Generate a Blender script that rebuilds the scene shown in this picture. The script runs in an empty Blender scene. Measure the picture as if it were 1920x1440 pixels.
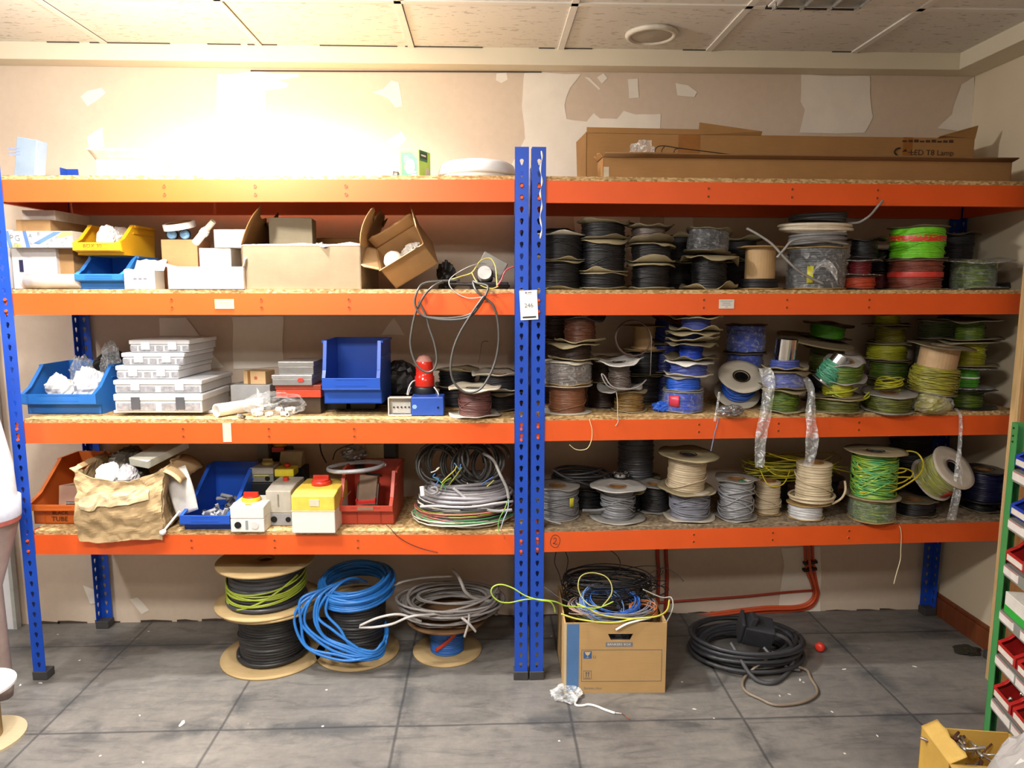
import bpy, math, random
from math import sin, cos, tan, atan, pi, radians, sqrt, hypot
from mathutils import Vector, Matrix, Euler, noise
rnd = random.Random(7)
SC = bpy.context.scene
COL = SC.collection

# ------------------------------------------------------------------ survey of the photograph
FP, PITCH, YAW, EYE = 1330.0, radians(7.5), radians(2.1), 1.48
CAM = Vector((0, 0, EYE))
FWD = Vector((sin(YAW)*cos(PITCH), cos(YAW)*cos(PITCH), -sin(PITCH)))
RGT = Vector((cos(YAW), -sin(YAW), 0))
UPV = RGT.cross(FWD)

def ray(px, py):
    return (FWD + RGT*((px-960)/FP) - UPV*((py-720)/FP)).normalized()
def hit(px, py, p0, n):
    d = ray(px, py)
    return CAM + d*((p0-CAM).dot(n)/d.dot(n))
def on_z(px, py, z):
    return hit(px, py, Vector((0, 0, z)), Vector((0, 0, 1)))
def mpp(P):
    return (Vector(P)-CAM).dot(FWD)/FP

class Bay:
    def __init__(s, F, sl, w, ang, dep=0.457):
        s.ang, s.w, s.dep = ang, w, dep
        s.O = Vector((F*sin(YAW)+sl*cos(YAW), F*cos(YAW)-sl*sin(YAW), 0))
        s.U = Vector((cos(ang), sin(ang), 0)); s.V = Vector((-sin(ang), cos(ang), 0))
    def pt(s, u, v, z): return s.O + s.U*u + s.V*v + Vector((0, 0, z))
    def pv(s, px, py, v): return hit(px, py, s.O+s.V*v, s.V)
    def col(s, px, v, z):
        # the point at depth v and height z that stands in column px
        lo, hi = -1.0, 3.5
        for _ in range(40):
            m = (lo+hi)/2; P = s.pt(m, v, z)-CAM
            if 960+FP*P.dot(RGT)/P.dot(FWD) < px: lo = m
            else: hi = m
        return s.pt(lo, v, z)
    def z(s, px, py, v): return s.pv(px, py, v).z
LB = Bay(2.549, -1.832, 1.890, -YAW)
RB = Bay(2.549, 0.071, 1.905, radians(1.8))
LZ = [1.881, 1.486, 1.016, 0.592]     # board tops, left bay, from the top
RZ = [1.878, 1.484, 1.024, 0.600]

# ------------------------------------------------------------------ mesh builder
class MB:
    def __init__(s): s.v, s.f, s.m, s.sm = [], [], [], []
    def add(s, vs, fs, mi=0, sm=False):
        b = len(s.v); s.v += [tuple(p) for p in vs]
        for f in fs: s.f.append([b+i for i in f]); s.m.append(mi); s.sm.append(sm)
        return s
    def box(s, x0, x1, y0, y1, z0, z1, mi=0, M=None):
        vs = [Vector((x, y, z)) for z in (z0, z1) for y in (y0, y1) for x in (x0, x1)]
        if M: vs = [M @ p for p in vs]
        return s.add(vs, [(0,2,3,1),(4,5,7,6),(0,1,5,4),(2,6,7,3),(0,4,6,2),(1,3,7,5)], mi)
    def lathe(s, prof, n=32, mi=0, c=(0,0,0), sm=True, closed=False, M=None, wob=None):
        vs = []
        for i, (r, z) in enumerate(prof):
            for k in range(n):
                a = 2*pi*k/n
                dr, dz = wob(i, a) if wob else (0, 0)
                p = Vector((c[0]+(r+dr)*cos(a), c[1]+(r+dr)*sin(a), c[2]+z+dz))
                vs.append(M @ p if M else p)
        m = len(prof); fs = []
        for i in range(m if closed else m-1):
            for k in range(n):
                j = (i+1) % m; q = (k+1) % n
                fs.append((i*n+k, i*n+q, j*n+q, j*n+k))
        if not closed:
            if prof[0][0] > 1e-6 and len(prof) > 1: pass
        return s.add(vs, fs, mi, sm)
    def cyl(s, r, z0, z1, n=28, mi=0, c=(0,0,0), M=None, r2=None):
        r2 = r if r2 is None else r2
        return s.lathe([(1e-5, z0), (r, z0), (r, z0), (r2, z1), (r2, z1), (1e-5, z1)], n, mi, c, False, M=M)
    def pipe(s, ro, ri, z0, z1, n=32, mi=0, c=(0,0,0), M=None):
        return s.lathe([(ri, z0), (ro, z0), (ro, z1), (ri, z1)], n, mi, c, False, True, M=M)
    def tube(s, pts, r, n=6, mi=0, closed=False, flat=1.0):
        P = [Vector(p) for p in pts]; m = len(P)
        if m < 2: return s
        T = []
        for i in range(m):
            a = P[(i-1) % m] if (closed or i > 0) else P[i]; b = P[(i+1) % m] if (closed or i < m-1) else P[i]
            t = b-a; T.append(t.normalized() if t.length > 1e-9 else Vector((0,0,1)))
        up = Vector((0,0,1)) if abs(T[0].z) < .9 else Vector((1,0,0))
        N = (up - T[0]*up.dot(T[0])).normalized(); vs = []
        for i in range(m):
            N = N - T[i]*N.dot(T[i]); N = N.normalized() if N.length > 1e-6 else T[i].orthogonal().normalized()
            Bn = T[i].cross(N)
            for k in range(n):
                a = 2*pi*k/n; vs.append(P[i] + N*(r*cos(a)) + Bn*(r*flat*sin(a)))
        fs = []
        for i in range(m if closed else m-1):
            j = (i+1) % m
            for k in range(n):
                q = (k+1) % n; fs.append((i*n+k, i*n+q, j*n+q, j*n+k))
        if not closed: fs += [tuple(range(n-1, -1, -1)), tuple(range((m-1)*n, m*n))]
        return s.add(vs, fs, mi, True)
    def prism(s, poly, fn, t0, t1, mi=0):
        n = len(poly); vs = [fn(a, b, t0) for a, b in poly] + [fn(a, b, t1) for a, b in poly]
        fs = [tuple(range(n-1, -1, -1)), tuple(range(n, 2*n))] + [(i, (i+1) % n, n+(i+1) % n, n+i) for i in range(n)]
        return s.add(vs, fs, mi)
    def slab(s, a, b, c, d, t, mi=0):
        # a four-cornered sheet of thickness t
        a, b, c, d = map(Vector, (a, b, c, d)); n = (b-a).cross(d-a).normalized()*(t/2)
        vs = [p-n for p in (a,b,c,d)] + [p+n for p in (a,b,c,d)]
        return s.add(vs, [(3,2,1,0),(4,5,6,7),(0,1,5,4),(1,2,6,5),(2,3,7,6),(3,0,4,7)], mi)
    def sheet(s, fn, nu, nv, t, mi=0, sm=True):
        # a bent sheet fn(a,b) with a, b in 0..1, thickness t
        g = [[Vector(fn(i/nu, j/nv)) for j in range(nv+1)] for i in range(nu+1)]
        top, bot = [], []
        for i in range(nu+1):
            for j in range(nv+1):
                du = g[min(i+1,nu)][j]-g[max(i-1,0)][j]; dv = g[i][min(j+1,nv)]-g[i][max(j-1,0)]
                n = du.cross(dv); n = n.normalized() if n.length > 1e-12 else Vector((0,0,1))
                top.append(g[i][j]+n*t/2); bot.append(g[i][j]-n*t/2)
        K = (nu+1)*(nv+1); ix = lambda i, j: i*(nv+1)+j; fs = []
        for i in range(nu):
            for j in range(nv):
                q = (ix(i,j), ix(i+1,j), ix(i+1,j+1), ix(i,j+1)); fs += [q, tuple(K+x for x in reversed(q))]
        for i in range(nu):
            fs += [(ix(i+1,0), ix(i,0), K+ix(i,0), K+ix(i+1,0)), (ix(i,nv), ix(i+1,nv), K+ix(i+1,nv), K+ix(i,nv))]
        for j in range(nv):
            fs += [(ix(0,j), ix(0,j+1), K+ix(0,j+1), K+ix(0,j)), (ix(nu,j+1), ix(nu,j), K+ix(nu,j), K+ix(nu,j+1))]
        return s.add(top+bot, fs, mi, sm)
    def build(s, name, mats, parent=None, loc=None, rz=0, rot=None, bev=0, kind=None, recentre=False):
        if not isinstance(mats, (list, tuple)): mats = [mats]
        if recentre:
            n = len(s.v); lo = min(p[2] for p in s.v)
            c = Vector((sum(p[0] for p in s.v)/n, sum(p[1] for p in s.v)/n, lo))
            s.v = [tuple(Vector(p)-c) for p in s.v]; loc = c
        me = bpy.data.meshes.new(name); me.from_pydata(s.v, [], s.f)
        for m in mats: me.materials.append(m)
        me.polygons.foreach_set('material_index', s.m); me.polygons.foreach_set('use_smooth', s.sm); me.update()
        o = bpy.data.objects.new(name, me); COL.objects.link(o)
        if parent: o.parent = parent
        if loc is not None: o.location = loc
        if rot: o.rotation_euler = rot
        elif rz: o.rotation_euler = (0, 0, rz)
        if bev:
            b = o.modifiers.new('Bevel', 'BEVEL'); b.width = bev; b.segments = 2; b.limit_method = 'ANGLE'; b.angle_limit = radians(50)
        if kind: o['kind'] = kind
        return o

def tag(o, label, cat, group=None):
    o['label'] = label; o['category'] = cat
    if group: o['group'] = group
    return o
def thing(name, label, cat, loc, rz=0, group=None, rot=None):
    o = bpy.data.objects.new(name, None); o.empty_display_size = .05; COL.objects.link(o)
    o.location = loc; o.rotation_euler = rot if rot else (0, 0, rz)
    return tag(o, label, cat, group)
def struct(mb, name, mats, **k): return mb.build(name, mats, kind='structure', **k)

def smooth(pts, sub=6, closed=False):
    P = [Vector(p) for p in pts]; n = len(P); out = []
    for i in range(n if closed else n-1):
        p0 = P[(i-1) % n] if (closed or i > 0) else P[i]; p1 = P[i]; p2 = P[(i+1) % n]
        p3 = P[(i+2) % n] if (closed or i+2 < n) else P[(i+1) % n]
        for k in range(sub):
            t = k/sub; a = t*t; b = a*t
            out.append(.5*((2*p1) + (p2-p0)*t + (2*p0-5*p1+4*p2-p3)*a + (3*p1-p0-3*p2+p3)*b))
    if not closed: out.append(P[-1])
    return out

def coil_pts(R, turns, h, jit=.12, sx=1, sy=1, per=18, seed=0, tilt=0, r0=None, pack=None):
    # one length of cable laid round and round
    q = random.Random(seed); pts = []; cx = cy = 0; rr = R; tl = tp = 0
    n = int(turns*per)
    ks = [(q.uniform(1-jit, 1+jit*.4), q.uniform(-1,1)*jit*.35*R, q.uniform(-1,1)*jit*.35*R, q.uniform(-1,1)*tilt, q.uniform(0,6.28), q.uniform(0,1)) for _ in range(int(turns)+3)]
    for i in range(n+1):
        t = i/per; k = int(t); f = t-k; f = f*f*(3-2*f); A, B = ks[k], ks[k+1]
        L = [A[j]+(B[j]-A[j])*f for j in range(6)]
        a = 2*pi*t; r = R*L[0]
        z = h*(i/n*.6+.4*L[5]) if pack is None else h*L[5]
        pts.append(Vector((sx*r*cos(a)+L[1], sy*r*sin(a)+L[2], z + L[3]*sin(a+L[4]))))
    return pts

def blob(rx, ry, rz, amp, seed, nu=28, nv=18, flat=True, sq=1.0):
    vs, fs = [], []
    for i in range(nv+1):
        b = -pi/2+pi*i/nv
        for k in range(nu):
            a = 2*pi*k/nu
            p = Vector((cos(a)*cos(b), sin(a)*cos(b), sin(b)))
            w = noise.noise(p*1.7+Vector((seed*3.1, 0, 0)))*.7+noise.noise(p*4.3+Vector((0, seed*1.7, 0)))*.5+noise.noise(p*9+Vector((0, 0, seed)))*.25
            q = p*(1+amp*w)
            z = q.z*rz
            if flat: z = max(z, -rz*.75)+rz*.75
            vs.append((q.x*rx, q.y*ry, z))
    for i in range(nv):
        for k in range(nu):
            q = (k+1) % nu; fs.append((i*nu+k, i*nu+q, (i+1)*nu+q, (i+1)*nu+k))
    m = MB(); m.add(vs, fs, 0, False); return m

# ------------------------------------------------------------------ materials
def hx(h):
    h = h.lstrip('#'); c = [int(h[i:i+2], 16)/255 for i in (0, 2, 4)]
    return tuple((x/12.92 if x <= .04045 else ((x+.055)/1.055)**2.4) for x in c)+(1,)
_M = {}
class NT:
    def __init__(s, name):
        s.m = bpy.data.materials.new(name); s.m.use_nodes = True; s.t = s.m.node_tree; s.t.nodes.clear()
        s.out = s.n('ShaderNodeOutputMaterial'); s.b = s.n('ShaderNodeBsdfPrincipled'); s.l(s.b, 0, s.out, 0)
        s.co = s.n('ShaderNodeTexCoord')
    def n(s, ty, **k):
        o = s.t.nodes.new(ty)
        for a, b in k.items(): setattr(o, a, b)
        return o
    def l(s, a, ai, b, bi): s.t.links.new(a.outputs[ai], b.inputs[bi])
    def noise(s, scale, detail=3, rough=.5, vec=None, dist=0):
        o = s.n('ShaderNodeTexNoise'); o.inputs['Scale'].default_value = scale; o.inputs['Detail'].default_value = detail
        o.inputs['Roughness'].default_value = rough; o.inputs['Distortion'].default_value = dist
        if vec: s.l(vec[0], vec[1], o, 'Vector')
        else: s.l(s.co, 'Object', o, 'Vector')
        return o
    def map(s, scale, rot=(0,0,0)):
        o = s.n('ShaderNodeMapping'); o.inputs['Scale'].default_value = scale; o.inputs['Rotation'].default_value = rot
        s.l(s.co, 'Object', o, 'Vector'); return o
    def ramp(s, src, si, stops, interp='LINEAR'):
        o = s.n('ShaderNodeValToRGB'); s.l(src, si, o, 0); e = o.color_ramp.elements; o.color_ramp.interpolation = interp
        while len(e) < len(stops): e.new(.5)
        for x, (p, c) in zip(e, stops): x.position = p; x.color = c if len(c) == 4 else tuple(c)+(1,)
        return o
    def mix(s, a, b, fac=.5, mode='MIX'):
        o = s.n('ShaderNodeMix', data_type='RGBA', blend_type=mode)
        for v, i in ((fac, 0), (a, 6), (b, 7)):
            if isinstance(v, tuple) and not isinstance(v[0], (int, float)): s.l(v[0], v[1], o, i)
            else: o.inputs[i].default_value = v
        return o
    def math(s, op, a, b=0):
        o = s.n('ShaderNodeMath', operation=op)
        for v, i in ((a, 0), (b, 1)):
            if isinstance(v, tuple): s.l(v[0], v[1], o, i)
            else: o.inputs[i].default_value = v
        return o
    def bump(s, src, si, strength, dist=.002):
        o = s.n('ShaderNodeBump'); o.inputs['Strength'].default_value = strength; o.inputs['Distance'].default_value = dist
        s.l(src, si, o, 'Height'); s.l(o, 0, s.b, 'Normal')
    def set(s, rough=.5, metal=0, spec=None):
        s.b.inputs['Roughness'].default_value = rough; s.b.inputs['Metallic'].default_value = metal
        if spec is not None: s.b.inputs['Specular IOR Level'].default_value = spec
def sc(c, k): return (c[0]*k, c[1]*k, c[2]*k, 1)

def mat(h, rough=.5, metal=0, var=.12, vs=25, bump=0, spec=None):
    key = ('p', h, rough, metal, var, vs, bump)
    if key in _M: return _M[key]
    t = NT('surface_'+h.strip('#')); c = hx(h)
    nz = t.noise(vs, 4, .6)
    rp = t.ramp(nz, 0, [(.3, sc(c, 1-var)), (.7, sc(c, 1+var))]); t.l(rp, 0, t.b, 'Base Color')
    t.set(rough, metal, spec)
    if bump: t.bump(nz, 0, bump)
    _M[key] = t.m; return t.m
def cardboard(h='#a98154', var=.16):
    key = ('c', h)
    if key in _M: return _M[key]
    t = NT('cardboard_'+h.strip('#')); c = hx(h)
    a = t.noise(7, 5, .6); mp = t.map((4, 60, 140)); b = t.noise(3, 2, .5, (mp, 0))
    r1 = t.ramp(a, 0, [(.25, sc(c, 1-var)), (.75, sc(c, 1+var))]); r2 = t.ramp(b, 0, [(.3, (.93,.93,.93,1)), (.7, (1,1,1,1))])
    m = t.mix((r1, 0), (r2, 0), 1.0, 'MULTIPLY'); t.l(m, 2, t.b, 'Base Color'); t.set(.85, 0, .2)
    t.bump(a, 0, .25, .004); _M[key] = t.m; return t.m
def wire2(h1, h2, sz=38, amt=.5):
    # insulation with two colours twisted along it
    key = ('w', h1, h2, sz, amt)
    if key in _M: return _M[key]
    t = NT('wire_'+h1.strip('#')); mp = t.map((9, 9, sz*4)); n = t.noise(2.2, 2, .5, (mp, 0)); n2 = t.noise(60, 2)
    a, b = hx(h1), hx(h2)
    r = t.ramp(n, 0, [(max(0, amt-.1), a), (min(1, amt+.1), b)])
    r2 = t.ramp(n2, 0, [(.3, (.8,.8,.8,1)), (.7, (1,1,1,1))]); m = t.mix((r, 0), (r2, 0), 1.0, 'MULTIPLY')
    t.l(m, 2, t.b, 'Base Color'); t.set(.38); _M[key] = t.m; return t.m
def film(alpha=.22, h='#e8ecee', rough=.12):
    key = ('f', alpha, h)
    if key in _M: return _M[key]
    t = NT('clear_film'); c = hx(h); t.b.inputs['Base Color'].default_value = c; t.set(rough)
    n = t.noise(30, 5, .65, None, 1.5); r = t.ramp(n, 0, [(.42, (alpha*.45,)*3+(1,)), (.62, (min(1, alpha*1.9),)*3+(1,))])
    t.l(r, 0, t.b, 'Alpha'); t.bump(n, 0, .7, .008); _M[key] = t.m; return t.m

def wrap(a=.10, h='#e8ecee'):
    key = ('wr', a, h)
    if key in _M: return _M[key]
    t = NT('clear_wrap'); t.b.inputs['Base Color'].default_value = hx(h); t.set(.14)
    tr = t.n('ShaderNodeBsdfTransparent'); mx = t.n('ShaderNodeMixShader'); n = t.noise(34, 4, .6, None, 2.0)
    r = t.ramp(n, 0, [(.5, (a*.5,)*3+(1,)), (.68, (min(1, a*3.2),)*3+(1,))]); lw = t.n('ShaderNodeLayerWeight'); lw.inputs[0].default_value = .25
    f = t.math('MULTIPLY', (lw, 1), .35); f2 = t.math('ADD', (f, 0), (r, 0)); t.l(f2, 0, mx, 0); t.l(tr, 0, mx, 1); t.l(t.b, 0, mx, 2); t.l(mx, 0, t.out, 0)
    t.bump(n, 0, .5, .006); _M[key] = t.m; return t.m
def floor_mat():
    t = NT('grey_floor_tiles'); co = t.n('ShaderNodeTexCoord'); sp = t.n('ShaderNodeSeparateXYZ'); t.l(co, 'Object', sp, 0)
    wv = t.noise(3.0, 3)
    def joint(ax, off, wid):
        j = t.math('MULTIPLY_ADD', (wv, 0), .012); j.inputs[2].default_value = -off+60-.006
        a = t.math('ADD', (sp, ax), (j, 0)); b = t.math('MODULO', (a, 0), .6); c = t.math('SUBTRACT', (b, 0), .3); d = t.math('ABSOLUTE', (c, 0))
        return t.ramp(d, 0, [(.3-wid*1.6, (0,0,0,1)), (.3-wid*.5, (1,1,1,1))])
    jx, jy = joint(0, -.31, .004), joint(1, 2.27, .004)
    jj = t.math('MAXIMUM', (jx, 0), (jy, 0))
    sx, sy = joint(0, -.31, .05), joint(1, 2.27, .05); sj = t.math('MAXIMUM', (sx, 0), (sy, 0))
    big = t.noise(1.7, 6, .62); fine = t.noise(26, 6, .7); mp = t.map((1.2, 5.5, 1), (0, 0, .5)); strk = t.noise(3.4, 6, .7, (mp, 0), 1.2)
    base = t.ramp(big, 0, [(.25, hx('#62605f')), (.5, hx('#777470')), (.78, hx('#89857f'))])
    f2 = t.ramp(fine, 0, [(.25, (.78,.78,.8,1)), (.7, (1.06,1.05,1.03,1))]); m1 = t.mix((base, 0), (f2, 0), 1.0, 'MULTIPLY')
    s2 = t.ramp(strk, 0, [(.33, (.62,.63,.65,1)), (.5, (1,1,1,1)), (.72, (1.12,1.11,1.1,1))]); m2 = t.mix((m1, 2), (s2, 0), .85, 'MULTIPLY')
    sm = t.noise(5, 5, .6); smr = t.ramp(sm, 0, [(.47, (0,0,0,1)), (.6, (1,1,1,1))]); sf = t.math('MULTIPLY', (sj, 0), (smr, 0)); sf2 = t.math('MULTIPLY', (sf, 0), .65)
    m3 = t.mix((m2, 2), hx('#3c4044'), (sf2, 0)); jf = t.math('MULTIPLY', (jj, 0), .75); m4 = t.mix((m3, 2), hx('#303236'), (jf, 0))
    vo = t.n('ShaderNodeTexVoronoi'); vo.inputs['Scale'].default_value = 9; t.l(t.co, 'Object', vo, 'Vector'); wp = t.ramp(vo, 0, [(.035, (1,1,1,1)), (.05, (0,0,0,1))])
    m5 = t.mix((m4, 2), hx('#cfc9bd'), (wp, 0)); t.l(m5, 2, t.b, 'Base Color')
    rr = t.ramp(big, 0, [(.3, (.38,)*3+(1,)), (.7, (.6,)*3+(1,))]); t.l(rr, 0, t.b, 'Roughness'); t.bump(fine, 0, .18, .003); return t.m
def wall_mat():
    t = NT('bare_plasterboard'); a = t.noise(1.1, 5, .55); b = t.noise(40, 3)
    r = t.ramp(a, 0, [(.3, hx('#cdbaa7')), (.7, hx('#d8c7b5'))]); r2 = t.ramp(b, 0, [(.3, (.95,.95,.95,1)), (.7, (1,1,1,1))])
    m = t.mix((r, 0), (r2, 0), 1.0, 'MULTIPLY')
    sp = t.noise(16, 6, .7); s2 = t.ramp(sp, 0, [(.70, (1,1,1,1)), (.77, (.78,.75,.7,1))]); m2 = t.mix((m, 2), (s2, 0), .6, 'MULTIPLY')
    t.l(m2, 2, t.b, 'Base Color'); t.set(.75, 0, .3); t.bump(b, 0, .06, .002); return t.m
def ceil_mat():
    t = NT('fissured_ceiling_tile'); mp = t.map((9, 30, 1), (0, 0, .45)); n = t.noise(3.0, 2, .5, (mp, 0), .6); n2 = t.noise(9, 3)
    g = t.noise(1.3, 3); f = t.ramp(n, 0, [(.615, (1,1,1,1)), (.66, (.66,.63,.6,1))]); c = t.ramp(g, 0, [(.3, hx('#dfd9d0')), (.7, hx('#e8e3da'))])
    m = t.mix((c, 0), (f, 0), .9, 'MULTIPLY'); t.l(m, 2, t.b, 'Base Color'); t.set(.9, 0, .2); t.bump(n, 0, -.3, .004); return t.m
def chip_mat(dusty=False):
    t = NT('chipboard'); vo = t.n('ShaderNodeTexVoronoi'); vo.inputs['Scale'].default_value = 90
    mp = t.map((1, 1, 2.2), (0, 0, .4)); t.l(mp, 0, vo, 'Vector'); n = t.noise(5, 4)
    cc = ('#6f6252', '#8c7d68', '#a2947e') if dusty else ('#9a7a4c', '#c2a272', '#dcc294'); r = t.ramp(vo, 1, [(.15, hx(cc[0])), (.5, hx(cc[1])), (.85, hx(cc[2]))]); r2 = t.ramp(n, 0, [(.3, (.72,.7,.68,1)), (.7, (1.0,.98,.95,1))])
    m = t.mix((r, 0), (r2, 0), 1.0, 'MULTIPLY'); t.l(m, 2, t.b, 'Base Color'); t.set(.8, 0, .2); t.bump(vo, 0, .15); return t.m
def wood_mat(h, rot=0):
    key = ('wd', h)
    if key in _M: return _M[key]
    t = NT('wood_'+h.strip('#')); c = hx(h); mp = t.map((18, 18, 1.2)); n = t.noise(2.5, 5, .6, (mp, 0), .8)
    r = t.ramp(n, 0, [(.3, sc(c, .72)), (.7, sc(c, 1.15))]); t.l(r, 0, t.b, 'Base Color'); t.set(.5); _M[key] = t.m; return t.m

ORANGE = mat('#dd581f', .42, 0, .05, 6)
BLUE = mat('#1848b4', .38, 0, .06, 8)
CHIP = chip_mat(); CHIPD = chip_mat(True); FLOORM = floor_mat(); WALLM = wall_mat(); FILLER = mat('#e9e1d5', .8, 0, .05, 9)
CREAM = mat('#ddd3bd', .6, 0, .04, 3); CEILM = ceil_mat(); TEE = mat('#e6e1d8', .5, 0, .03)
BLACK = mat('#17171a', .45, 0, .2, 30); RUBBER = mat('#3b3a3c', .7, 0, .15)
WHITE = mat('#e4e2de', .4, 0, .03); PAPER = mat('#ecebe8', .6, 0, .02); GREY = mat('#8e9094', .5, 0, .08)
CARD = cardboard('#b08a5e'); CARDL = cardboard('#c9a97e'); CARDG = cardboard('#9c9078'); CARDD = cardboard('#8a6238'); CARDW = cardboard('#cfc8ba', .08)
INK = mat('#22202a', .6, 0, .1); INKB = mat('#3d5f92', .7, 0, .08); METAL = mat('#b9bcc0', .25, 1, .05); CHROME = mat('#d5d6da', .12, 1, .02)
DARKHOLE = mat('#08080a', .9, 0, .05); FILM = wrap(.07); FILMH = wrap(.26)
YG = wire2('#a9b52a', '#4f7a2b', 38, .42); GY = wire2('#9dbb35', '#3f9b62', 30, .5); YEL = wire2('#cdb92c', '#8fa233', 20, .62); LIME = mat('#72c92a', .4, 0, .15, 60)

def text(s, size, m, parent, loc, rot=(pi/2, 0, 0), ext=.0002, name='printed_text', sx=1, align='CENTER'):
    cu = bpy.data.curves.new(name, 'FONT'); cu.body = s; cu.size = size; cu.extrude = ext; cu.align_x = align; cu.align_y = 'CENTER'; cu.resolution_u = 3
    o = bpy.data.objects.new(name, cu); COL.objects.link(o); bpy.context.view_layer.update()
    me = bpy.data.meshes.new_from_object(o.evaluated_get(bpy.context.evaluated_depsgraph_get()))
    bpy.data.objects.remove(o); me.materials.clear(); me.materials.append(m)
    r = bpy.data.objects.new(name, me); COL.objects.link(r); r.parent = parent; r.location = loc; r.rotation_euler = rot; r.scale = (sx, 1, 1)
    return r
# ================================================================== THE ROOM
WY, WX, CZ, SZ = 3.085, 2.082, 2.441, 2.382
m = MB(); m.box(-4.2, WX, -2.6, WY, -.05, 0); struct(m, 'floor', FLOORM)
WP, WN = Vector((0, WY, 0)), Vector((0, 1, 0))
m = MB(); m.box(-4.2, WX+.1, WY, WY+.1, 0, 2.6)
def patch(mb, poly, lift=.0006, mi=1, fine=5, wob=.008, seed=0):
    P = [hit(x, y, WP, WN) for x, y in poly]; n = len(P); pts = []
    for i in range(n):
        a, b = P[i], P[(i+1) % n]
        for k in range(fine):
            p = a+(b-a)*(k/fine); w = noise.noise_vector(p*9+Vector((seed, 0, 0)))*wob
            pts.append(Vector((p.x+w.x, WY-lift, p.z+w.z)))
    mb.add(pts, [tuple(range(len(pts)))], mi)
PATCH = [[(150,181),(165,168),(190,163),(198,172),(180,190),(165,200)], [(163,258),(196,238),(195,275),(168,282)],
 [(406,137),(555,137),(560,143),(522,149),(541,156),(538,163),(500,170),(500,335),(410,335)],
 [(700,172),(720,165),(735,150),(748,154),(755,198),(742,201),(728,183)], [(722,264),(750,245),(762,262),(742,281)],
 [(931,140),(950,137),(953,150),(940,157),(929,152)],
 [(985,138),(1090,138),(1068,165),(1058,200),(1062,222),(1100,230),(1112,213),(1125,224),(1158,224),(1172,208),(1195,215),(1240,212),(1241,350),(935,350),(985,262),(978,200)],
 [(1094,142),(1103,144),(1126,168),(1122,170)], [(1120,146),(1132,138),(1140,148),(1130,158)], [(1176,148),(1196,148),(1198,182),(1178,184)], [(1268,156),(1290,160),(1305,174),(1300,182),(1272,178)],
 [(1502,142),(1630,142),(1629,170),(1636,220),(1620,250),(1497,250),(1510,204),(1500,188)], [(1755,244),(1786,215),(1800,160),(1824,146),(1824,250)],
 [(1466,1026),(1538,1026),(1538,1150),(1455,1150),(1470,1062)], [(243,1122),(256,1118),(281,1145),(268,1153)], [(157,1098),(176,1104),(181,1130),(168,1133)],
 [(716,628),(738,598),(760,628)], [(436,594),(532,594),(530,690),(440,690)], [(1075,404),(1200,404),(1198,452),(1078,452)], [(1243,404),(1300,404),(1300,452),(1243,452)], [(300,596),(350,596),(420,690),(300,700)]]
for i, p in enumerate(PATCH): patch(m, p, .0006+.00015*i, 1, 6, .010, i)
for i in range(26):      # crumbled edge of the board along the floor
    x = 60+i*64+17*sin(i*5); y = 1169.5-.0145*x; L_ = 52+20*sin(i*3); patch(m, [(x, y-1.5-2.5*abs(sin(i*2.3))), (x+L_*.4, y-4), (x+L_, y-1.2-.0145*L_), (x+L_, y+5), (x, y+5)], .0005, 2, 5, .006, 40+i)
patch(m, [(470,131.5),(1015,134.5),(1015,137),(470,134.5)], .0045, 2, 3, .002)
struct(m, 'wall_back', [WALLM, FILLER, mat('#4a3f36', .9)])
m = MB(); m.box(WX, WX+.1, -2.6, WY, 0, 2.6); struct(m, 'wall_right', mat('#dccdb2', .7, 0, .05, 2))
m = MB(); m.box(-4.3, -4.2, -2.6, WY, 0, 2.6); struct(m, 'wall_left', mat('#d8d0c4', .7, 0, .04, 2))
m = MB(); m.box(-4.2, WX, -2.7, -2.6, 0, 2.6); struct(m, 'wall_front', mat('#cfc4b2', .7, 0, .04, 2))
# bulkhead that carries the ceiling edge
m = MB(); m.box(-4.2, WX, WY-.088, WY, SZ, CZ+.1); m.box(WX-.13, WX, -2.6, WY-.088, SZ, CZ+.1); struct(m, 'trim_1', CREAM, bev=.003)
# ceiling: tiles and the tee grid
m = MB(); m.box(-4.2, WX-.13, -2.6, WY-.088, CZ+.006, CZ+.05)
for k in range(-8, 4):
    x = .307+.6*k
    if -4.2 < x < WX-.13: m.box(x-.012, x+.012, -2.6, WY-.088, CZ, CZ+.006, 1); m.box(x+.012, x+.0145, -2.6, WY-.088, CZ+.0045, CZ+.0061, 2)
for k in range(9):
    y = 2.545-.6*k; m.box(-4.2, WX-.13, y-.012, y+.012, CZ, CZ+.0058, 1); m.box(-4.2, WX-.13, y+.012, y+.0145, CZ+.0045, CZ+.0062, 2)
for px0, px1 in ((90, 150), (170, 320), (390, 452), (465, 520), (600, 745), (760, 905), (1010, 1040), (1056, 1110), (1280, 1325), (1560, 1610)):
    a = Bay.pv; P = hit(px0, 96, Vector((0, WY-.089, 0)), WN); Q = hit(px1, 96, Vector((0, WY-.089, 0)), WN); m.box(P.x, Q.x, WY-.094, WY-.088, CZ+.003, CZ+.0063, 2)
struct(m, 'ceiling', [CEILM, TEE, mat('#4c463e', .9)])
# skirting on the right wall, door frame and door beyond the bay
m = MB(); m.box(WX-.02, WX, 2.62, WY, 0, .085); m.box(WX-.014, WX, 2.62, WY, .085, .1); struct(m, 'baseboard_right', wood_mat('#7a3f20'), bev=.003)
d = MB(); d.box(1.926, 1.955, .66, 2.455, 0, 2.3); dr = struct(d, 'door_1', wood_mat('#8a5f36'))
m = MB(); m.box(1.913, WX, 2.455, 2.492, 0, 2.3); struct(m, 'trim_2', wood_mat('#c9a877'), bev=.003)
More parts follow.
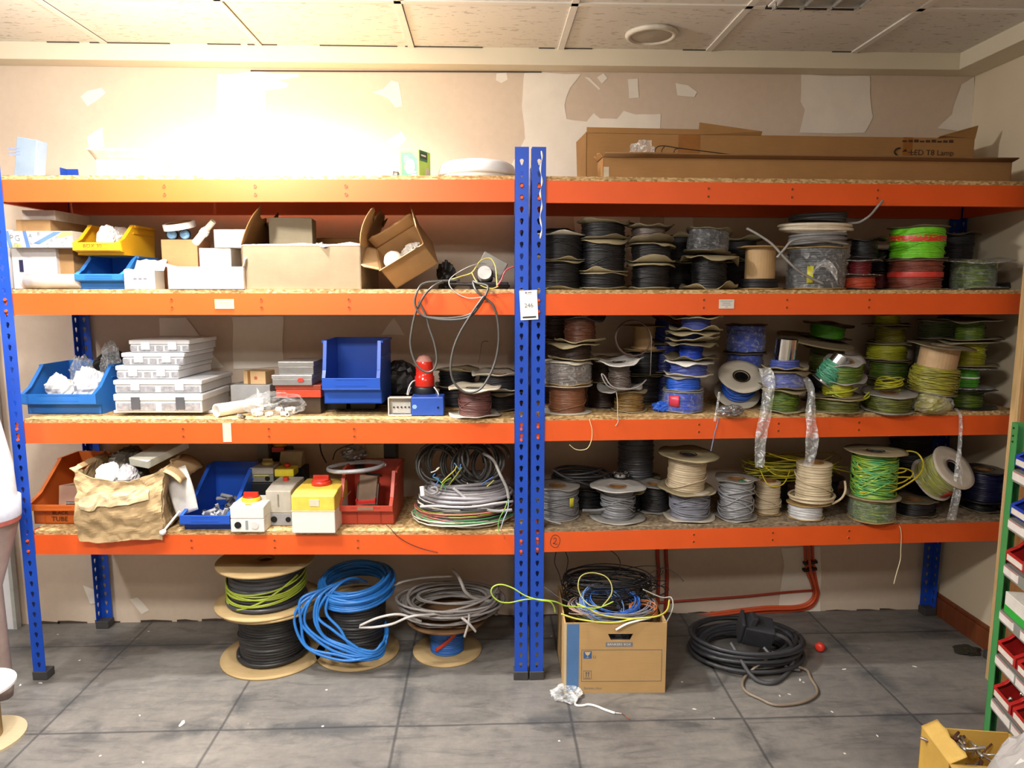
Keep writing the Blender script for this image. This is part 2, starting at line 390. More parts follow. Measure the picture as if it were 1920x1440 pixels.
# ceiling loudspeaker
P = Vector((.632, 2.815, CZ)); t = thing('ceiling_speaker', 'round white loudspeaker grille set in the ceiling tile', 'speaker', P)
m = MB(); m.lathe([(.078, -.004), (.082, -.011), (.094, -.010), (.099, -.002), (.099, .004), (.078, .004)], 40, 0, closed=True); m.build('rim', mat('#d9d2c4', .5), t)
m = MB(); m.lathe([(1e-5, -.009), (.05, -.008), (.079, -.004)], 40, 0); m.build('grille', mat('#b3aa9b', .7, 0, .2, 400, .5), t)
# louvred light fitting, unlit
t = thing('ceiling_light', 'unlit louvred strip light fitting at the top edge of the ceiling', 'light', (1.12, 2.22, CZ))
m = MB(); m.box(-.155, .155, -.31, .31, -.004, .002); m.box(-.145, .145, -.3, .3, -.0045, -.0038, 1); m.build('tray', [TEE, mat('#9d9a92', .3, .4)], t)
m = MB()
for i in range(8): m.box(-.145, .145, -.3+.08*i, -.294+.08*i, -.02, -.004)
for x in (-.145, -.05, .045, .139): m.box(x, x+.006, -.3, .3, -.02, -.004)
m.build('louvre', mat('#c9c8c4', .25, .6), t)
m = MB(); m.box(-.16, .16, .31, .322, -.0062, .002); m.build('shadow_gap', mat('#26231f', .9), t)

# ================================================================== THE TWO BAYS OF SHELVING
def keyface(mb, fn, w, h, off, pitch=.0405, hx_=.5, r=.0068, mi=0):
    # a strip w wide and h tall with keyholes; fn(a, b) places it
    cx = w*hx_; n = int((h-off*2)/pitch); z0 = (h-n*pitch)/2
    mb.add([fn(0,0), fn(w,0), fn(w,z0), fn(0,z0)], [(0,1,2,3)], mi); mb.add([fn(0,h-z0), fn(w,h-z0), fn(w,h), fn(0,h)], [(0,1,2,3)], mi)
    for i in range(n):
        zb = z0+i*pitch; zc = zb+pitch*.58; ring, per = [], []
        for k in range(12):
            a = 2*pi*k/12
            if sin(a) < -.6: x, z = cx+cos(a)*r*.75, zc+sin(a)*r*2.3
            else: x, z = cx+cos(a)*r, zc+sin(a)*r
            ring.append((x, z)); ca, sa = cos(a), sin(a); q = max(abs(ca)/(w/2), abs(sa)/(pitch/2))
            X, Z = ca/q, sa/q
            per.append((min(w, max(0, w/2+X)), zb+pitch/2+Z))
        cor = {1: (w, zb+pitch), 4: (0, zb+pitch), 7: (0, zb), 10: (w, zb)}
        vs = [fn(*p) for p in ring]+[fn(*p) for p in per]; fs = []
        for k in range(12):
            q = (k+1) % 12
            fs.append((k, 12+k, 12+q, q))
        mb.add(vs, fs, mi)
        # the cell's corners
        for (a0, b0, c0) in ((0, 1, (w, zb+pitch)), ):
            pass
        pr = per
        def corner(c, lo, hi): mb.add([fn(*pr[lo]), fn(*c), fn(*pr[hi])], [(0,1,2)], mi)
        for k in range(12):
            q = (k+1) % 12; (x0, y0), (x1, y1) = pr[k], pr[q]
            e = 1e-6
            onx0 = abs(x0) < e or abs(x0-w) < e; ony0 = abs(y0-zb) < e or abs(y0-zb-pitch) < e
            onx1 = abs(x1) < e or abs(x1-w) < e; ony1 = abs(y1-zb) < e or abs(y1-zb-pitch) < e
            if (onx0 and not ony0 and ony1 and not onx1): corner((x0, y1), k, q)
            elif (ony0 and not onx0 and onx1 and not ony1): corner((x1, y0), k, q)

def upright(bay, parent, right, rear, H=1.975):
    W, D = .048, .042
    m = MB(); sh = .034 if (rear and not right and bay is RB) else 0; u0 = bay.w-W if right else sh; vf = bay.dep if rear else 0
    keyface(m, lambda a, b: (u0+a, vf, b+.012), W, H-.012, .02)
    uo = bay.w if right else sh; sg = -1 if rear else 1
    keyface(m, lambda a, b: (uo, vf+sg*a, b+.012), D, H-.012, .02)
    o = m.build('upright', BLUE, parent)
    s = o.modifiers.new('Solid', 'SOLIDIFY'); s.thickness = .002; s.offset = 0
    f = MB(); f.box(u0-(0 if sh else .004), u0+W+.004, (vf-.004 if not rear else vf-.045), (vf+.045 if not rear else vf+.004), 0, .034)
    f.build('foot', RUBBER, o, bev=.003)
    return o
def bay_build(bay, tops, label, riv):
    t = thing('shelving_bay', label, 'shelving', bay.O, bay.ang, 'blue and orange shelving bays')
    w, dp = bay.w, bay.dep
    for r in (0, 1):
        for b in (0, 1): upright(bay, t, r, b)
    for i, z in enumerate(tops):
        zt = z-.016
        for rear in (0, 1):
            m = MB(); y = dp-.004 if rear else .002; sg = -1 if rear else 1
            pr = [(0, -.076), (0, 0), (.016, 0), (.016, -.014), (.034, -.014), (.034, -.018), (.020, -.018), (.020, -.076)]
            sh = .034 if rear and bay is RB else 0; m.prism(pr, lambda a, b, c: (c, y+sg*a, zt+b), .049+sh, w-.049)
            for u in (.008+sh, w-.046): m.box(u, u+.038, min(y+sg*.004, y+sg*.008), max(y+sg*.004, y+sg*.008), zt-.078, zt)
            if not rear:
                for u in (.024, w-.024):
                    for zz in (-.022, -.062): m.cyl(.0052, -.003, .006, 12, 0, M=Matrix.Translation((u, .002, zt+zz)) @ Matrix.Rotation(pi/2, 4, 'X'))
                for u in riv[i]:
                    for zz in (-.022, -.05):
                        m.cyl(.0046, 0, .0012, 12, 1, M=Matrix.Translation((u, .0022, zt+zz)) @ Matrix.Rotation(pi/2, 4, 'X'))
                        m.pipe(.0062, .0046, 0, .0016, 12, 0, M=Matrix.Translation((u, .0022, zt+zz)) @ Matrix.Rotation(pi/2, 4, 'X'))
            m.build('beam', [ORANGE, mat('#7a3a18', .5)], t)
        for u in (.034 if bay is RB else .004, w-.024):
            m = MB(); m.box(u, u+.02, .045, dp-.045, zt-.076, zt-.001); m.build('end_beam', ORANGE, t)
        if i == 0 and bay is LB:
            c = .612
            m = MB(); m.box(.012, c, .006, dp-.008, zt+.0002, zt+.0152); m.build('shelf_board', CHIP, t)
            m = MB(); m.box(c+.002, w-.012, .012, dp-.008, zt+.0002, zt+.0152); m.build('shelf_board', CHIP, t)
        else:
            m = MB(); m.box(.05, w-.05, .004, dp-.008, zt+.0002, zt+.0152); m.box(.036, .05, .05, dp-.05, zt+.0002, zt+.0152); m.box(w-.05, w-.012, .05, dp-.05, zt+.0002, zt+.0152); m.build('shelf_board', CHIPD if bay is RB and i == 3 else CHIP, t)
    return t
lu = lambda px, z: (LB.col(px, 0, z)-LB.O).dot(LB.U)
ru = lambda px, z: (RB.col(px, 0, z)-RB.O).dot(RB.U)
BL = bay_build(LB, LZ, 'blue and orange shelving bay with storage bins, cartons and boxes on its four shelves',
     [[lu(p, 1.83) for p in (308, 478, 648)], [lu(p, 1.43) for p in (322, 490, 654)], [lu(p, .97) for p in (343, 504, 664)], [lu(p, .54) for p in (359, 515, 671)]])
BR = bay_build(RB, RZ, 'blue and orange shelving bay filled with reels of cable on its lower three shelves',
     [[ru(p, 1.83) for p in (1329, 1486, 1646)], [ru(p, 1.43) for p in (1320, 1476, 1630)], [ru(p, .97) for p in (1311, 1460, 1611)], [ru(p, .54) for p in (1301, 1449, 1592)]])
# hand-drawn number two in a ring on the bottom beam of the right bay
P = RB.pv(1041, 1015, .0)-RB.O; uc, zc = P.dot(RB.U), P.z
def ink_line(pts2, r, parent, name, y=.0012, mt=INK):
    m = MB(); m.tube(smooth([(uc+a, y, zc+b) for a, b in pts2], 5), r, 5); return m.build(name, mt, parent)
ring = [(.018*cos(a)+.001*sin(3*a), .0245*sin(a)) for a in [2*pi*k/14+.3 for k in range(15)]]
ink_line(ring, .0009, BR, 'marker_ring'); ink_line([(-.007,.008),(-.002,.013),(.004,.009),(.001,-.001),(-.008,-.009),(-.003,-.009),(.003,-.012),(.009,-.010)], .001, BR, 'marker_numeral')
m = MB(); P = RB.pv(1014, 283, 0)-RB.O; u0 = P.dot(RB.U)
m.sheet(lambda a, b: (u0+.003*sin(b*23)+.002+(a-.5)*(.004+.003*sin(b*41)), -.0012, P.z-.30*b), 2, 40, .0004); m.build('paint_streak', WHITE, BR)
# stickers on the beams and the lot tag
def sticker(bay, parent, px, py, wpx, hpx, mt, lines, name='sticker', v=.001, tilt=0):
    C = bay.pv(px, py, v)-bay.O; k = mpp(bay.pv(px, py, v)); w, h = wpx*k, hpx*k
    m = MB(); m.box(-w/2, w/2, -.0004, .0004, -h/2, h/2)
    o = m.build(name, mt, parent, loc=(C.dot(bay.U), v-.0008, C.z), rot=(0, tilt, 0))
    for i, (f, l) in enumerate(lines):
        q = MB(); q.box(-w*l/2, w*l/2, -.0007, -.0004, h*(f-.03), h*(f+.03)); q.build('printed_line', mat('#8d918f', .6), o)
    return o
sticker(RB, BR, 1362, 570, 29, 17, mat('#cfcac2', .5), [(.32, .8), (.1, .5), (-.12, .6), (-.32, .2)])
sticker(LB, BL, 421, 570, 36, 18, mat('#dcc692', .5), [(.2, .6), (-.1, .5)])
sticker(LB, BL, 426, 811, 16, 36, mat('#cfc3b2', .4), [], 'clear_tape')
P = LB.pv(991.5, 572, -.004); t = thing('lot_tag', 'white lot tag numbered 246 taped across the two middle blue uprights', 'tag', P, LB.ang)
k = mpp(P); T = MB(); w, h = 33*k, 55*k; T.box(-w/2, w/2, -.0005, .0005, -h/2, h/2)
tg = T.build('card', PAPER, t, rot=(0, radians(-3), 0))
text('246', .0215, mat('#6d6f74', .6), tg, (0, -.0007, -.002))
m = MB(); m.cyl(.0035, 0, .0004, 14, 0, M=Matrix.Translation((-.008, -.0005, .044)) @ Matrix.Rotation(pi/2, 4, 'X')); m.box(-.002, .012, -.0009, -.0005, .0425, .046); m.box(-.008, .012, -.0009, -.0005, .038, .0386); m.build('printed_logo', mat('#7b7a80', .6), tg)
m = MB(); m.box(-.024, .024, -.0009, -.0005, -.046, -.040); m.build('printed_bar', mat('#26242e', .6), tg)
# ================================================================== PLACING HELPERS
HF = Vector((sin(YAW), cos(YAW), 0))
def proj(P):
    q = Vector(P)-CAM; d = q.dot(FWD); return 960+FP*q.dot(RGT)/d, 720-FP*q.dot(UPV)/d
def spot(bay, px, z, py=None, v=None):
    return on_z(px, py, z) if py is not None else bay.col(px, v, z)
def up_to(P, py): return hit(proj(P)[0], py, Vector(P), HF).z-P[2]
def item(bay, name, label, cat, px0, px1, z, py=None, v=None, group=None, turn=0):
    P = spot(bay, (px0+px1)/2, z, py, v); k = mpp(P)
    t = thing(name, label, cat, P, bay.ang+radians(turn), group)
    return t, (px1-px0)*k, P
def local(t, P): return Matrix.Translation(t.location).inverted() @ Vector(P) if 0 else (Euler(t.rotation_euler).to_matrix().transposed() @ (Vector(P)-Vector(t.location)))

def plain_box(bay, name, label, cat, px0, px1, pyt, z, d, mt, py=None, v=None, turn=0, group=None, bev=.002, roll=0, lid=None):
    t, w, P = item(bay, name, label, cat, px0, px1, z, py, v, group, turn); h = up_to(P, pyt)
    m = MB(); m.box(-w/2, w/2, 0, d, 0, h)
    if lid is None: tw = m.build('carton', mt, t, bev=bev)
    else:
        m = MB(); m.box(-w/2, w/2, 0, d, 0, h*.62); m.build('base', mt, t, bev=bev)
        m = MB(); m.box(-w/2-.002, w/2+.002, -.002, d+.002, h*.62, h); m.build('lid', lid, t, bev=bev)
    if roll: t.rotation_euler = (0, radians(roll), t.rotation_euler[2])
    return t, w, h

def storage_bin(t, w, d, h, mt, lip=.44, low=.22, cardlabel=None, run=.42):
    th = .0035; m = MB()
    side = [(.022*d/.2, 0), (.022*d/.2, low*h), (0, (low+.05)*h), (0, lip*h), (run*d*.35, lip*h+.12*h), (run*d, h), (d, h), (d-.01, 0)]
    for x in (-w/2, w/2-th): m.prism(side, lambda a, b, c: (c, a, b), x, x+th)
    m.box(-w/2+.004, w/2-.004, .022*d/.2, d-.01, 0, th); m.slab((-w/2, d-.01, 0), (w/2, d-.01, 0), (w/2, d, h), (-w/2, d, h), th)
    y0 = .022*d/.2
    m.box(-w/2, w/2, y0, y0+th, 0, low*h+.006); m.slab((-w/2, y0, low*h), (w/2, y0, low*h), (w/2, 0, (low+.05)*h), (-w/2, 0, (low+.05)*h), th)
    m.build('body', mt, t)
    m = MB(); m.box(-w/2, w/2, -.001, th, (low+.05)*h, lip*h)
    for sgn in (-1, 1):      # front posts that frame the opening
        x0, x1 = sgn*w/2, sgn*(w/2-.014)
        m.slab((x0, -.0005, lip*h-.001), (x1, -.0005, lip*h-.001), (x1, run*d*.35, lip*h+.12*h), (x0, run*d*.35, lip*h+.12*h), th)
        m.slab((x0, run*d*.35, lip*h+.12*h), (x1, run*d*.35, lip*h+.12*h), (x1, run*d, h), (x0, run*d, h), th)
    m.build('front_lip', mt, t, bev=.001)
    m = MB()
    for sgn in (-1, 1): m.box(min(sgn*w/2, sgn*(w/2+.006)), max(sgn*w/2, sgn*(w/2+.006)), run*d, d, h-.008, h)
    m.box(-w/2, w/2, d, d+.006, h-.008, h)
    for sgn in (-1, 1): m.box(min(sgn*w/2, sgn*(w/2+.003)), max(sgn*w/2, sgn*(w/2+.003)), run*d*.9, d-.01, h*.72, h*.75)
    m.build('rim', mt, t)
    m = MB(); m.box(-w*.27, w*.27, -.0022, -.0008, (low+.1)*h, (low+.105)*h+.0012); m.box(-w*.27, w*.27, -.0022, -.0008, lip*h-.006, lip*h-.0048); m.build('label_slot', mt, t)
    if cardlabel: q = MB(); q.box(-w*.4, w*.4, -.003, -.0012, (low+.08)*h, (low+.24)*h); q.build('card_label', cardlabel, t)

def carton(t, w, d, h, mt, th=.004, name='carton', jag=0):
    m = MB(); z = lambda x, y: h+(noise.noise(Vector((x*40, y*40, 3)))*jag if jag else 0)
    def wall(p, q):
        p, q = Vector(p), Vector(q); N = 10; n = Vector((q.y-p.y, p.x-q.x)).normalized()*th
        vs = []
        for i in range(N+1):
            a = p+(q-p)*(i/N); b = a-n; hh = z(a.x, a.y)
            vs += [(a.x, a.y, 0), (b.x, b.y, 0), (b.x, b.y, hh), (a.x, a.y, hh)]
        fs = []
        for i in range(N): fs += [(4*i+j, 4*i+4+j, 4*i+4+(j+1) % 4, 4*i+(j+1) % 4) for j in range(4)]
        fs += [(0,1,2,3), (4*N+3, 4*N+2, 4*N+1, 4*N)]; m.add(vs, fs)
    c = [Vector((-w/2, 0)), Vector((w/2, 0)), Vector((w/2, d)), Vector((-w/2, d))]
    for i in range(4): wall(c[i], c[(i+1) % 4])
    m.box(-w/2+th, w/2-th, th, d-th, 0, th)
    return m.build(name, mt, t)
def flap(t, a, b, ln, ang, mt, th=.0035, jag=.003, bend=0, seed=0):
    # a cardboard flap hinged on the edge a-b; ang 0 = straight up, positive = folded outwards
    a, b = Vector(a), Vector(b); e = (b-a).normalized(); out = Vector((e.y, -e.x, 0))
    def fn(u, s):
        r = s*ln*(1+(noise.noise(Vector((u*5, seed, 0)))*jag/ln*3 if s > .99 else 0)); q = radians(ang+bend*s)
        return a+(b-a)*u+Vector((0,0,1))*(r*cos(q))+out*(r*sin(q))
    m = MB(); m.sheet(fn, 10, 6, th); return m.build('flap', mt, t)

# ================================================================== LEFT BAY, TOP SHELF
t, w, h = plain_box(LB, 'pale_blue_carton', 'narrow pale blue carton standing tilted at the left end of the top shelf', 'box', 26, 64, 258, LZ[0], .06, mat('#8494a6', .5, 0, .04), v=.10, roll=9)
for i in range(3):
    m = MB(); m.box(-w*.28, w*.3, -.0008, 0, h*.56+i*.011, h*.56+i*.011+.0045); m.build('printed_line', mat('#7f8fb8', .6), t, rot=(0, radians(-14), 0), loc=(-h*.13, 0, 0))
t, w, P = item(LB, 'white_open_carton', 'open white carton tray near the left end of the top shelf', 'box', 181, 278, LZ[0], v=.06)
h = up_to(P, 284); carton(t, w, .16, h*.72, mat('#c9c6c4', .6), .003)
flap(t, (-w/2, 0, h*.72), (w/2, 0, h*.72), .055, 62, mat('#e6e4e2', .6)); flap(t, (w/2, .16, h*.72), (-w/2, .16, h*.72), .06, 12, mat('#e6e4e2', .6))
flap(t, (w/2, 0, h*.72), (w/2, .16, h*.72), .05, 35, mat('#e6e4e2', .6)); flap(t, (-w/2, .16, h*.72), (-w/2, 0, h*.72), .05, 20, mat('#c9bda8', .6))
# loose lamp bulb
t = thing('light_bulb', 'white frosted lamp bulb lying on the top shelf left of the green carton', 'bulb', LB.col(716, .17, LZ[0]+.031), LB.ang, rot=(0, radians(96), LB.ang))
m = MB(); m.lathe([(1e-5, -.03), (.014, -.027), (.025, -.016), (.031, 0), (.027, .016), (.018, .03), (.014, .042)], 28, 0); m.build('globe', WHITE, t)
m = MB(); m.lathe([(.014, .04), (.0145, .046), (.0125, .049), (.0145, .052), (.0125, .055), (.0145, .058), (.012, .062), (.006, .066), (1e-5, .067)], 20, 0); m.build('screw_cap', METAL, t)
# bulb carton
GRN = mat('#2f6f4a', .4, 0, .1); GRL = mat('#a9cf3c', .4, 0, .08)
t, w, P = item(LB, 'bulb_carton', 'green lamp bulb carton printed with a white globe on the top shelf', 'box', 751, 786, LZ[0], v=.08, turn=-24)
w = .078; h = up_to(P, 282); m = MB(); m.box(-w/2, w/2, 0, w, 0, h); m.build('carton', GRN, t, bev=.0015)
m = MB()
for x in (-w/2, w/2-.006): m.box(x, x+.006, -.0008, .0002, 0, h)
m.prism([(-w/2, h), (w/2, h), (w/2, h*.62), (w*.34, h*.74), (w*.12, h*.93), (-w/2, h*.95)], lambda a, b, c: (a, c, b), -.0007, .0002)
m.box(w/2-.0002, w/2+.0007, 0, .006, 0, h); m.box(w/2-.0002, w/2+.0007, .006, w, h*.0, h*.62); m.box(w/2-.0002, w/2+.0009, w-.02, w, h*.62, h)
m.box(-w/2, w/2, -.0003, w, h, h+.0006); m.build('lime_print', GRL, t)
m = MB(); m.cyl(.021, 0, .0012, 28, 0, M=Matrix.Translation((.002, 0, h*.42)) @ Matrix.Rotation(pi/2, 4, 'X') @ Matrix.Diagonal((.95, 1.25, 1, 1))); m.build('printed_globe', PAPER, t)
m = MB(); m.prism([(-.022, h*.34), (-.006, h*.30), (-.006, h*.55), (-.022, h*.5)], lambda a, b, c: (a, c, b), -.001, 0); m.build('printed_cap', GRL, t)
m = MB(); m.cyl(.015, 0, .0012, 24, 0, M=Matrix.Translation((w/2, w*.72, h*.24)) @ Matrix.Rotation(pi/2, 4, 'Y') @ Matrix.Diagonal((1.2, 1, 1, 1))); m.build('printed_globe', mat('#c3bdb4', .5), t)
m = MB(); m.box(w/2, w/2+.0011, .010, w*.72, h*.72, h*.92); m.build('printed_panel', mat('#33402a', .5), t)
m = MB(); m.box(w/2, w/2+.0014, .014, w*.6, h*.80, h*.86); m.build('printed_line', PAPER, t)
m = MB()
for i in range(4): m.box(-w*.3, -w*.05+.004*i, -.0009, 0, h*.78-.006*i, h*.80-.006*i)
for zz in (.18, .08): m.box(w*.1, w*.36, -.0009, 0, h*zz, h*(zz+.06))
m.build('printed_line', mat('#b9d6c0', .5), t)
# round light fitting
t, w, P = item(LB, 'round_light_fitting', 'large round white ceiling light fitting lying on the top shelf', 'light fitting', 824, 966, LZ[0], v=.19)
R = .147
m = MB(); m.lathe([(1e-5, 0), (R*.9, 0), (R*.93, .012), (R*.93, .02), (1e-5, .02)], 56, 0); m.build('base', WHITE, t, loc=(0, 0, 0))
m = MB(); m.lathe([(R*.93, .018), (R*.985, .020), (R, .026), (R*.985, .04), (R*.93, .058), (R*.82, .068), (R*.55, .076), (R*.25, .079), (1e-5, .08)], 64, 0); m.build('diffuser', mat('#e3e4e6', .35, 0, .02), t)

# ================================================================== LEFT BAY, SECOND SHELF
Z2 = LZ[1]
t = thing('grey_film_roll', 'grey plastic sheeting roll lying at the front left of the second shelf', 'roll', LB.col(88, .05, Z2), LB.ang-.10)
m = MB(); m.lathe([(.010, -.098), (.022, -.103), (.026, -.101), (.0275, -.097), (.0275, .115), (.024, .12), (.010, .118)], 30, 0, M=Matrix.Translation((0, .0275, .0275)) @ Matrix.Rotation(pi/2, 4, 'Y')); m.build('roll', mat('#b3aeab', .35, 0, .08, 12), t)
m = MB(); m.pipe(.0277, .024, -.1035, -.095, 30, 0, M=Matrix.Translation((0, .0275, .0275)) @ Matrix.Rotation(pi/2, 4, 'Y')); m.build('end_collar', mat('#d8d4c8', .4), t)
t, w, h1 = plain_box(LB, 'white_carton', 'white carton behind the grey roll, under the patterned carton', 'box', 27, 110, 466, Z2, .2, mat('#dcd8d4', .6, 0, .05), v=.13)
m = MB(); m.box(-w*.34, -w*.25, -.001, 0, h1*.42, h1*.72); m.build('printed_bar', mat('#252347', .5), t)
plain_box(LB, 'brown_carton', 'small brown carton between white carton and blue bin, half hidden', 'box', 108, 142, 466, Z2, .15, CARD, v=.15)
m = MB()
m.sheet(lambda a, b: (-.09+.2*a, .004*sin(a*9+b*3), .03*b-.012*a*b+.006*noise.noise(Vector((a*4, b*4, 2)))), 16, 6, .001)
z3 = Z2+h1
t, w, h2 = plain_box(LB, 'patterned_carton', 'flat carton printed with blue stripes and lettering on white, at the left of second shelf', 'box', 12, 137, 433, z3+.001, .24, mat('#e2dfd3', .6, 0, .04), v=.085)
BLP, YLP = mat('#6b8fc9', .5), mat('#d9cc7a', .5)
def pbar(pts, mt, nm): q = MB(); q.prism(pts, lambda a, b, c: (a, c, b), -.0012, .0003); q.build(nm, mt, t)
H = h2; x0 = -w/2
pbar([(x0, H), (x0+.012, H), (x0+.024, 0), (x0+.010, 0)], BLP, 'printed_stripe'); pbar([(-.058, H), (-.045, H), (-.034, 0), (-.048, 0)], BLP, 'printed_stripe')
pbar([(-.022, H*.25), (.055, H*.95), (.085, H*.95), (.0, H*.2)], BLP, 'printed_stripe'); pbar([(x0+.02, 0), (x0+.055, 0), (x0+.052, H*.22), (x0+.03, H*.3)], YLP, 'printed_patch'); pbar([(.06, H*.55), (w/2, H*.75), (w/2, H*.95), (.085, H*.95)], YLP, 'printed_patch')
t2 = t
for s_, x, zz, rr, sz in (('P', -.100, .58, .1, .03), ('G', -.078, .55, 0, .03), ('A', -.030, .7, .2, .02), ('B', .0, .82, .3, .018), ('L', -.03, .3, -.3, .02), ('A', .045, .42, .2, .02), ('R', .065, .6, 0, .018), ('C', .03, .12, .2, .018), ('G', -.085, .12, 0, .022), ('C', .085, .2, 0, .02), ('K', .1, .5, .3, .02)):
    text(s_, sz, mat('#8c97a0', .6), t2, (x, -.0016, H*zz), (pi/2, rr, 0))
z4 = z3+h2
t, w, h3 = plain_box(LB, 'brown_flat_carton', 'flat brown carton lying on top of the patterned carton', 'box', 31, 95, 412, z4, .3, CARD, v=.10)
plain_box(LB, 'white_flat_carton', 'white flat carton topmost of the pile at left end of second shelf', 'box', 42, 104, 394, z4+h3, .22, mat('#ddd6cc', .6), v=.13)
t = thing('white_foam_slab', 'white foam slab leaning at the far left end of the second shelf', 'slab', LB.col(14, .12, Z2), LB.ang, rot=(radians(-4), radians(7), LB.ang))
m = MB(); m.box(-.022, .0, 0, .2, .002, .22); m.build('slab', mat('#e6e4e4', .7, 0, .03), t, bev=.003)
# yellow bin on blue bin
BINB = mat('#2c72c4', .35, 0, .06, 6); BINY = mat('#e0a81e', .38, 0, .06, 6); BINR = mat('#b8331f', .4, 0, .08, 6); BINO = mat('#d06a2a', .42, 0, .08, 6); BINN = mat('#2050b4', .35, 0, .06, 6)
t, w, P = item(LB, 'storage_bin', 'blue open-fronted storage bin under the yellow bin on second shelf', 'storage bin', 141, 233, Z2, v=.03, group='plastic storage bins on the left bay'); hb = up_to(P, 478)
storage_bin(t, w, .25, hb, BINB)
t, w, P = item(LB, 'storage_bin', 'yellow open-fronted storage bin stacked on a blue bin on second shelf', 'storage bin', 137, 225, Z2+hb+.001, v=.03, group='plastic storage bins on the left bay')
hy = up_to(P, 417); storage_bin(t, w, .26, hy, BINY, .38, .1); text('BOX 30', .017, mat('#6b4d10', .6), t, (-.012, -.0016, hy*.27), name='handwriting', sx=1.2)
for i, (dx, dz, r, sx) in enumerate(((-.005, .012, .036, 1.0), (.028, .02, .034, 1.1))):
    bl = blob(r*sx, r, r*1.35, .28, 3+i); o = bl.build('clear_bag', FILMH if i else mat('#d9d6d2', .4), loc=Vector(t.location)+LB.U*dx+LB.V*(.09+.03*i)+Vector((0, 0, hy*.24)), rz=.5*i)
    tag(o, ('crumpled white bag inside the yellow bin', 'clear plastic bag sticking up from the yellow bin')[i], 'bag')
# small white cartons around
t, w, P = item(LB, 'white_small_carton', 'small white carton with open lid beside the lower blue bin on second shelf', 'box', 234, 292, Z2, v=.02); h = up_to(P, 507)
carton(t, w, .07, h, WHITE, .002); flap(t, (w/2, .07, h), (-w/2, .07, h), .05, 35, WHITE, .002); flap(t, (-w/2, 0, h), (w/2, 0, h), .012, -70, WHITE, .002)
for i in range(3): q = MB(); q.box(-.022+.018*i, -.010+.018*i, -.001, 0, h*.5, h*.6); q.build('printed_mark', mat('#6d6a72', .6), t)
t, w, P = item(LB, 'white_carton_tray', 'long white carton tray at the front edge of the second shelf', 'box', 316, 458, Z2, v=.0); h = up_to(P, 500)
carton(t, w, .11, h, mat('#e2dcd6', .6), .003); flap(t, (-w/2, .11, h), (-w/2, 0, h), .05, 75, CARDW); flap(t, (w/2, 0, h), (w/2, .11, h), .03, 15, CARDW)
t, w, h = plain_box(LB, 'brown_carton', 'orange brown carton behind the long white tray', 'box', 307, 374, 449, Z2, .12, cardboard('#c08a60'), v=.125)
P0 = LB.col(338, .14, Z2+h)
t = thing('tape_roll', 'white tape roll resting tilted on the brown carton on second shelf', 'tape', P0+Vector((0, 0, .052)), rot=(radians(14), radians(-7), 0))
m = MB(); m.pipe(.057, .046, -.011, .011, 40); m.build('tape', mat('#d9d6d2', .4), t); m = MB(); m.pipe(.046, .042, -.011, .011, 40); m.build('core', CARDD, t)
for i, px in enumerate((323, 347)):
    t = thing('plug_cap', ('left', 'right')[i]+' of two pale blue round caps under the tape roll', 'cap', LB.col(px, .135, Z2+h+.019), rot=(pi/2+.1, 0, 0), group='pale blue caps under the tape roll')
    m = MB(); m.lathe([(1e-5, .012), (.013, .011), (.0175, .006), (.019, 0), (.019, -.016), (1e-5, -.016)], 24, 0); m.build('cap', mat('#7fb0dd', .3), t)
    m = MB(); m.pipe(.0205, .0165, -.004, .004, 24); m.build('ring', BLACK, t)
t = thing('white_tube', 'short white plastic tube lying aslant above the cartons on second shelf', 'tube', LB.col(384, .12, Z2+h+.028), rot=(0, radians(48), LB.ang-.3))
m = MB(); m.pipe(.014, .0115, -.06, .012, 24); m.build('tube', WHITE, t); m = MB(); m.pipe(.0105, .008, .012, .055, 24); m.build('spigot', mat('#d9cfb8', .4), t); m = MB(); m.pipe(.0165, .014, -.012, .004, 24); m.build('collar', WHITE, t)
t, w, h = plain_box(LB, 'white_carton', 'plain white carton right of the brown one, behind the white tray', 'box', 377, 436, 465, Z2, .1, mat('#dfd9d2', .6), v=.125)
plain_box(LB, 'white_carton', 'white carton on top of another, touching the big brown carton', 'box', 402, 462, 430, Z2+h+.001, .13, mat('#e2ded9', .6), v=.115)
# the big torn carton
t, w, P = item(LB, 'torn_carton', 'large torn brown cardboard carton in the middle of the second shelf', 'box', 456, 678, Z2, v=.015); h = up_to(P, 461); d = .33
CB = cardboard('#96836a'); carton(t, w, d, h, CB, .005, jag=.004)
flap(t, (-w/2, d, h), (-w/2, 0, h), .12, -14, CARDD, jag=.03, bend=-10, seed=2); flap(t, (w/2, 0, h), (w/2, d, h), .135, -4, CARD, jag=.03, bend=22, seed=4)
flap(t, (w/2, d, h), (-w/2, d, h), .05, 4, CARDD, seed=6); flap(t, (-w/2, 0, h), (w/2, 0, h), .012, -60, CARDW, jag=.01, seed=8)
plain_box(LB, 'inner_carton', 'small brown carton standing inside the large torn carton', 'box', 510, 588, 408, Z2+.006, .12, CARDG, v=.14, turn=8)
o = blob(.05, .06, .06, .2, 11).build('white_packing', mat('#d2cec8', .6), loc=LB.col(605, .16, Z2+.006)); tag(o, 'white packing lump inside the right half of the large torn carton', 'packing'); o.scale = (1, 1, 1.5)
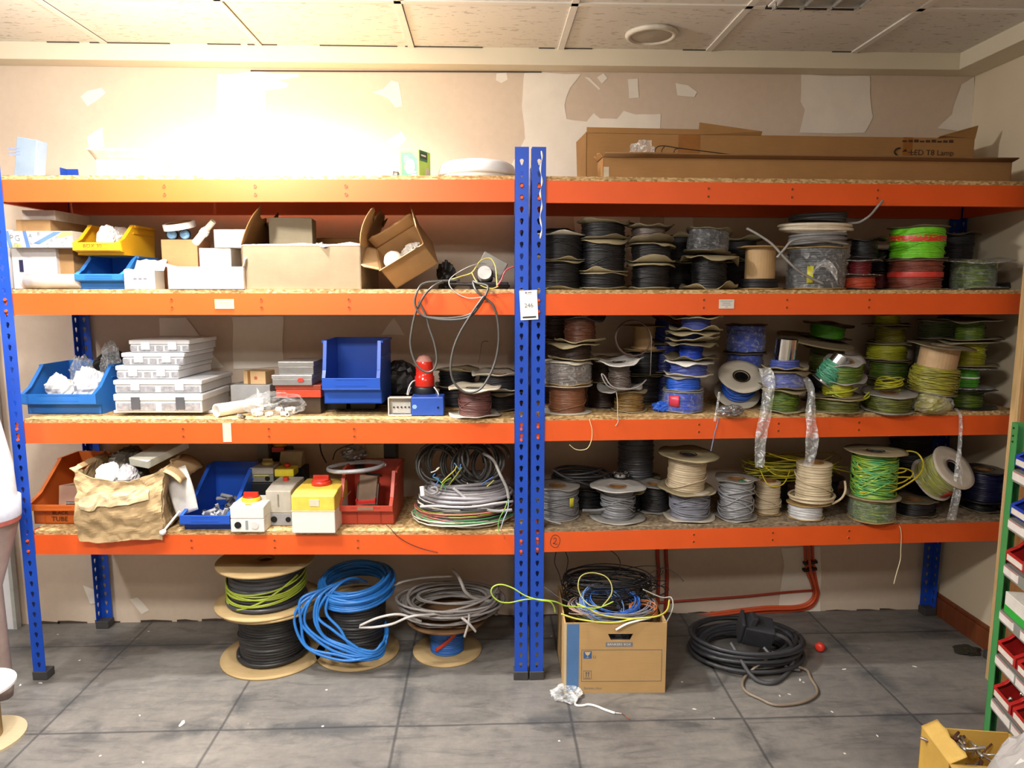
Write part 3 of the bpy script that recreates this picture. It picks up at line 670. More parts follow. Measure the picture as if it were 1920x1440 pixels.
# tipped carton of bulbs
C = LB.pv(750, 510, .085); rot = (radians(40), radians(-30), LB.ang-.12)
t = thing('bulb_box', 'small open cardboard box tipped on its corner holding a white bulb', 'box', C, rot=rot)
Rm = Euler(rot).to_matrix(); w, d, h = .185, .15, .10
m = MB(); e = .003
for a in ((-w/2, w/2, -d/2, -d/2+e, -h, 0), (-w/2, w/2, d/2-e, d/2, -h, 0), (-w/2, -w/2+e, -d/2, d/2, -h, 0), (w/2-e, w/2, -d/2, d/2, -h, 0), (-w/2, w/2, -d/2, d/2, -h, -h+e)): m.box(*a)
m.build('carton', CARD, t)
flap(t, (-w/2, d/2, 0), (-w/2, -d/2, 0), .06, 40, CARDL, jag=.012, seed=3); flap(t, (w/2, d/2, 0), (-w/2, d/2, 0), .055, -12, CARD, seed=5); flap(t, (w/2, -d/2, 0), (w/2, d/2, 0), .075, 12, CARD, seed=7); flap(t, (-w/2, -d/2, 0), (w/2, -d/2, 0), .02, 60, CARDL, seed=9)
low = min((Rm @ Vector((sx*w/2, sy*d/2, sz))).z for sx in (-1, 1) for sy in (-1, 1) for sz in (0, -h)); t.location.z = Z2-low+.0005
C = Vector(t.location)
t = thing('globe_bulb', 'white globe bulb in the mouth of the tipped small cardboard box', 'bulb', C+Rm @ Vector((-.045, -.028, -.022)), rot=rot)
m = MB(); m.lathe([(1e-5, .036), (.02, .03), (.033, .015), (.036, 0), (.03, -.02), (.016, -.04)], 30); m.build('globe', WHITE, t); m = MB(); m.lathe([(.016, -.038), (.015, -.06), (1e-5, -.062)], 20); m.build('screw_cap', METAL, t)
for i, (x, y, z, a, b, c, mt, lb) in enumerate(((.02, .0, -.055, .045, .04, .032, mat('#a39c94', .5), 'crumpled grey packing paper filling the tipped cardboard box'), (.045, -.035, -.04, .022, .018, .02, mat('#c9c8c8', .25, .6), 'scrap of silver foil beside the globe bulb in the tipped box'))):
    o = blob(a, b, c, .45, 20+i, flat=False).build('packing_paper' if i == 0 else 'foil_scrap', mt, loc=C+Rm @ Vector((x, y, z)), rot=rot); tag(o, lb, 'packing')
o = blob(.035, .05, .055, .6, 19).build('black_bundle', mat('#1a1817', .5), loc=LB.col(838, .2, Z2), rz=.3); tag(o, 'bristly black bundle behind the tipped small cardboard box', 'bundle')
# power supply with loose wires at the right end
t = thing('power_unit', 'grey metal unit with white disc and loose yellow wires by the blue uprights', 'electrical unit', LB.col(918, .12, Z2), LB.ang)
m = MB(); m.box(-.075, .07, .0, .16, 0, .026); m.build('base', BLACK, t, bev=.004)
m = MB(); m.box(-.035, .035, -.03, .03, -.05, .05); m.build('housing', mat('#8d8a84', .45), t, loc=(.008, .09, .088), rot=(0, radians(-62), 0), bev=.003)
m = MB(); m.cyl(.026, -.02, .02, 28); m.build('disc', mat('#e2e0de', .4), t, loc=(-.02, .03, .055), rot=(radians(72), radians(10), 0))
m = MB(); m.cyl(.03, -.026, .018, 28); m.build('backing', mat('#39393d', .5), t, loc=(-.018, .055, .05), rot=(radians(72), radians(10), 0))
vv = .03
def wpath(bay, pts, v): return smooth([bay.pv(p[0], p[1], p[2] if len(p) > 2 else v) for p in pts], 6)
def wire(bay, name, label, cat, pts, r, mt, v=.0, sub=None, group=None, parent=None):
    m = MB(); m.tube(wpath(bay, pts, v), r, 6); return tag(m.build(name, mt, recentre=True), label, cat, group)
wire(LB, 'earth_wire', 'thin yellow wire looping over the white disc of the power unit', 'wire', [(840,526,.04),(862,519,.03),(885,511,.05),(900,490,.07),(918,484,.08),(928,497,.07),(931,520,.05),(932,537,.04)], .0024, mat('#d6c66a', .4))
wire(LB, 'earth_wire', 'short yellow wire dropping to the shelf edge from the yellow loop', 'wire', [(885,512,.045),(893,527,.03),(905,537,.015),(922,541,.01),(934,537,.03)], .0022, mat('#d6c66a', .4))
wire(LB, 'grey_wire', 'thin grey wire looping down over the orange beam beside the black cable', 'wire', [(925,500,.09),(905,494,.08),(880,500,.04),(850,517,.01),(842,532,-.006),(855,549,-.01),(878,559,-.012),(905,557,-.014)], .0019, mat('#aaa6a0', .4))
wire(LB, 'red_wire', 'pink red wire curving up to the left blue upright', 'wire', [(931,537,.04),(940,525,.04),(946,510,.04),(955,503,.05),(964,500,.055)], .0026, mat('#c0525c', .4))
wire(LB, 'red_wire', 'thin red wire lying across the beam front towards the blue upright', 'wire', [(905,557,-.010),(920,553,-.007),(945,550,-.006),(962,549,-.005)], .0012, mat('#b04a45', .4))
wire(LB, 'black_cable', 'thick black cable end lying along the front of the second shelf', 'cable', [(843,532,.035),(870,533,.03),(900,534,.03),(930,536,.07),(955,537,.1)], .0062, BLACK)
# black cable hanging over the beam in loops
pts = [(862,525,.03),(800,530,.02),(783,545,-.008),(778,570,-.012),(790,590,-.014),(815,598,-.016),(850,600,-.018),(880,594,-.02),(898,575,-.02),(912,550,-.016),(914,536,-.006),(895,531,.01),(887,528,.02),(893,545,-.01),(908,558,-.012),(924,572,-.016),(933,600,-.018),(935,640,-.018),(928,680,-.02),(912,715,-.03),(895,733,-.036),(872,735,-.036),(852,718,-.036),(845,690,-.034),(850,655,-.03),(862,625,-.028),(878,598,-.03),(893,575,-.028),(908,555,-.022),(900,570,-.022),(880,590,-.012),(840,597,-.012),(800,595,-.012)]
wire(LB, 'black_cable', 'black cable hanging in big loops from the second shelf over the beam', 'cable', pts, .0044, mat('#4a4845', .4, 0, .1))
wire(LB, 'black_cable', 'narrow black cable loop hanging in front of the red beacon', 'cable', [(830,528,.02),(812,537,-.004),(795,555,-.008),(780,585,-.010),(772,620,-.012),(770,650,-.014),(780,682,-.02),(797,697,-.024),(812,694,-.024),(819,675,-.02),(815,645,-.016),(805,615,-.012),(798,590,-.010),(785,565,-.008)], .0042, mat('#474541', .4, 0, .1))
for i, p in enumerate(((838, 524), (834, 530))): pass

# ================================================================== LEFT BAY, THIRD SHELF
Z3 = LZ[2]
t, w, P = item(LB, 'storage_bin', 'light blue storage bin full of white bags at left end of third shelf', 'storage bin', 42, 182, Z3, py=779, group='plastic storage bins on the left bay'); hb = up_to(P, 690)
storage_bin(t, w, .30, hb, BINB, .45, .2); B0 = Vector(t.location)
for i, (dx, dy, dz, a, b, c, am, mt, lb) in enumerate(((-.05, .10, .035, .05, .045, .062, .4, PAPER, 'crumpled white paper bag at the front of the light blue bin'), (.055, .11, .035, .055, .06, .075, .4, mat('#dfe0e4', .4), 'white padded bag standing in the right half of light blue bin'), (-.03, .21, .075, .065, .045, .07, .5, FILMH, 'grey clear plastic bag spilling over the back of the light blue bin'), (.07, .235, .10, .035, .035, .085, .5, FILMH, 'twisted clear bag end pointing up behind the light blue bin'))):
    o = blob(a, b, c, am, 30+i).build('plastic_bag', mt, loc=B0+LB.U*dx+LB.V*dy+Vector((0, 0, dz)), rz=i); tag(o, lb, 'bag')
o = blob(.095, .045, .085, .3, 41).build('black_bag', mat('#24221f', .35), loc=LB.col(222, .385, Z3)+Vector((0, 0, .06)), rz=.4); tag(o, 'black plastic bag lying behind the light blue bin and organiser boxes', 'bag')
o = MB(); o.box(-.14, .14, 0, .1, 0, .058); o = o.build('black_case', BLACK, loc=LB.col(205, .348, Z3), rz=LB.ang); tag(o, 'low black case at the back of third shelf beneath the black bag', 'case')
# white sheet and five organiser boxes
t, w, P = item(LB, 'white_sheet', 'flat white plastic sheet under the pile of organiser boxes', 'sheet', 213, 398, Z3, py=775); m = MB(); m.box(-w/2, w/2, 0, .36, 0, .012); m.build('sheet', mat('#dcdcde', .5), t, bev=.002)
zz = Z3+.0125; yb = 763
CLR = mat('#c3c6cb', .22, 0, .05, 12); CLR2 = mat('#dfe1e4', .25, 0, .04, 10)
for i, (a, b, top, d, lb) in enumerate(((214, 381, 738, .26, 'bottom clear organiser box of the pile on third shelf'), (213, 379, 712, .30, 'second clear organiser box from the bottom of the pile, widest'), (217, 336, 685, .30, 'middle white organiser box of the pile of five'), (228, 346, 661, .27, 'second clear organiser box from the top of the pile'), (242, 356, 637, .25, 'topmost clear organiser box of the pile on third shelf'))):
    t, w, P = item(LB, 'organiser_box', lb, 'organiser box', a, b, zz, v=.055+.012*(i > 1)+.008*i, group='clear compartment boxes on the third shelf'); h = up_to(P, top)
    m = MB(); m.box(-w/2+.004, w/2-.004, .003, d-.003, 0, h*.62); m.build('tray', CLR if i != 2 else CLR2, t, bev=.004)
    m = MB(); m.box(-w/2, w/2, 0, d, h*.62, h*.97); m.build('lid', CLR2, t, bev=.004)
    m = MB(); m.box(-w/2+.01, w/2-.01, .01, d-.01, h*.97, h-.0005); m.build('lid_panel', CLR, t)
    n = 4 if i < 2 else 7
    m = MB()
    for q in range(n): x = -w/2+w*(q+.5)/n; m.box(x-w*.36/n, x+w*.36/n, .001, .004, h*.12, h*.5)
    m.build('compartment', mat('#9b9aa0', .3, 0, .3, 60), t)
    for x in ((-.25, .25) if i < 2 else (-.22, .22)):
        m = MB(); m.box(x*w-.016, x*w+.016, -.004, .002, h*.2, h*.82); m.build('latch', mat('#55565c', .4) if i == 0 else CLR2, t, bev=.001)
    zz += h+.0006
t, w, h = plain_box(LB, 'grey_flat_box', 'flat grey metal box right of the organiser boxes, under a small carton', 'box', 434, 508, 722, Z3, .11, mat('#8f9092', .4), v=.20)
t, w, h = plain_box(LB, 'small_carton', 'little brown carton with red print on the flat grey box', 'box', 455, 500, 696, Z3+h+.0005, .075, CARDL, v=.22, turn=-10)
m = MB(); m.lathe([(1e-5, 0), (.008, 0)], 5, 0, M=Matrix.Translation((.006, -.0008, h*.48)) @ Matrix.Rotation(pi/2, 4, 'X')); m.build('printed_mark', mat('#b0573f', .6), t)
m = MB(); m.box(-w*.3, -w*.18, -.001, 0, 0, h); m.build('tape_strip', CARDD, t)
# tins
z = Z3; T0 = .10
t, w, h = plain_box(LB, 'dark_tin', 'dark brown tin at the bottom of the pile beside the black trays', 'tin', 528, 602, 745, z, .10, mat('#4b3f35', .35, .3), v=T0+.01); z += h+.0005
t, w, h = plain_box(LB, 'red_box', 'flat red plastic box under two silver tins', 'box', 518, 602, 722, z, .14, mat('#b9442c', .4), v=T0, lid=mat('#8f3a28', .4)); z += h+.0005
t, w, h = plain_box(LB, 'silver_tin', 'lower silver tin with a red badge, on the red box', 'tin', 511, 585, 703, z, .15, mat('#a9a9ab', .3, .6), v=T0-.01, lid=mat('#b9b9bb', .3, .6)); z += h+.0005
m = MB(); m.cyl(.008, 0, .001, 16, 0, M=Matrix.Translation((w*.22, -.0025, h*.5)) @ Matrix.Rotation(pi/2, 4, 'X') @ Matrix.Diagonal((1.5, 1, 1, 1))); m.build('badge', mat('#c23a30', .4), t)
plain_box(LB, 'silver_tin', 'upper silver tin lying on the tin with the red badge', 'tin', 523, 588, 678, z, .15, mat('#9c9b9a', .3, .6), v=T0, lid=mat('#a8a6a3', .3, .6))
# cardboard tube
P = on_z(404, 783, Z3); t = thing('white_tube', 'white cardboard tube lying on the front edge of third shelf', 'tube', P+Vector((0, .01, .0245)), rot=(pi/2, 0, -.62))
m = MB(); m.pipe(.0245, .0195, -.19, .0, 32); m.build('tube', PAPER, t)
# bag of fittings
P = on_z(505, 783, Z3)
o = blob(.115, .055, .05, .32, 51).build('clear_bag', FILM, loc=P+LB.V*.055+LB.U*.0, rz=LB.ang); tag(o, 'clear plastic bag of small white fittings beside the white tube', 'bag')
m = MB(); m.sheet(lambda a, b: (-.06+.05*a-.03*b*a, .05+.03*a*(1-b), .03+.075*b*(1-.4*a)+.008*noise.noise(Vector((a*5, b*5, 0)))), 8, 10, .0006, sm=False)
o = m.build('bag_end', FILMH, loc=P, rz=LB.ang); tag(o, 'pointed open end of a clear bag standing up beside the white tube', 'bag')
q = random.Random(4)
for i in range(12):
    x, y = q.uniform(-.085, .075), q.uniform(.02, .08)
    t = thing('white_fitting', 'small white plastic fitting lying in the clear bag', 'fitting', P+LB.U*x+LB.V*y+Vector((0, 0, .009+.012*(i % 2))), rot=(pi/2, 0, q.uniform(0, 6)), group='white fittings in the clear bag')
    m = MB(); m.pipe(.008, .005, -.012, .012, 14); m.build('sleeve', WHITE, t); m = MB(); m.pipe(.0095, .008, -.003, .003, 14); m.build('collar', WHITE, t)
P = on_z(451, 784, Z3); t = thing('metal_gland', 'small metal cable gland on the front edge beside the white tube', 'gland', P+Vector((0, 0, .008)), rot=(pi/2, 0, .9))
m = MB(); m.pipe(.0078, .005, -.014, .012, 6); m.build('nut', METAL, t); m = MB(); m.pipe(.006, .004, .012, .026, 16); m.build('thread', METAL, t)
# blue bin on two black trays
P0 = None
for i, (a, b) in enumerate(((594, 652), (655, 706))):
    t, w, P = item(LB, 'black_tray', ('left', 'right')[i]+' of two black plastic trays under the blue bin', 'tray', a, b, Z3, py=768, group='black trays under the blue bin'); h = up_to(P, 747)
    m = MB(); m.prism([(-w/2+.006, 0), (w/2-.006, 0), (w/2, h), (-w/2, h)], lambda p, r, c: (p, c, r), 0, .16); m.build('tray', mat('#2c2b2c', .4), t, bev=.002); m = MB(); m.box(-w/2-.002, w/2+.002, -.003, .163, h-.004, h+.0005); m.build('rim', mat('#343334', .4), t)
P0 = P; zt = Z3+h+.001
t, w, P = item(LB, 'storage_bin', 'empty deep blue storage bin on two black trays, middle of third shelf', 'storage bin', 605, 714, zt, v=.045, group='plastic storage bins on the left bay'); h = up_to(P, 640)
storage_bin(t, w, .24, h, BINN, .42, .2, run=.16)
# connection unit, beacon
t, w, P = item(LB, 'terminal_unit', 'white and blue terminal unit near the right end of third shelf', 'electrical unit', 728, 832, Z3, py=780, turn=2); h = up_to(P, 745); m = MB()
m.box(-w/2, -w/2+w*.42, 0, .006, 0, .006); m.box(-w/2, -w/2+.004, 0, .085, 0, h); m.box(-w/2, -w*.08, 0, .085, h-.004, h); m.box(-w/2, -w*.08, .03, .085, 0, h); m.build('white_case', mat('#d6d2ca', .45), t, bev=.001)
m = MB(); m.box(-w*.08, w/2, -.002, .087, 0, h+.001); m.build('blue_cover', mat('#2f55b5', .3, 0, .1, 14), t, bev=.004)
m = MB(); m.box(-w*.43, -w*.10, .014, .03, .008, h*.72); m.build('terminal_block', mat('#b9bab8', .4), t)
for i in range(5): m = MB(); m.cyl(.0035, 0, .002, 10, 0, M=Matrix.Translation((-w*.40+i*w*.068, .013, h*.45)) @ Matrix.Rotation(pi/2, 4, 'X')); m.build('screw', mat('#3b3b3d', .4), t)
m = MB(); m.cyl(.004, 0, .002, 12, 0, M=Matrix.Translation((w*.40, -.002, h*.45)) @ Matrix.Rotation(pi/2, 4, 'X')); m.build('fixing_hole', DARKHOLE, t)
m = MB(); m.lathe([(1e-5, 0), (.009, 0)], 6, 0, M=Matrix.Translation((-w*.02, -.003, h*.5)) @ Matrix.Rotation(pi/2, 4, 'X')); m.build('splash_mark', mat('#8fb4e6', .4), t)
P = LB.col(797, .16, Z3); t = thing('red_beacon', 'red warning beacon on a black base behind the terminal unit', 'beacon', P, LB.ang); H = up_to(P, 665); k = mpp(P); R = 19*k
m = MB(); m.lathe([(1e-5, 0), (R*.9, 0), (R*.92, H*.26), (R*1.06, H*.28), (R*1.08, H*.42), (R*.98, H*.46), (1e-5, H*.46)], 32); m.build('base', mat('#1d1d20', .45), t)
m = MB(); m.lathe([(R*.96, H*.46), (R*.96, H*.62), (R*.86, H*.64), (R*.84, H*.74), (R*.86, H*.76), (R*.8, H*.88), (R*.5, H*.97), (1e-5, H)], 32); m.build('lens', mat('#c92a1c', .15, 0, .06), t)
m = MB(); m.lathe([(R*.82, H*.885), (R*.55, H*.975), (1e-5, H*1.005)], 32); m.build('pale_top', mat('#a8756a', .6), t)  # paler, matt cap over the crown of the lens
m = MB(); m.tube(smooth([(-R*1.25, -.03, .10), (-R*1.5, -.035, .07), (-R*1.3, -.035, .035), (-R*.7, -.035, .022), (-R*1.6, -.035, .06), (-R*1.1, -.03, .12), (-R*.2, .05, .11)], 8), .0028); m.tube(smooth([(R*1.0, -.03, .1), (R*1.45, -.035, .07), (R*1.1, -.036, .03), (R*.4, -.04, .02)], 8), .0028); m.build('white_cord', PAPER, t)

# ================================================================== LEFT BAY, FOURTH SHELF
Z4 = LZ[3]
t, w, P = item(LB, 'storage_bin', 'orange storage bin marked TUBE at the left end of bottom shelf', 'storage bin', 53, 163, Z4, py=988, group='plastic storage bins on the left bay'); h = up_to(P, 884)
storage_bin(t, w, .34, h, BINO, .40, .25, run=.62); text('TUBE', .026, mat('#4a2b12', .6), t, (-.012, .034, h*.09), name='handwriting'); text('BLACK', .020, mat('#4a2b12', .6), t, (-.008, .034, h*.2), name='handwriting')
m = MB()
for x in (-.07, .06): m.box(x, x+.003, .033, .035, 0, h*.23)
m.build('moulded_rib', BINO, t); B0 = Vector(t.location)
t = thing('pinkish_carton', 'pinkish brown carton lying in the orange bin', 'box', B0+LB.U*.02+LB.V*.09+Vector((0, 0, .022)), LB.ang-.15, rot=(radians(-8), 0, LB.ang-.06)); m = MB(); m.box(-.075, .07, 0, .11, .0, .11); m.build('carton', cardboard('#c09a86', .08), t, bev=.002)
P = LB.pv(124, 944, .06); t = thing('steel_tube', 'short steel tube poking over the lip of the orange bin', 'tube', P, rot=(radians(80), 0, radians(-60))); m = MB(); m.pipe(.0075, .006, -.11, 0, 18); m.build('tube', mat('#8b8b8e', .25, .9), t)
# crumpled carton hanging over the edge
P = on_z(243, 992, Z4); k = mpp(P); t = thing('crumpled_carton', 'crumpled brown carton overhanging the front of the bottom shelf', 'box', P+LB.V*-.055+Vector((0, 0, .004)), LB.ang+radians(5))
w, d, h = .295, .27, .235
CR = cardboard('#b49a74', .2); m = MB()
def crum(p, s): n = noise.noise_vector(Vector(p)*9+Vector((s, 0, 0))); n2 = noise.noise_vector(Vector(p)*26+Vector((s, 7, 0))); n3 = noise.noise_vector(Vector(p)*60); return Vector(p)+n*.016+n2*.009+n3*.003
def side(a, b, sag=0):
    a, b = Vector(a), Vector(b)
    def fn(u, v):
        p = a+(b-a)*u; z = v*h*(1-.16*sin(pi*u)*sag)-(1-v)*.030*sag*1.0; q_ = crum((p.x, p.y+(-.01*sin(pi*v))*sag, z), 1); q_.z = q_.z if sag else max(q_.z, .004); return q_
    m.sheet(fn, 40, 30, .004, sm=False)
side((-w/2, 0, 0), (w/2, 0, 0), 1); side((w/2, 0, 0), (w/2*.96, d, 0), .0); side((w/2, d, 0), (-w/2, d, 0), 0); side((-w/2, d, 0), (-w/2, 0, 0), 0)
m.sheet(lambda u, v: (-w/2+w*u, .06+(d-.06)*v, .004), 6, 6, .004); m.build('carton', CR, t)
flap(t, (w/2, .0, h*.98), (w/2*.96, d, h*.98), .085, 100, CARDL, seed=2, bend=25); flap(t, (w/2, d, h), (-w/2, d, h), .06, 15, CARD, seed=5); flap(t, (-w/2, d, h), (-w/2, 0, h), .02, 50, CARDL, seed=6)
m = MB(); m.sheet(lambda u, v: crum((-w/2+.02+(w*.78)*u, -.016, h*.40+.05*v+.03*u), 1)+Vector((0, -.006, 0)), 30, 6, .0012, sm=False); m.build('clear_tape', mat('#c9b591', .2), t)
B0 = Vector(t.location)
for i, (x, y, z, a, b, c, mt, lb, cat) in enumerate(((-.03, .14, .16, .07, .07, .075, mat('#3a352c', .4), 'dark lump of plastic sticking out of the crumpled carton', 'packing'), (-.06, .05, .15, .05, .035, .055, PAPER, 'crumpled white paper at the front of the crumpled carton', 'paper'), (.0, .06, .15, .05, .04, .05, mat('#a9a6aa', .5), 'grey crumpled paper in the middle of the crumpled carton', 'paper'))):
    o = blob(a, b, c, .4, 60+i).build('packing', mt, loc=B0+LB.U*x+LB.V*y+Vector((0, 0, z)), rz=i); tag(o, lb, cat)
t = thing('pale_carton', 'pale green-grey carton lying across the top of the crumpled carton', 'box', B0+LB.U*.055+LB.V*.05+Vector((0, 0, .236)), rot=(radians(11), radians(4), LB.ang-.35)); m = MB(); m.box(-.045, .045, 0, .2, 0, .03); m.build('carton', mat('#a9a89c', .6), t, bev=.002)
# blue bin with fittings, white padded bag
t, w, P = item(LB, 'storage_bin', 'dark blue storage bin of grey clips right of the crumpled carton', 'storage bin', 338, 432, Z4, py=998, group='plastic storage bins on the left bay'); h = up_to(P, 905)
storage_bin(t, w, .33, h, BINN, .34, .12, run=.8); B0 = Vector(t.location); q = random.Random(9)
for i in range(46):
    x, y = q.uniform(-w*.2, w*.42), q.uniform(.05, .26); z = .016+.028*q.random()+.09*y
    m = MB(); ty = i % 3
    if ty == 0: m.pipe(.012, .009, -.006, .006, 16)
    elif ty == 1: m.box(-.02, .02, -.006, .006, -.004, .004)
    else: m.pipe(.007, .005, -.022, .022, 12)
    o = m.build('cable_clip', mat(('#6f7076', '#bfc0c2', '#4c4c52')[i % 3 if i % 5 else 1], .4), loc=B0+LB.U*x+LB.V*y+Vector((0, 0, z)), rot=(q.uniform(-1.2, 1.2), q.uniform(-1.2, 1.2), q.uniform(0, 6))); tag(o, ('grey ring clip', 'pale flat clip', 'grey sleeve')[ty]+' in the heap in the dark blue bottom-shelf bin', 'clip', ('ring clips', 'flat clips', 'sleeves')[ty]+' in the dark blue bin')
P = LB.pv(352, 962, .03); t = thing('padded_bag', 'white padded bag leaning across the dark blue bin', 'bag', P, rot=(radians(-16), radians(-24), LB.ang)); t.rotation_euler = (radians(-14), radians(-20), LB.ang)
m = MB(); m.sheet(lambda u, v: ((u-.5)*.095*(.9+.1*sin(pi*v)), -.012*sin(pi*u)*sin(pi*v), v*.175), 12, 14, .001); m.sheet(lambda u, v: ((u-.5)*.095*(.9+.1*sin(pi*v)), .012*sin(pi*u)*sin(pi*v)+.0012, v*.175), 12, 14, .001); m.build('bag', mat('#cfccc9', .4), t)
P = LB.pv(305, 998, -.02); t = thing('white_fastener', 'white plastic fastener leaning from shelf edge to the dark blue bin', 'fastener', P, rot=(radians(-14), radians(38), LB.ang))
m = MB(); m.cyl(.0042, .004, .095, 12); m.build('stem', PAPER, t); m = MB(); m.lathe([(1e-5, -.011), (.008, -.009), (.0125, 0), (.009, .010), (.004, .014)], 18); m.build('head', PAPER, t)
# isolators
GRYP = mat('#b4b1a8', .4, 0, .05); YELP = mat('#e0bd2c', .35, 0, .05); REDP = mat('#c33524', .3, 0, .05); WHP = mat('#dedcd6', .38, 0, .03)
def knob(t, c, r, dish=YELP, kn=REDP, rot=(0,0,0), flat=True):
    m = MB(); m.lathe([(1e-5, 0), (r, 0), (r*1.02, r*.22), (r*.96, r*.45), (1e-5, r*.45)], 30); m.build('dial_ring', dish, t, loc=c, rot=rot)
    o = MB(); o.lathe([(1e-5, r*.45), (r*.88, r*.45), (r*.86, r*.6), (1e-5, r*.62)], 30); o.box(-r*.8, r*.8, -r*.16, r*.16, r*.55, r*.98); o.build('handle', kn, t, loc=c, rot=rot, bev=.001)
def iso(label, px0, px1, py, pyt, d, base, cover, split=.45, v=None, turn=0, holes=(), zb=None, name='isolator_switch', slope=.25):
    t, w, P = item(LB, name, label, 'switch', px0, px1, Z4 if zb is None else zb, py=py if v is None else None, v=v, group='isolator switches on the bottom shelf', turn=turn); h = up_to(P, pyt)
    m = MB(); m.box(-w/2, w/2, 0, d, 0, h*split); m.build('base', base, t, bev=.003)
    m = MB(); m.prism([(0, h*split), (d, h*split), (d, h), (d*slope, h), (.0, h*(1-.2*slope))], lambda a, b, c: (c, a, b), -w/2, w/2); m.build('cover', cover, t, bev=.004)
    for x, zz, r, mt in holes: q = MB(); q.cyl(r, 0, .0025, 18, 0, M=Matrix.Translation((x*w, 0, zz*h)) @ Matrix.Rotation(pi/2, 4, 'X')); q.build('knockout', mt, t)
    return t, w, h
t, w, h = iso('white isolator switch with yellow ring and red knob beside the blue bin', 433, 496, 998, 948, .14, WHP, WHP, .5, holes=((-.28, .27, .0125, DARKHOLE), (.22, .27, .015, mat('#cfcdc8', .4))))
knob(t, (-.005, .065, h), .034); m = MB(); m.box(-.007, .003, -.001, .001, h*.1, h*.44); m.build('slot', GREY, t)
for v_ in (1,): m = MB(); m.prism([(-.012, h+.0002), (.012, h+.0002), (0, h+.0004)], lambda a, b, c: (a, c*.02+.012-b*0, b), 0, .5); m.build('yellow_mark', YELP, t)
t, w, h = iso('grey isolator switch with arched cover and small red button', 500, 548, 986, 914, .16, mat('#8f9095', .45), mat('#b3ada1', .45), .33, turn=-2, holes=((-.2, .17, .012, DARKHOLE), (.36, .17, .010, DARKHOLE)), slope=.45)
m = MB(); m.cyl(.011, 0, .014, 18); m.build('push_button', REDP, t, loc=(-.004, .10, h)); m = MB(); m.box(-.003, .002, -.002, .0, h*.5, h*.82); m.build('rib', mat('#7f7b72', .5), t)
t, w, h = iso('large yellow isolator switch on white base with red rotary handle', 548, 629, 1000, 925, .21, WHP, mat('#e3c552', .35), .56, slope=.30)
knob(t, (.0, .125, h), .037, REDP, REDP); m = MB(); m.box(-.012, .024, -.0015, 0, h*.68, h*.84); m.build('rating_plate', mat('#c9c5ae', .4), t); m = MB(); m.box(-w/2-.001, w/2+.001, -.001, .262, h*.545, h*.565); m.build('seam', mat('#cfc9a8', .4), t)
plain_box(LB, 'black_enclosure', 'black enclosure at the back under the grey and yellow switches', 'box', 462, 566, 906, Z4, .115, mat('#1b1b1d', .5), v=.22)
zz = Z4+.137; P = LB.col(514, .22, Z4); zz = P.z+up_to(P, 906)+.001
t, w, h = iso('grey switch with a yellow label strip at the back of the bottom shelf', 469, 513, 0, 876, .10, mat('#77756f', .5), mat('#96918a', .5), .5, v=.23, zb=zz, holes=((.25, .25, .010, DARKHOLE),))
m = MB(); m.box(-.03, .03, -.004, 0, h*.42, h*.49); m.build('yellow_strip', mat('#c9c02c', .4), t); knob(t, (.01, .05, h), .024, mat('#a89a5a', .5), mat('#9b8d55', .5))
t, w, h = iso('yellow and black push button station with red mushroom button at the back', 515, 551, 0, 880, .07, BLACK, mat('#d6c42c', .4), .4, v=.235, zb=zz, slope=.1)
m = MB(); m.cyl(.008, 0, .006, 16); m.lathe([(.008, .004), (.013, .006), (.014, .012), (.009, .017), (1e-5, .018)], 20); m.build('mushroom_button', REDP, t, loc=(.004, .035, h))
t, w, h1 = plain_box(LB, 'black_enclosure', 'upright black enclosure against the wall behind the switches', 'box', 500, 572, 878, Z4, .08, mat('#201f20', .5), v=.345)
t, w, P = item(LB, 'cream_cover', 'cream plastic cover tilted on the black enclosure behind the switches', 'cover', 522, 564, Z4+h1+.001, v=.345); h = up_to(P, 850); m = MB(); m.prism([(0, 0), (.07, 0), (.07, h), (.035, h)], lambda a, b, c: (c, a, b), -w/2, w/2); m.build('cover', mat('#b5ac90', .5), t, bev=.003)
t, w, P = item(LB, 'grey_trunking', 'grey upright box standing at the back left of the switches', 'box', 487, 507, Z4, v=.38); h = up_to(P, 830); m = MB(); m.box(-w/2, w/2, 0, .06, 0, h); m.build('body', mat('#6d675c', .5), t, bev=.002)
t, w, P = item(LB, 'yellow_switch', 'switch with yellow ring and red knob under the third beam at the back', 'switch', 508, 552, Z4, v=.435-.005); P2 = P
m = MB(); hh = up_to(P, 838); m.box(-w/2, w/2, 0, .018, 0, hh); m.build('column', mat('#2c2620', .5), t); m = MB(); m.lathe([(1e-5, 0), (.03, 0), (.03, .012), (1e-5, .012)], 28, 0, c=(0, .0, hh+.006)); m.build('dial_ring', mat('#c98f2a', .4), t); m = MB(); m.box(-.028, .024, -.03, -.022, hh-.016, hh+.004); m.build('handle', REDP, t)
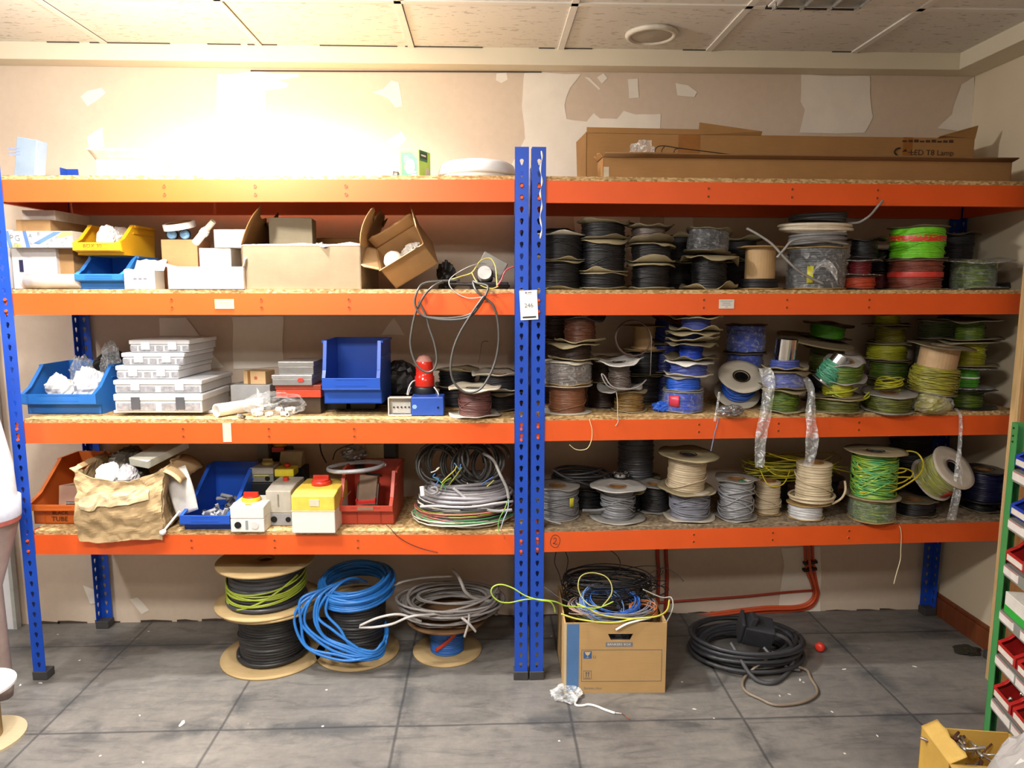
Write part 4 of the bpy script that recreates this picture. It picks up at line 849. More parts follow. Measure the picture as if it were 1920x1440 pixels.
# red bin with bits, transformer and grey coil
t, w, P = item(LB, 'storage_bin', 'brick red storage bin holding a transformer on bottom shelf', 'storage bin', 635, 737, Z4, py=988, group='plastic storage bins on the left bay'); h = up_to(P, 893)
storage_bin(t, w, .28, h, mat('#b4432f', .42, 0, .08, 6), .42, .27, run=.30); B0 = Vector(t.location)
m = MB(); m.box(-.03, .03, -.003, -.001, h*.335, h*.40); m.build('card_label', mat('#8a6a55', .6), t)
for x in (-.04, .05): m = MB(); m.box(x, x+.003, .027, .031, 0, h*.26); m.build('moulded_rib', mat('#a03a28', .42), t)
t = thing('transformer', 'brown iron transformer standing in the brick red bin', 'transformer', B0+LB.U*-.02+LB.V*.09+Vector((0, 0, .022)), rot=(radians(-13), radians(4), LB.ang)); m = MB(); m.box(-.036, .036, 0, .05, .0, .15); m.build('core', mat('#7a6654', .45, .3, .2, 20), t, bev=.003); m = MB(); m.box(-.042, .042, .008, .042, .03, .12); m.build('winding', mat('#57493d', .5), t)
o = MB(); o.box(-.038, .038, 0, .02, 0, .012); o.box(-.038, -.034, 0, .02, 0, .02); o.box(.034, .038, 0, .02, 0, .02); o = o.build('red_bracket', mat('#b02a26', .35), loc=B0+LB.U*-.005+LB.V*.035+Vector((0, 0, h*.40)), rot=(0, radians(-4), LB.ang)); tag(o, 'bright red plastic bracket lying at the mouth of the red bin', 'bracket')
q = random.Random(2)
t = thing('cable_coil', 'ring of pale grey cable resting on top of the brick red bin', 'coil', LB.pv(655, 893, .05)+LB.V*.11, rot=(radians(-3), radians(-3), 0))
m = MB(); m.tube(coil_pts(.108, 3.3, .02, .10, 1.05, .95, 28, 5), .0056, 8); m.build('cable', mat('#9fa1a6', .35), t)
wire(LB, 'black_cable', 'thin black cable rising behind the pale grey cable ring to the beam', 'cable', [(612,868,.25),(603,850,.27),(600,832,.3),(602,815,.3)], .003, BLACK)
wire(LB, 'black_cable', 'thin dark cable arching from the grey coil to the metal box', 'cable', [(624,862,.25),(630,846,.25),(645,838,.25),(662,833,.25)], .0026, BLACK)
t, w, P = item(LB, 'metal_box', 'cream metal box standing behind the red bin with black leads', 'electrical unit', 686, 722, Z4, v=.335); h = up_to(P, 833); m = MB(); m.box(-w/2, w/2, 0, .1, 0, h); m.build('case', mat('#aaa482', .45), t, bev=.003)
m = MB(); m.box(w/2, w/2+.045, .01, .1, 0, h+.002); m.build('black_side', BLACK, t)
m = MB()
for i in range(6): m.tube(smooth([(-w*.5-.02-.006*i, -.012, h*.98-.004*i), (-w*.52-.007*i, -.02, h*.75), (-w*.45-.004*i, -.03, h*.6), (-w*.2+.01*i, -.02, h*.5)], 6), .0035)
m.build('lead', mat('#2a2a2b', .4), t)
o = blob(.045, .03, .03, .5, 71, flat=False).build('silver_connector', mat('#8d8f94', .3, .7), loc=LB.pv(664, 850, .27)); tag(o, 'silver connector hanging left of the cream metal box', 'connector')
# the tangle of cut cable
P = on_z(862, 1000, Z4)+LB.V*.185; t = thing('cable_tangle', 'tangled heap of grey cable and striped wires beside the blue uprights', 'cables', P, LB.ang)
def coilpart(nm, mt, R, turns, z0, h, r, jit, sx, sy, seed, tilt=.01, loc=(0,0,0), rot=None, n=6, per=20):
    m = MB(); m.tube([p+Vector((0, 0, z0)) for p in coil_pts(R, turns, h, jit, sx, sy, per, seed, tilt)], r, n); return m.build(nm, mt, t, loc=loc, rot=rot)
for i, (c, z0, hh, tn, r) in enumerate((('#cfcbbd', .006, .03, 5, .003), ('#58a06a', .008, .035, 4, .0026), ('#c2756c', .02, .045, 5, .0026), ('#b8c94a', .03, .05, 4, .0024), ('#3a3a3e', .01, .09, 11, .004), ('#d6d1c4', .04, .06, 6, .003), ('#c7973c', .06, .05, 4, .0026), ('#7d7c84', .03, .08, 8, .0036), ('#a6564a', .05, .05, 4, .0026))):
    coilpart('wire_loops', mat(c, .4), .185-.004*i, tn, z0, hh, r, .12, 1.08, .92, 80+i, .012)
for i in range(4): coilpart('grey_cable', mat(('#96949a', '#85838a', '#a3a0a4', '#6f6d72')[i], .38), .155-.008*i, 3.5, .085+.014*i, .03, .0068, .12, 1.15, .95, 95+i, .016, loc=(.02, 0, 0), n=8)
for i in range(7):
    q = random.Random(i+3); coilpart('dark_cable', mat(('#3c3a38', '#4b4947', '#34322f')[i % 3], .4), q.uniform(.075, .10), 2.7, 0, .05, .0062, .3, 1, 1, 120+i, .02, loc=((-.10, -.05, 0, .06, .11, -.08, .04)[i], .02+.02*(i % 3), .205+.012*(i % 2)), rot=(radians((62, 70, 80, 66, 58, 85, 75)[i]), radians((-10, 14, 0, 12, -18, 20, -8)[i]), q.uniform(-.5, .5)), n=7)
def tanwire(nm, pts, r, mt): m = MB(); m.tube([local(t, p) for p in wpath(LB, pts, .06)], r, 7); m.build(nm, mt, t)
tanwire('grey_cable', [(906,850,.12),(925,863,.08),(938,890,.03),(950,915,.02),(954,935,.015)], .0062, mat('#8d8b88', .38))
tanwire('stripped_end', [(954,934,.015),(946,955,.004),(937,972,-.004),(934,990,-.008),(938,1000,-.010)], .002, GY); tanwire('stripped_end', [(954,934,.015),(952,955,.004),(944,975,-.004),(939,992,-.008)], .002, mat('#9bb0c0', .4)); tanwire('stripped_end', [(939,990,-.008),(941,998,-.009),(946,1010,-.010)], .0012, mat('#c05a48', .4))
tanwire('grey_cable', [(850,915,.03),(868,930,.025),(885,945,.02),(905,953,.02),(930,958,.02),(960,956,.03)], .0062, mat('#a5a3a6', .38)); tanwire('grey_cable', [(788,950,.02),(815,949,.01),(850,951,.01),(890,950,.01),(930,944,.02),(962,940,.04)], .005, mat('#b3b0b2', .38))
tanwire('white_end', [(791,912,.03),(792,920,.025),(793,930,.02)], .009, PAPER); tanwire('grey_cable', [(796,918,.03),(808,926,.03),(820,922,.03),(818,914,.035),(808,915,.04)], .005, mat('#8c8a8c', .38))
for i, (c, pts) in enumerate((('#c9c04a', [(828,905),(840,893),(852,882),(856,874)]), ('#8fb53f', [(826,918),(830,908),(838,900),(846,896)]), ('#4a78b8', [(812,915),(820,905),(822,898),(812,894),(816,888)]), ('#56b08c', [(812,895),(822,900),(830,908),(836,918)]), ('#5a86c4', [(852,868),(858,876),(862,880),(864,870)]), ('#c7a06a', [(876,905),(880,912),(884,918),(890,915)]), ('#3f66ac', [(880,918),(900,910),(912,902),(925,894)]), ('#b6b545', [(882,922),(905,917),(918,908),(926,900)]), ('#d8d2c0', [(808,886),(818,882),(824,876),(818,880)]), ('#a9b23c', [(838,916),(846,904),(858,888),(866,876)]))): tanwire('coloured_core', [(a, b, .03+.004*i) for a, b in pts], .0021, mat(c, .4))
wire(LB, 'loose_wire', 'single black and red wire curving down across the bottom orange beam', 'wire', [(724,984,.02),(733,992,-.004),(745,1005,-.006),(765,1018,-.006),(790,1028,-.007),(821,1036,-.010)], .0014, mat('#45221f', .4))
o = MB(); o.tube(wpath(LB, [(703,985,.02),(707,992,.01),(711,998,.003)], 0), .0013, 5); tag(o.build('loose_wire', GY, recentre=True), 'short green wire offcut on the shelf edge below the red bin', 'wire')
# ================================================================== REELS OF CABLE
_seed = [100]
def reel(label, C, D, cw, H, wm, fm, group, rot=None, ang=0, top=True, bot=True, warp=.004, wr=.0016, film_=None, band=None, strands=4, fill=(0, 1), core=None, hole=True, ttilt=0, sticker_=None, name='cable_reel', Dt=None, tt=.0028, ridges=None, messy=1.0, topm=None, crown=True):
    _seed[0] += 1; sd = _seed[0]; q = random.Random(sd)
    t = thing(name, label, 'cable reel', C, ang+q.uniform(-3, 3)*0, group, rot=rot)
    R, rw = D/2, cw/2; rc = min(rw*.62, .034); z0, z1 = tt, H-tt
    def disc(zb, Rd, tag_, mt, tl=0):
        lo, hi = (-9, 0 if not crown else 9) if tag_ == 't' else (0, 9)
        ph = q.uniform(0, 6.3); rr = [rc*.78, Rd*.55, Rd*.82, Rd, Rd, Rd*.82, Rd*.55, rc*.78]; zz = [0,0,0,0,tt,tt,tt,tt]
        def wob(i, a):
            f = max(0, (rr[i]-rw)/(Rd-rw+1e-6)) if rr[i] > rw else 0
            w = noise.noise(Vector((cos(a+ph)*1.5, sin(a+ph)*1.5, sd*.37)))
            dr = (noise.noise(Vector((cos(a)*2.5, sin(a)*2.5, sd)))*.035*Rd*(warp > .002)) if i in (3, 4) else 0
            return dr, max(lo, min(hi, warp*2.6*(w-(.25 if tag_ == 't' and not crown else -.25))*f**1.4)) + tl*rr[i]*sin(a+.6)
        m = MB(); m.lathe(list(zip(rr, [zb+z for z in zz])), 44, 0, closed=True, wob=wob); return m.build('flange', mt, t)
    if bot: disc(0, R, 'b', fm)
    if top: disc(H-tt, Dt/2 if Dt else R, 't', topm or fm, ttilt)
    m = MB(); m.pipe(rc, rc*.8, 0.0005, H+.0006 if top else H, 28); m.build('core', core or CARDD, t)
    if core is not None and fill[1] < 1: m = MB(); m.pipe(rw*.8 if cw else rc, rc, z0, z1, 32); m.build('barrel', core, t)
    a, b = z0+(z1-z0)*fill[0], z0+(z1-z0)*fill[1]
    n = ridges or max(2, min(18, round((b-a)/(2*wr)))); wp = (b-a)/n/2; prof = []; idx = []
    for i in range(n):
        for s_ in (-.95, -.4, .4, .95): prof.append((rw-wp+wp*sqrt(max(0, 1-s_*s_)), a+wp*(2*i+1+s_))); idx.append(i)
    prof = [(rc, a)]+prof+[(rc, b)]; idx = [0]+idx+[n-1]; phs = [q.uniform(0, 6.3) for _ in range(n)]; rad = [1-q.random()*.035*messy for _ in range(n)]
    def wob(i, an):
        if i == 0 or i == len(prof)-1: return 0, 0
        k = idx[i]; return rw*(rad[k]-1)+rw*.008*messy*sin(2*an+phs[k]), wp*.45*sin(an+phs[k])*messy*(0 if k in (0, n-1) else 1)
    m = MB(); m.lathe(prof, 40, 0, wob=wob)
    for i in range(strands):
        zc = q.uniform(a+.2*(b-a), a+.8*(b-a)); tl = min(zc-a, b-zc)*q.uniform(.2, .72); ph = q.uniform(0, 6.3); r_ = rw+min(wr, wp)*.5
        m.tube([Vector((r_*cos(x), r_*sin(x), zc+tl*sin(x+ph)+tl*.2*sin(3*x))) for x in [2*pi*k/32 for k in range(32)]], min(wr, .003), 5, closed=True)
    m.build('wire', wm, t)
    if film_: m = MB(); m.lathe([(rw+.0015, a), (rw+.004, a+(b-a)*.3), (rw+.003, a+(b-a)*.7), (rw+.0015, b)], 40, 0, wob=lambda i, an: (.0015*noise.noise(Vector((cos(an)*6, sin(an)*6, i+sd))), 0), sm=False); m.build('film_wrap', film_, t)
    if band:
        for (bm, f0, f1, ti) in band: m = MB(); m.lathe([(rw+.0016, a+(b-a)*f0), (rw+.0022, a+(b-a)*(f0+f1)/2), (rw+.0016, a+(b-a)*f1)], 40, 0, wob=lambda i, an: (0, ti*sin(an))); m.build('tape_band', bm, t)
    if sticker_:
        sm_, an, wd, f0, f1 = sticker_; m = MB()
        m.sheet(lambda u, v: ((rw+.005)*cos(an+(u-.5)*wd/rw), (rw+.005)*sin(an+(u-.5)*wd/rw), a+(b-a)*(f0+(f1-f0)*v)), 6, 2, .0006); m.build('sticker', sm_, t)
    return t
def rest(t, z):
    bpy.context.view_layer.update(); M = Matrix.Translation(t.location) @ Euler(t.rotation_euler).to_matrix().to_4x4()
    t.location.z += z+.001-min((M @ v.co).z for c in t.children for v in c.data.vertices); return t
def stack(bay, z, px, specs, py=None, v=None, group=None):
    s0 = specs[0]
    if py is not None:
        H0 = on_z(px, py, z); k = mpp(H0); C = H0+bay.V*(s0['D']*k/2)
    else: C = bay.col(px, v, z); k = mpp(C)
    kk = mpp(C); zz = z; out = []
    lim = {z2: RZ[0]-.0985-z2, z3: RZ[1]-.0985-z3, z4: RZ[2]-.0985-z4}.get(z, .36); tot = sum(s['h']*kk+.0006+s.get('warp', .004)*.25 for s in specs); hs = min(1, (lim-.004)/tot); ds = .9 if (v or 0) >= .3 else 1
    for s in specs:
        s = dict(s); D, c, h = s.pop('D')*kk*ds, s.pop('c')*kk*ds, s.pop('h')*kk*hs; p = s.pop('px', px); dv = s.pop('dv', 0)
        P = Vector((C.x, C.y, zz+.0003))+bay.U*((p-px)*kk)+bay.V*dv
        if 'Dt' in s: s['Dt'] *= kk
        lift = s.pop('lift', 0); P.z += lift; s['crown'] = len(out) == len(specs)-1
        out.append(reel(s.pop('label'), P, D, c, h, s.pop('m'), s.pop('f', CARDG), group, ang=bay.ang, **s)); zz += h+.0006+s.get('warp', .004)*.25
    return out
S = lambda label, D, c, h, m, f=None, **k: dict(dict(label=label, D=D, c=c, h=h, m=m, f=f or FL1), **k)
FL1 = cardboard('#8f8468'); FL2 = cardboard('#6f6550'); FLW = cardboard('#b9b2a4', .08); FLT = cardboard('#a08458'); FLG = mat('#8e8b86', .45, 0, .08); FLK = mat('#222021', .35)
FLC = wrap(.4, '#b9b7b2')
BLK = mat('#1b1b1e', .45, 0, .25, 60); BLK2 = mat('#28272a', .5, 0, .25, 60); DGR = mat('#46474c', .4, 0, .15, 50); GRW = mat('#75767b', .4, 0, .12, 50); GRL_ = mat('#8f9095', .4, 0, .12, 50)
BRN = mat('#5a3626', .42, 0, .2, 60); BRL = mat('#7b5038', .4, 0, .2, 60); GLD = mat('#84683a', .42, 0, .2, 60); GBR = mat('#6d625c', .38, 0, .2, 60); DBR = mat('#33231c', .45, 0, .2, 50)
BLU = mat('#2144b4', .35, 0, .15, 60); BLB = mat('#2f62d0', .35, 0, .12, 60); BLD = mat('#1b2a6b', .38, 0, .2, 50); BLP = mat('#4a58a4', .38, 0, .2, 50); CREM = mat('#b8a78c', .5, 0, .08, 40); CRM2 = mat('#c4b496', .5, 0, .08, 40)
RED = mat('#b02c22', .4); REDD = mat('#6b1d24', .4, 0, .2, 50); ORG = mat('#b0452a', .4, 0, .15, 50); RBR = mat('#7d4234', .45, 0, .2, 50); TANC = mat('#b39368', .6, 0, .1, 10); YST = mat('#c6c23a', .5)
YGD = wire2('#7f8f2c', '#3f5c24', 40, .45); YGY = wire2('#b3b02c', '#6f8a2a', 36, .6); YGB = wire2('#6f7430', '#474f28', 36, .5); GRN2 = mat('#4f9a2a', .4, 0, .2, 60); TEAL = wire2('#2f7f6a', '#5aa07a', 30, .5); YGO = wire2('#a3a03a', '#7a7430', 36, .5)
F3 = wrap(.11)
G2, G3, G4 = 'cable reels on the second shelf of the right bay', 'cable reels on the third shelf of the right bay', 'cable reels on the bottom shelf of the right bay'
z2, z3, z4 = RZ[1], RZ[2], RZ[3]
# ---- second shelf
stack(RB, z2, 1050, [S('lower black reel of the front stack touching the blue upright, second shelf', 96, 76, 52, BLK, warp=.006), S('upper black reel of the front stack touching the blue upright, second shelf', 96, 84, 46, BLK, warp=.008, strands=8, topm=FLW)], v=.13, group=G2)
stack(RB, z2, 1040, [S('lower black reel at the back beside the blue upright, second shelf', 80, 66, 56, BLK2), S('upper black reel at the back beside the blue upright, dark rim showing', 80, 66, 52, BLK2, f=FLK)], v=.33, group=G2)
stack(RB, z2, 1129, [S('bottom black reel in the tallest three-reel black stack on second shelf', 92, 84, 31, BLK), S('middle and fattest black reel in the three-reel black stack', 96, 82, 58, BLK, warp=.009, strands=6, top=True), S('top flat black reel crowning the three-reel stack', 98, 80, 30, BLK, warp=.008, f=FL2)], v=.12, group=G2)
stack(RB, z2, 1219, [S('bottom black reel in the stack with crumpled card tops, second shelf', 90, 70, 48, BLK, warp=.009), S('middle black reel in the stack with crumpled card tops', 92, 72, 34, BLK2, warp=.010), S('top grey-black reel with bowed dark flange, stack with crumpled tops', 94, 62, 28, GBR, warp=.014, f=FL2, px=1213)], v=.12, group=G2)
stack(RB, z2, 1328, [S('black reel with badly crumpled flange below the film-wrapped one', 108, 64, 62, BLK, warp=.018, strands=6), S('film-wrapped black reel on the crumpled flange, second shelf', 86, 72, 42, BLK2, warp=.008, film_=FILM, f=FL2, px=1322, rot=(radians(-6), radians(7), 0))], v=.13, group=G2)
stack(RB, z2, 1384, [S('lower black reel hidden at the back behind the tan wooden reel', 86, 66, 52, BLK2), S('upper black reel at the back showing a tan flange behind wooden reel', 96, 66, 36, BLK2, warp=.012)], v=.35, group=G2)
stack(RB, z2, 1272, [S('lower black reel in the dark gap at back between crumpled stacks', 80, 66, 50, BLK2), S('upper black reel in the dark gap at back between crumpled stacks', 82, 60, 44, BLK2, warp=.010)], v=.34, group=G2)
stack(RB, z2, 1423, [S('nearly empty tan wooden reel with a little black cable at its foot', 86, 68, 78, BLK, f=FLT, warp=.001, fill=(0, .24), core=TANC, strands=1, tt=.004)], v=.12, group=G2)
stack(RB, z2, 1527, [S('large film-wrapped grey drum with yellow sticker, second shelf', 108, 100, 76, DGR, f=FLT, warp=.002, film_=F3, strands=2, sticker_=(YST, -2.2, .022, .14, .55), tt=.004)], v=.13, group=G2)
C = RB.col(1527, .13, z2); kk = mpp(C); zt = z2+76*kk+.001
def coil(label, C, R, turns, h, r, mt, jit=.12, sx=1, sy=1, seed=1, tilt=.006, rot=None, name='cable_coil', group=None, n=7, per=24, flat=1.0):
    m = MB(); m.tube([p+Vector((0, 0, r)) for p in coil_pts(R, turns, h, jit, sx, sy, per, seed, tilt)], r, n, flat=flat)
    return tag(m.build(name, mt, loc=C, rot=rot), label, 'cable coil', group)
coil('coil of light grey cable directly on the big film-wrapped drum', Vector((C.x, C.y, zt+.003)), .098, 5, .038, .0055, mat('#7d7d80', .4), .08, 1.05, .9, 3)
coil('coil of cream white cable on top of the grey coil', Vector((C.x-.01, C.y, zt+.055)), .112, 4, .028, .006, mat('#d8cdb8', .4), .09, 1.18, .8, 4, .006)
coil('dark grey cable coil topmost above the cream cable', Vector((C.x+.02, C.y+.05, zt+.095)), .095, 4, .036, .006, mat('#55565a', .4), .1, 1.15, .9, 5, .010)
def rwire(name, label, cat, pts, r, mt, v=.0, group=None, flat=1.0, n=6):
    m = MB(); m.tube(wpath(RB, pts, v), r, n, flat=flat); return tag(m.build(name, mt, recentre=True), label, cat, group)
rwire('grey_cable', 'grey cable end sticking up right in front of the top beam', 'cable', [(1590,418,.10),(1610,417,.05),(1630,405,.02),(1645,388,-.01),(1655,376,-.012)], .0048, mat('#7f7c7a', .4))
rwire('grey_cable', 'grey cable end slanting down across the film-wrapped drum to the right', 'cable', [(1400,428,.07),(1422,440,.05),(1448,458,.03),(1470,482,.015),(1495,506,.01),(1520,521,.01),(1544,532,.008)], .0048, mat('#85837f', .4))
rwire('grey_cable', 'grey cable end crossing the other at the left of the drum', 'cable', [(1457,483,.02),(1470,468,.015),(1485,452,.01),(1510,448,.01),(1550,452,.015),(1590,458,.03)], .0048, mat('#85837f', .4))
m = MB(); m.sheet(lambda a, b: RB.pv(1520+50*a, 515-28*sin(pi*a*.9)+22*b*(a+.1), .005+.012*noise.noise(Vector((a*5, b*4, 1)))), 12, 6, .0005, sm=False); tag(m.build('film_scrap', FILMH, recentre=True), 'torn film hanging loose on the big drum', 'film')
stack(RB, z2, 1609, [S('small orange-red reel at the bottom beside the big drum', 64, 56, 25, ORG, f=FLK, warp=.002), S('small dark red reel in the middle of the little stack by the drum', 76, 40, 29, REDD, f=FLC, warp=.003, hole=True), S('small black reel on top of the dark red one', 74, 46, 36, BLK, f=FLK, warp=.006, px=1616)], v=.10, group=G2)
stack(RB, z2, 1650, [S('dark maroon reel low behind the orange-red reel', 66, 52, 32, REDD, f=FLK, warp=.002), S('black reel on the maroon reel behind the little stack', 70, 46, 40, BLK, f=FLK, warp=.004)], v=.27, group=G2)
stack(RB, z2, 1713, [S('reddish brown reel with red tape under the lime green reel', 104, 92, 54, RBR, f=FL1, warp=.002, band=[(mat('#c43b34', .3), .42, .60, .001)], tt=.002), S('lime green reel with a red tape band, second shelf', 104, 92, 58, LIME, f=FL2, warp=.004, band=[(mat('#c8372a', .3), .58, .78, .004)], tt=.002, strands=7)], v=.13, group=G2)
stack(RB, z2, 1785, [S('lower black reel at the back between lime reel and right wall', 92, 66, 50, BLK, f=FLK), S('upper black reel at the back between lime reel and right wall', 88, 66, 52, BLK2, f=FL2, warp=.008)], v=.35, group=G2)
stack(RB, z2, 1822, [S('green wire reel with wide tilted clear flange at the right end', 116, 72, 54, YGD, f=FLC, warp=.006, film_=FILM, Dt=132, ttilt=.10, sticker_=(YST, -.9, .016, .72, .95))], v=.12, group=G2)
coil('small black coil lying at the far right end of second shelf', RB.col(1868, .2, z2), .045, 4, .02, .005, BLK, .1, 1, 1, 8)
# ---- third shelf
stack(RB, z3, 1070, [S('bottom shiny brown reel of the left stack on third shelf', 94, 68, 54, BRL, f=FLW, warp=.002, wr=.0028, strands=1), S('film-wrapped grey brown reel second in the left stack', 94, 86, 46, GBR, f=FLT, warp=.007, film_=F3, topm=FLW), S('dark brown reel third in the left stack', 96, 62, 32, DBR, f=FL1, warp=.006, px=1082), S('topmost brown reel of the left stack just under the beam', 96, 58, 46, BRN, f=FL1, warp=.010, px=1092, topm=FLK)], py=779, group=G3)
stack(RB, z3, 1050, [S('bottom dark reel behind the left stack beside the blue upright', 80, 66, 60, DBR, f=FLK), S('middle dark reel behind the left stack beside the blue upright', 80, 66, 56, DBR, f=FL2), S('top dark reel behind the left stack beside the blue upright', 84, 60, 44, DBR, f=FL2)], v=.35, group=G3)
stack(RB, z3, 1132, [S('lower dark brown reel in the gap behind the grey and golden reels', 74, 60, 46, DBR, f=FLK), S('upper dark brown reel in the gap behind the grey and golden reels', 78, 56, 44, DBR, f=FL2)], v=.23, group=G3)
o_ = stack(RB, z3, 1187, [S('golden brown reel at the bottom, under the grey wire reel', 66, 54, 40, GLD, f=FL1, warp=.005, strands=9, messy=2.0), S('grey wire reel with white crumpled top flange on the golden reel', 84, 40, 52, GBR, f=FLG, warp=.010, topm=mat('#bdbab6', .5), Dt=92, px=1169, strands=8, messy=2.5, core=CHROME, rot=(radians(5), radians(-4), 0))], py=775, group=G3)
P = RB.pv(1150, 742, .0)
rwire('grey_wire', 'loose grey wire loops hanging at the left of the grey wire reel', 'wire', [(1180,730,.04),(1158,731,.02),(1138,722,.015),(1128,703,.02),(1133,704,.02),(1145,722,.01),(1165,730,.01),(1195,726,.02),(1212,712,.05)], .0026, mat('#8f8886', .4))
stack(RB, z3, 1207, [S('bottom black reel of the back stack under the tan core', 92, 76, 52, BLK2, f=FL2), S('black reel directly under the bare tan core at the back', 92, 72, 44, BLK, f=FL2, warp=.003), S('bare tan reel core with a yellow rim at the back of third shelf', 96, 58, 44, TANC, f=FLT, warp=.001, strands=0, messy=0, ridges=2, fill=(0, .1), core=TANC)], v=.34, group=G3)
C = RB.pv(1186, 633, .15); coil('hoop of brown wire standing upright against the bare tan core', C+Vector((0, 0, -.004)), .072, 4.2, .014, .0026, mat('#5b463c', .4), .06, 1, 1, 12, .004, rot=(radians(78), radians(6), 0))
rwire('grey_wire', 'thin grey wire dangling from the brown hoop', 'wire', [(1222,630,.13),(1221,660,.12),(1220,690,.12),(1219,704,.12)], .0014, mat('#8d8686', .4))
rwire('grey_wire', 'thin grey wire hanging over the beam between brown and golden reels', 'wire', [(1156,735,.03),(1158,755,.015),(1158,775,.004),(1159,790,-.008),(1154,799,-.008)], .0016, mat('#a39c90', .4))
stack(RB, z3, 1291, [S('bottom blue film-wrapped reel with a red sticker', 76, 72, 42, BLU, f=FLG, warp=.002, film_=FILM, sticker_=(mat('#c2374e', .35), -2.3, .04, .3, .85)), S('bright blue reel second from the bottom, on the red-stickered reel', 74, 62, 28, BLB, f=FLG, warp=.004), S('grey-blue reel with a white top flange in the blue stack', 90, 66, 30, BLP, f=FLW, warp=.009, px=1300, topm=mat('#c4c1bc', .6)), S('blue reel between brown flanges, fourth in the blue stack', 98, 42, 34, BLU, f=FL2, warp=.010, px=1304), S('dark reel with wavy card flanges, fifth in the blue stack', 98, 48, 20, BLD, f=FL1, warp=.012, px=1306), S('topmost flat reel of the blue stack below the beam', 98, 52, 24, BLP, f=FL1, warp=.010, px=1311)], py=776, group=G3)
stack(RB, z3, 1246, [S('bottom dark blue reel behind the blue stack', 78, 62, 56, BLD, f=FLK), S('middle dark blue reel behind the blue stack', 78, 62, 56, BLD, f=FL2), S('top dark blue reel behind the blue stack with tilted black flange', 84, 62, 40, BLD, f=FLK, rot=(radians(10), radians(12), 0))], v=.33, group=G3)
stack(RB, z3, 1393, [S('bottom dark blue reel at the back behind the tilted reel', 90, 76, 46, BLD, f=FL2), S('middle film-covered blue reel at the back behind the tilted reel', 88, 72, 46, BLU, f=FL2, film_=FILM), S('film-wrapped bright blue reel topmost at back centre of third shelf', 84, 76, 50, BLU, f=FLK, film_=F3, warp=.002)], v=.30, group=G3)
# tilted blue reel
C = on_z(1412, 775, z3); k = mpp(C); rt = radians(38)
rest(reel('blue wire reel tipped forward showing its pale flange and round hole', C+RB.V*.165+Vector((0, 0, .0515)), 88*k, 62*k, .095, BLB, FLW, G3, rot=(rt, radians(-6), RB.ang), warp=.002, hole=True, core=METAL, fill=(.1, .95), strands=6, wr=.003, messy=2), z3)
def ribbon(name, label, pts, w0, w1, mt=FILMH, v=.0, bay=RB):
    P = wpath(bay, pts, v); n = len(P)-1; m = MB(); sd = rnd.random()*50
    def fn(a, b):
        i = min(int(a*n), n-1); f = a*n-i; p = P[i]+(P[i+1]-P[i])*f; w = w0+(w1-w0)*a; w *= 1+.25*noise.noise(Vector((a*6, sd, 0)))
        return p+bay.U*((b-.5)*w)+bay.V*(-.008*abs(noise.noise(Vector((a*14, b*2.5, sd))))-.004*sin(b*7+a*9))
    m.sheet(fn, 46, 8, .0004, sm=False); return tag(m.build(name, mt, recentre=True), label, 'film')
ribbon('film_ribbon', 'clear film strip hanging from the tipped blue reel over the beam', [(1433,690,.02),(1440,712,.0),(1440,740,-.012),(1436,775,-.016),(1428,810,-.018),(1424,840,-.018),(1424,876,-.018)], .05, .036)
o = blob(.05, .03, .02, .5, 81).build('foil_scrap', mat('#a9aaad', .2, .8), loc=on_z(1372, 780, z3)+RB.V*.012+Vector((0, 0, .003)), rz=.2); tag(o, 'crumpled silver foil scrap on the shelf edge by the tipped reel', 'foil')
rwire('blue_wire', 'thin blue-grey wire hanging down below the foil scrap', 'wire', [(1348,780,.01),(1345,795,-.006),(1340,812,-.008),(1336,832,-.01),(1333,846,-.01)], .002, mat('#6f7794', .4))
rwire('film_strand', 'twisted film strand beside the blue stack running to the foil', 'film', [(1349,735,.03),(1346,755,.02),(1343,775,.006),(1340,790,-.004)], .0045, FILMH, flat=.4)
o = blob(.045, .03, .022, .4, 82).build('blue_scrap', BLB, loc=on_z(1245, 771, z3)+Vector((0, 0, .0)), rz=.3); tag(o, 'scrap of blue tape left of the red-stickered blue reel', 'scrap')
stack(RB, z3, 1486, [S('yellow-green reel at the bottom of the stack under two blue reels', 86, 54, 44, YGD, f=FL1, warp=.007, strands=7), S('film-wrapped blue reel in the middle, above a yellow-green reel', 92, 76, 32, BLP, f=FL2, warp=.010, film_=FILM), S('blue wire round a tall shiny metal core on the blue reel', 84, 50, 18, BLP, f=FL1, warp=.012, top=False)], py=777, group=G3)
C = on_z(1486, 777, z3); k = mpp(C); P = C+RB.V*(43*k)+RB.U*(-.001); zb = z3+(44+32)*k+.006
m = MB(); m.pipe(20*k, 17*k, .0, 40*k-.0, 32); o = m.build('metal_sleeve', CHROME, loc=(P.x, P.y, zb+20*k), rot=(radians(4), radians(3), 0)); tag(o, 'shiny metal sleeve standing on the blue wire reel', 'sleeve')
ribbon('film_ribbon', 'wide clear film strip hanging down beside the yellow-green reel', [(1508,706,.015),(1516,720,.0),(1521,740,-.012),(1520,775,-.018),(1522,810,-.02),(1520,845,-.02),(1513,874,-.02)], .022, .050)
stack(RB, z3, 1545, [S('lower dark reel at the back below the tilted tan flange', 92, 72, 54, BLK2, f=FL2), S('upper dark reel at the back below the tilted tan flange', 92, 66, 48, YGB, f=FL2)], v=.30, group=G3)
C = RB.col(1521, .27, z3); kk = mpp(C); zz = z3+104*kk
m = MB(); m.pipe(.150, .03, 0, .006, 48); o = m.build('reel_flange', cardboard('#85785f'), loc=Vector((C.x, C.y, zz+.022)), rot=(radians(9), radians(8), 0)); tag(o, 'large loose tan reel flange lying tilted below the beam', 'flange')
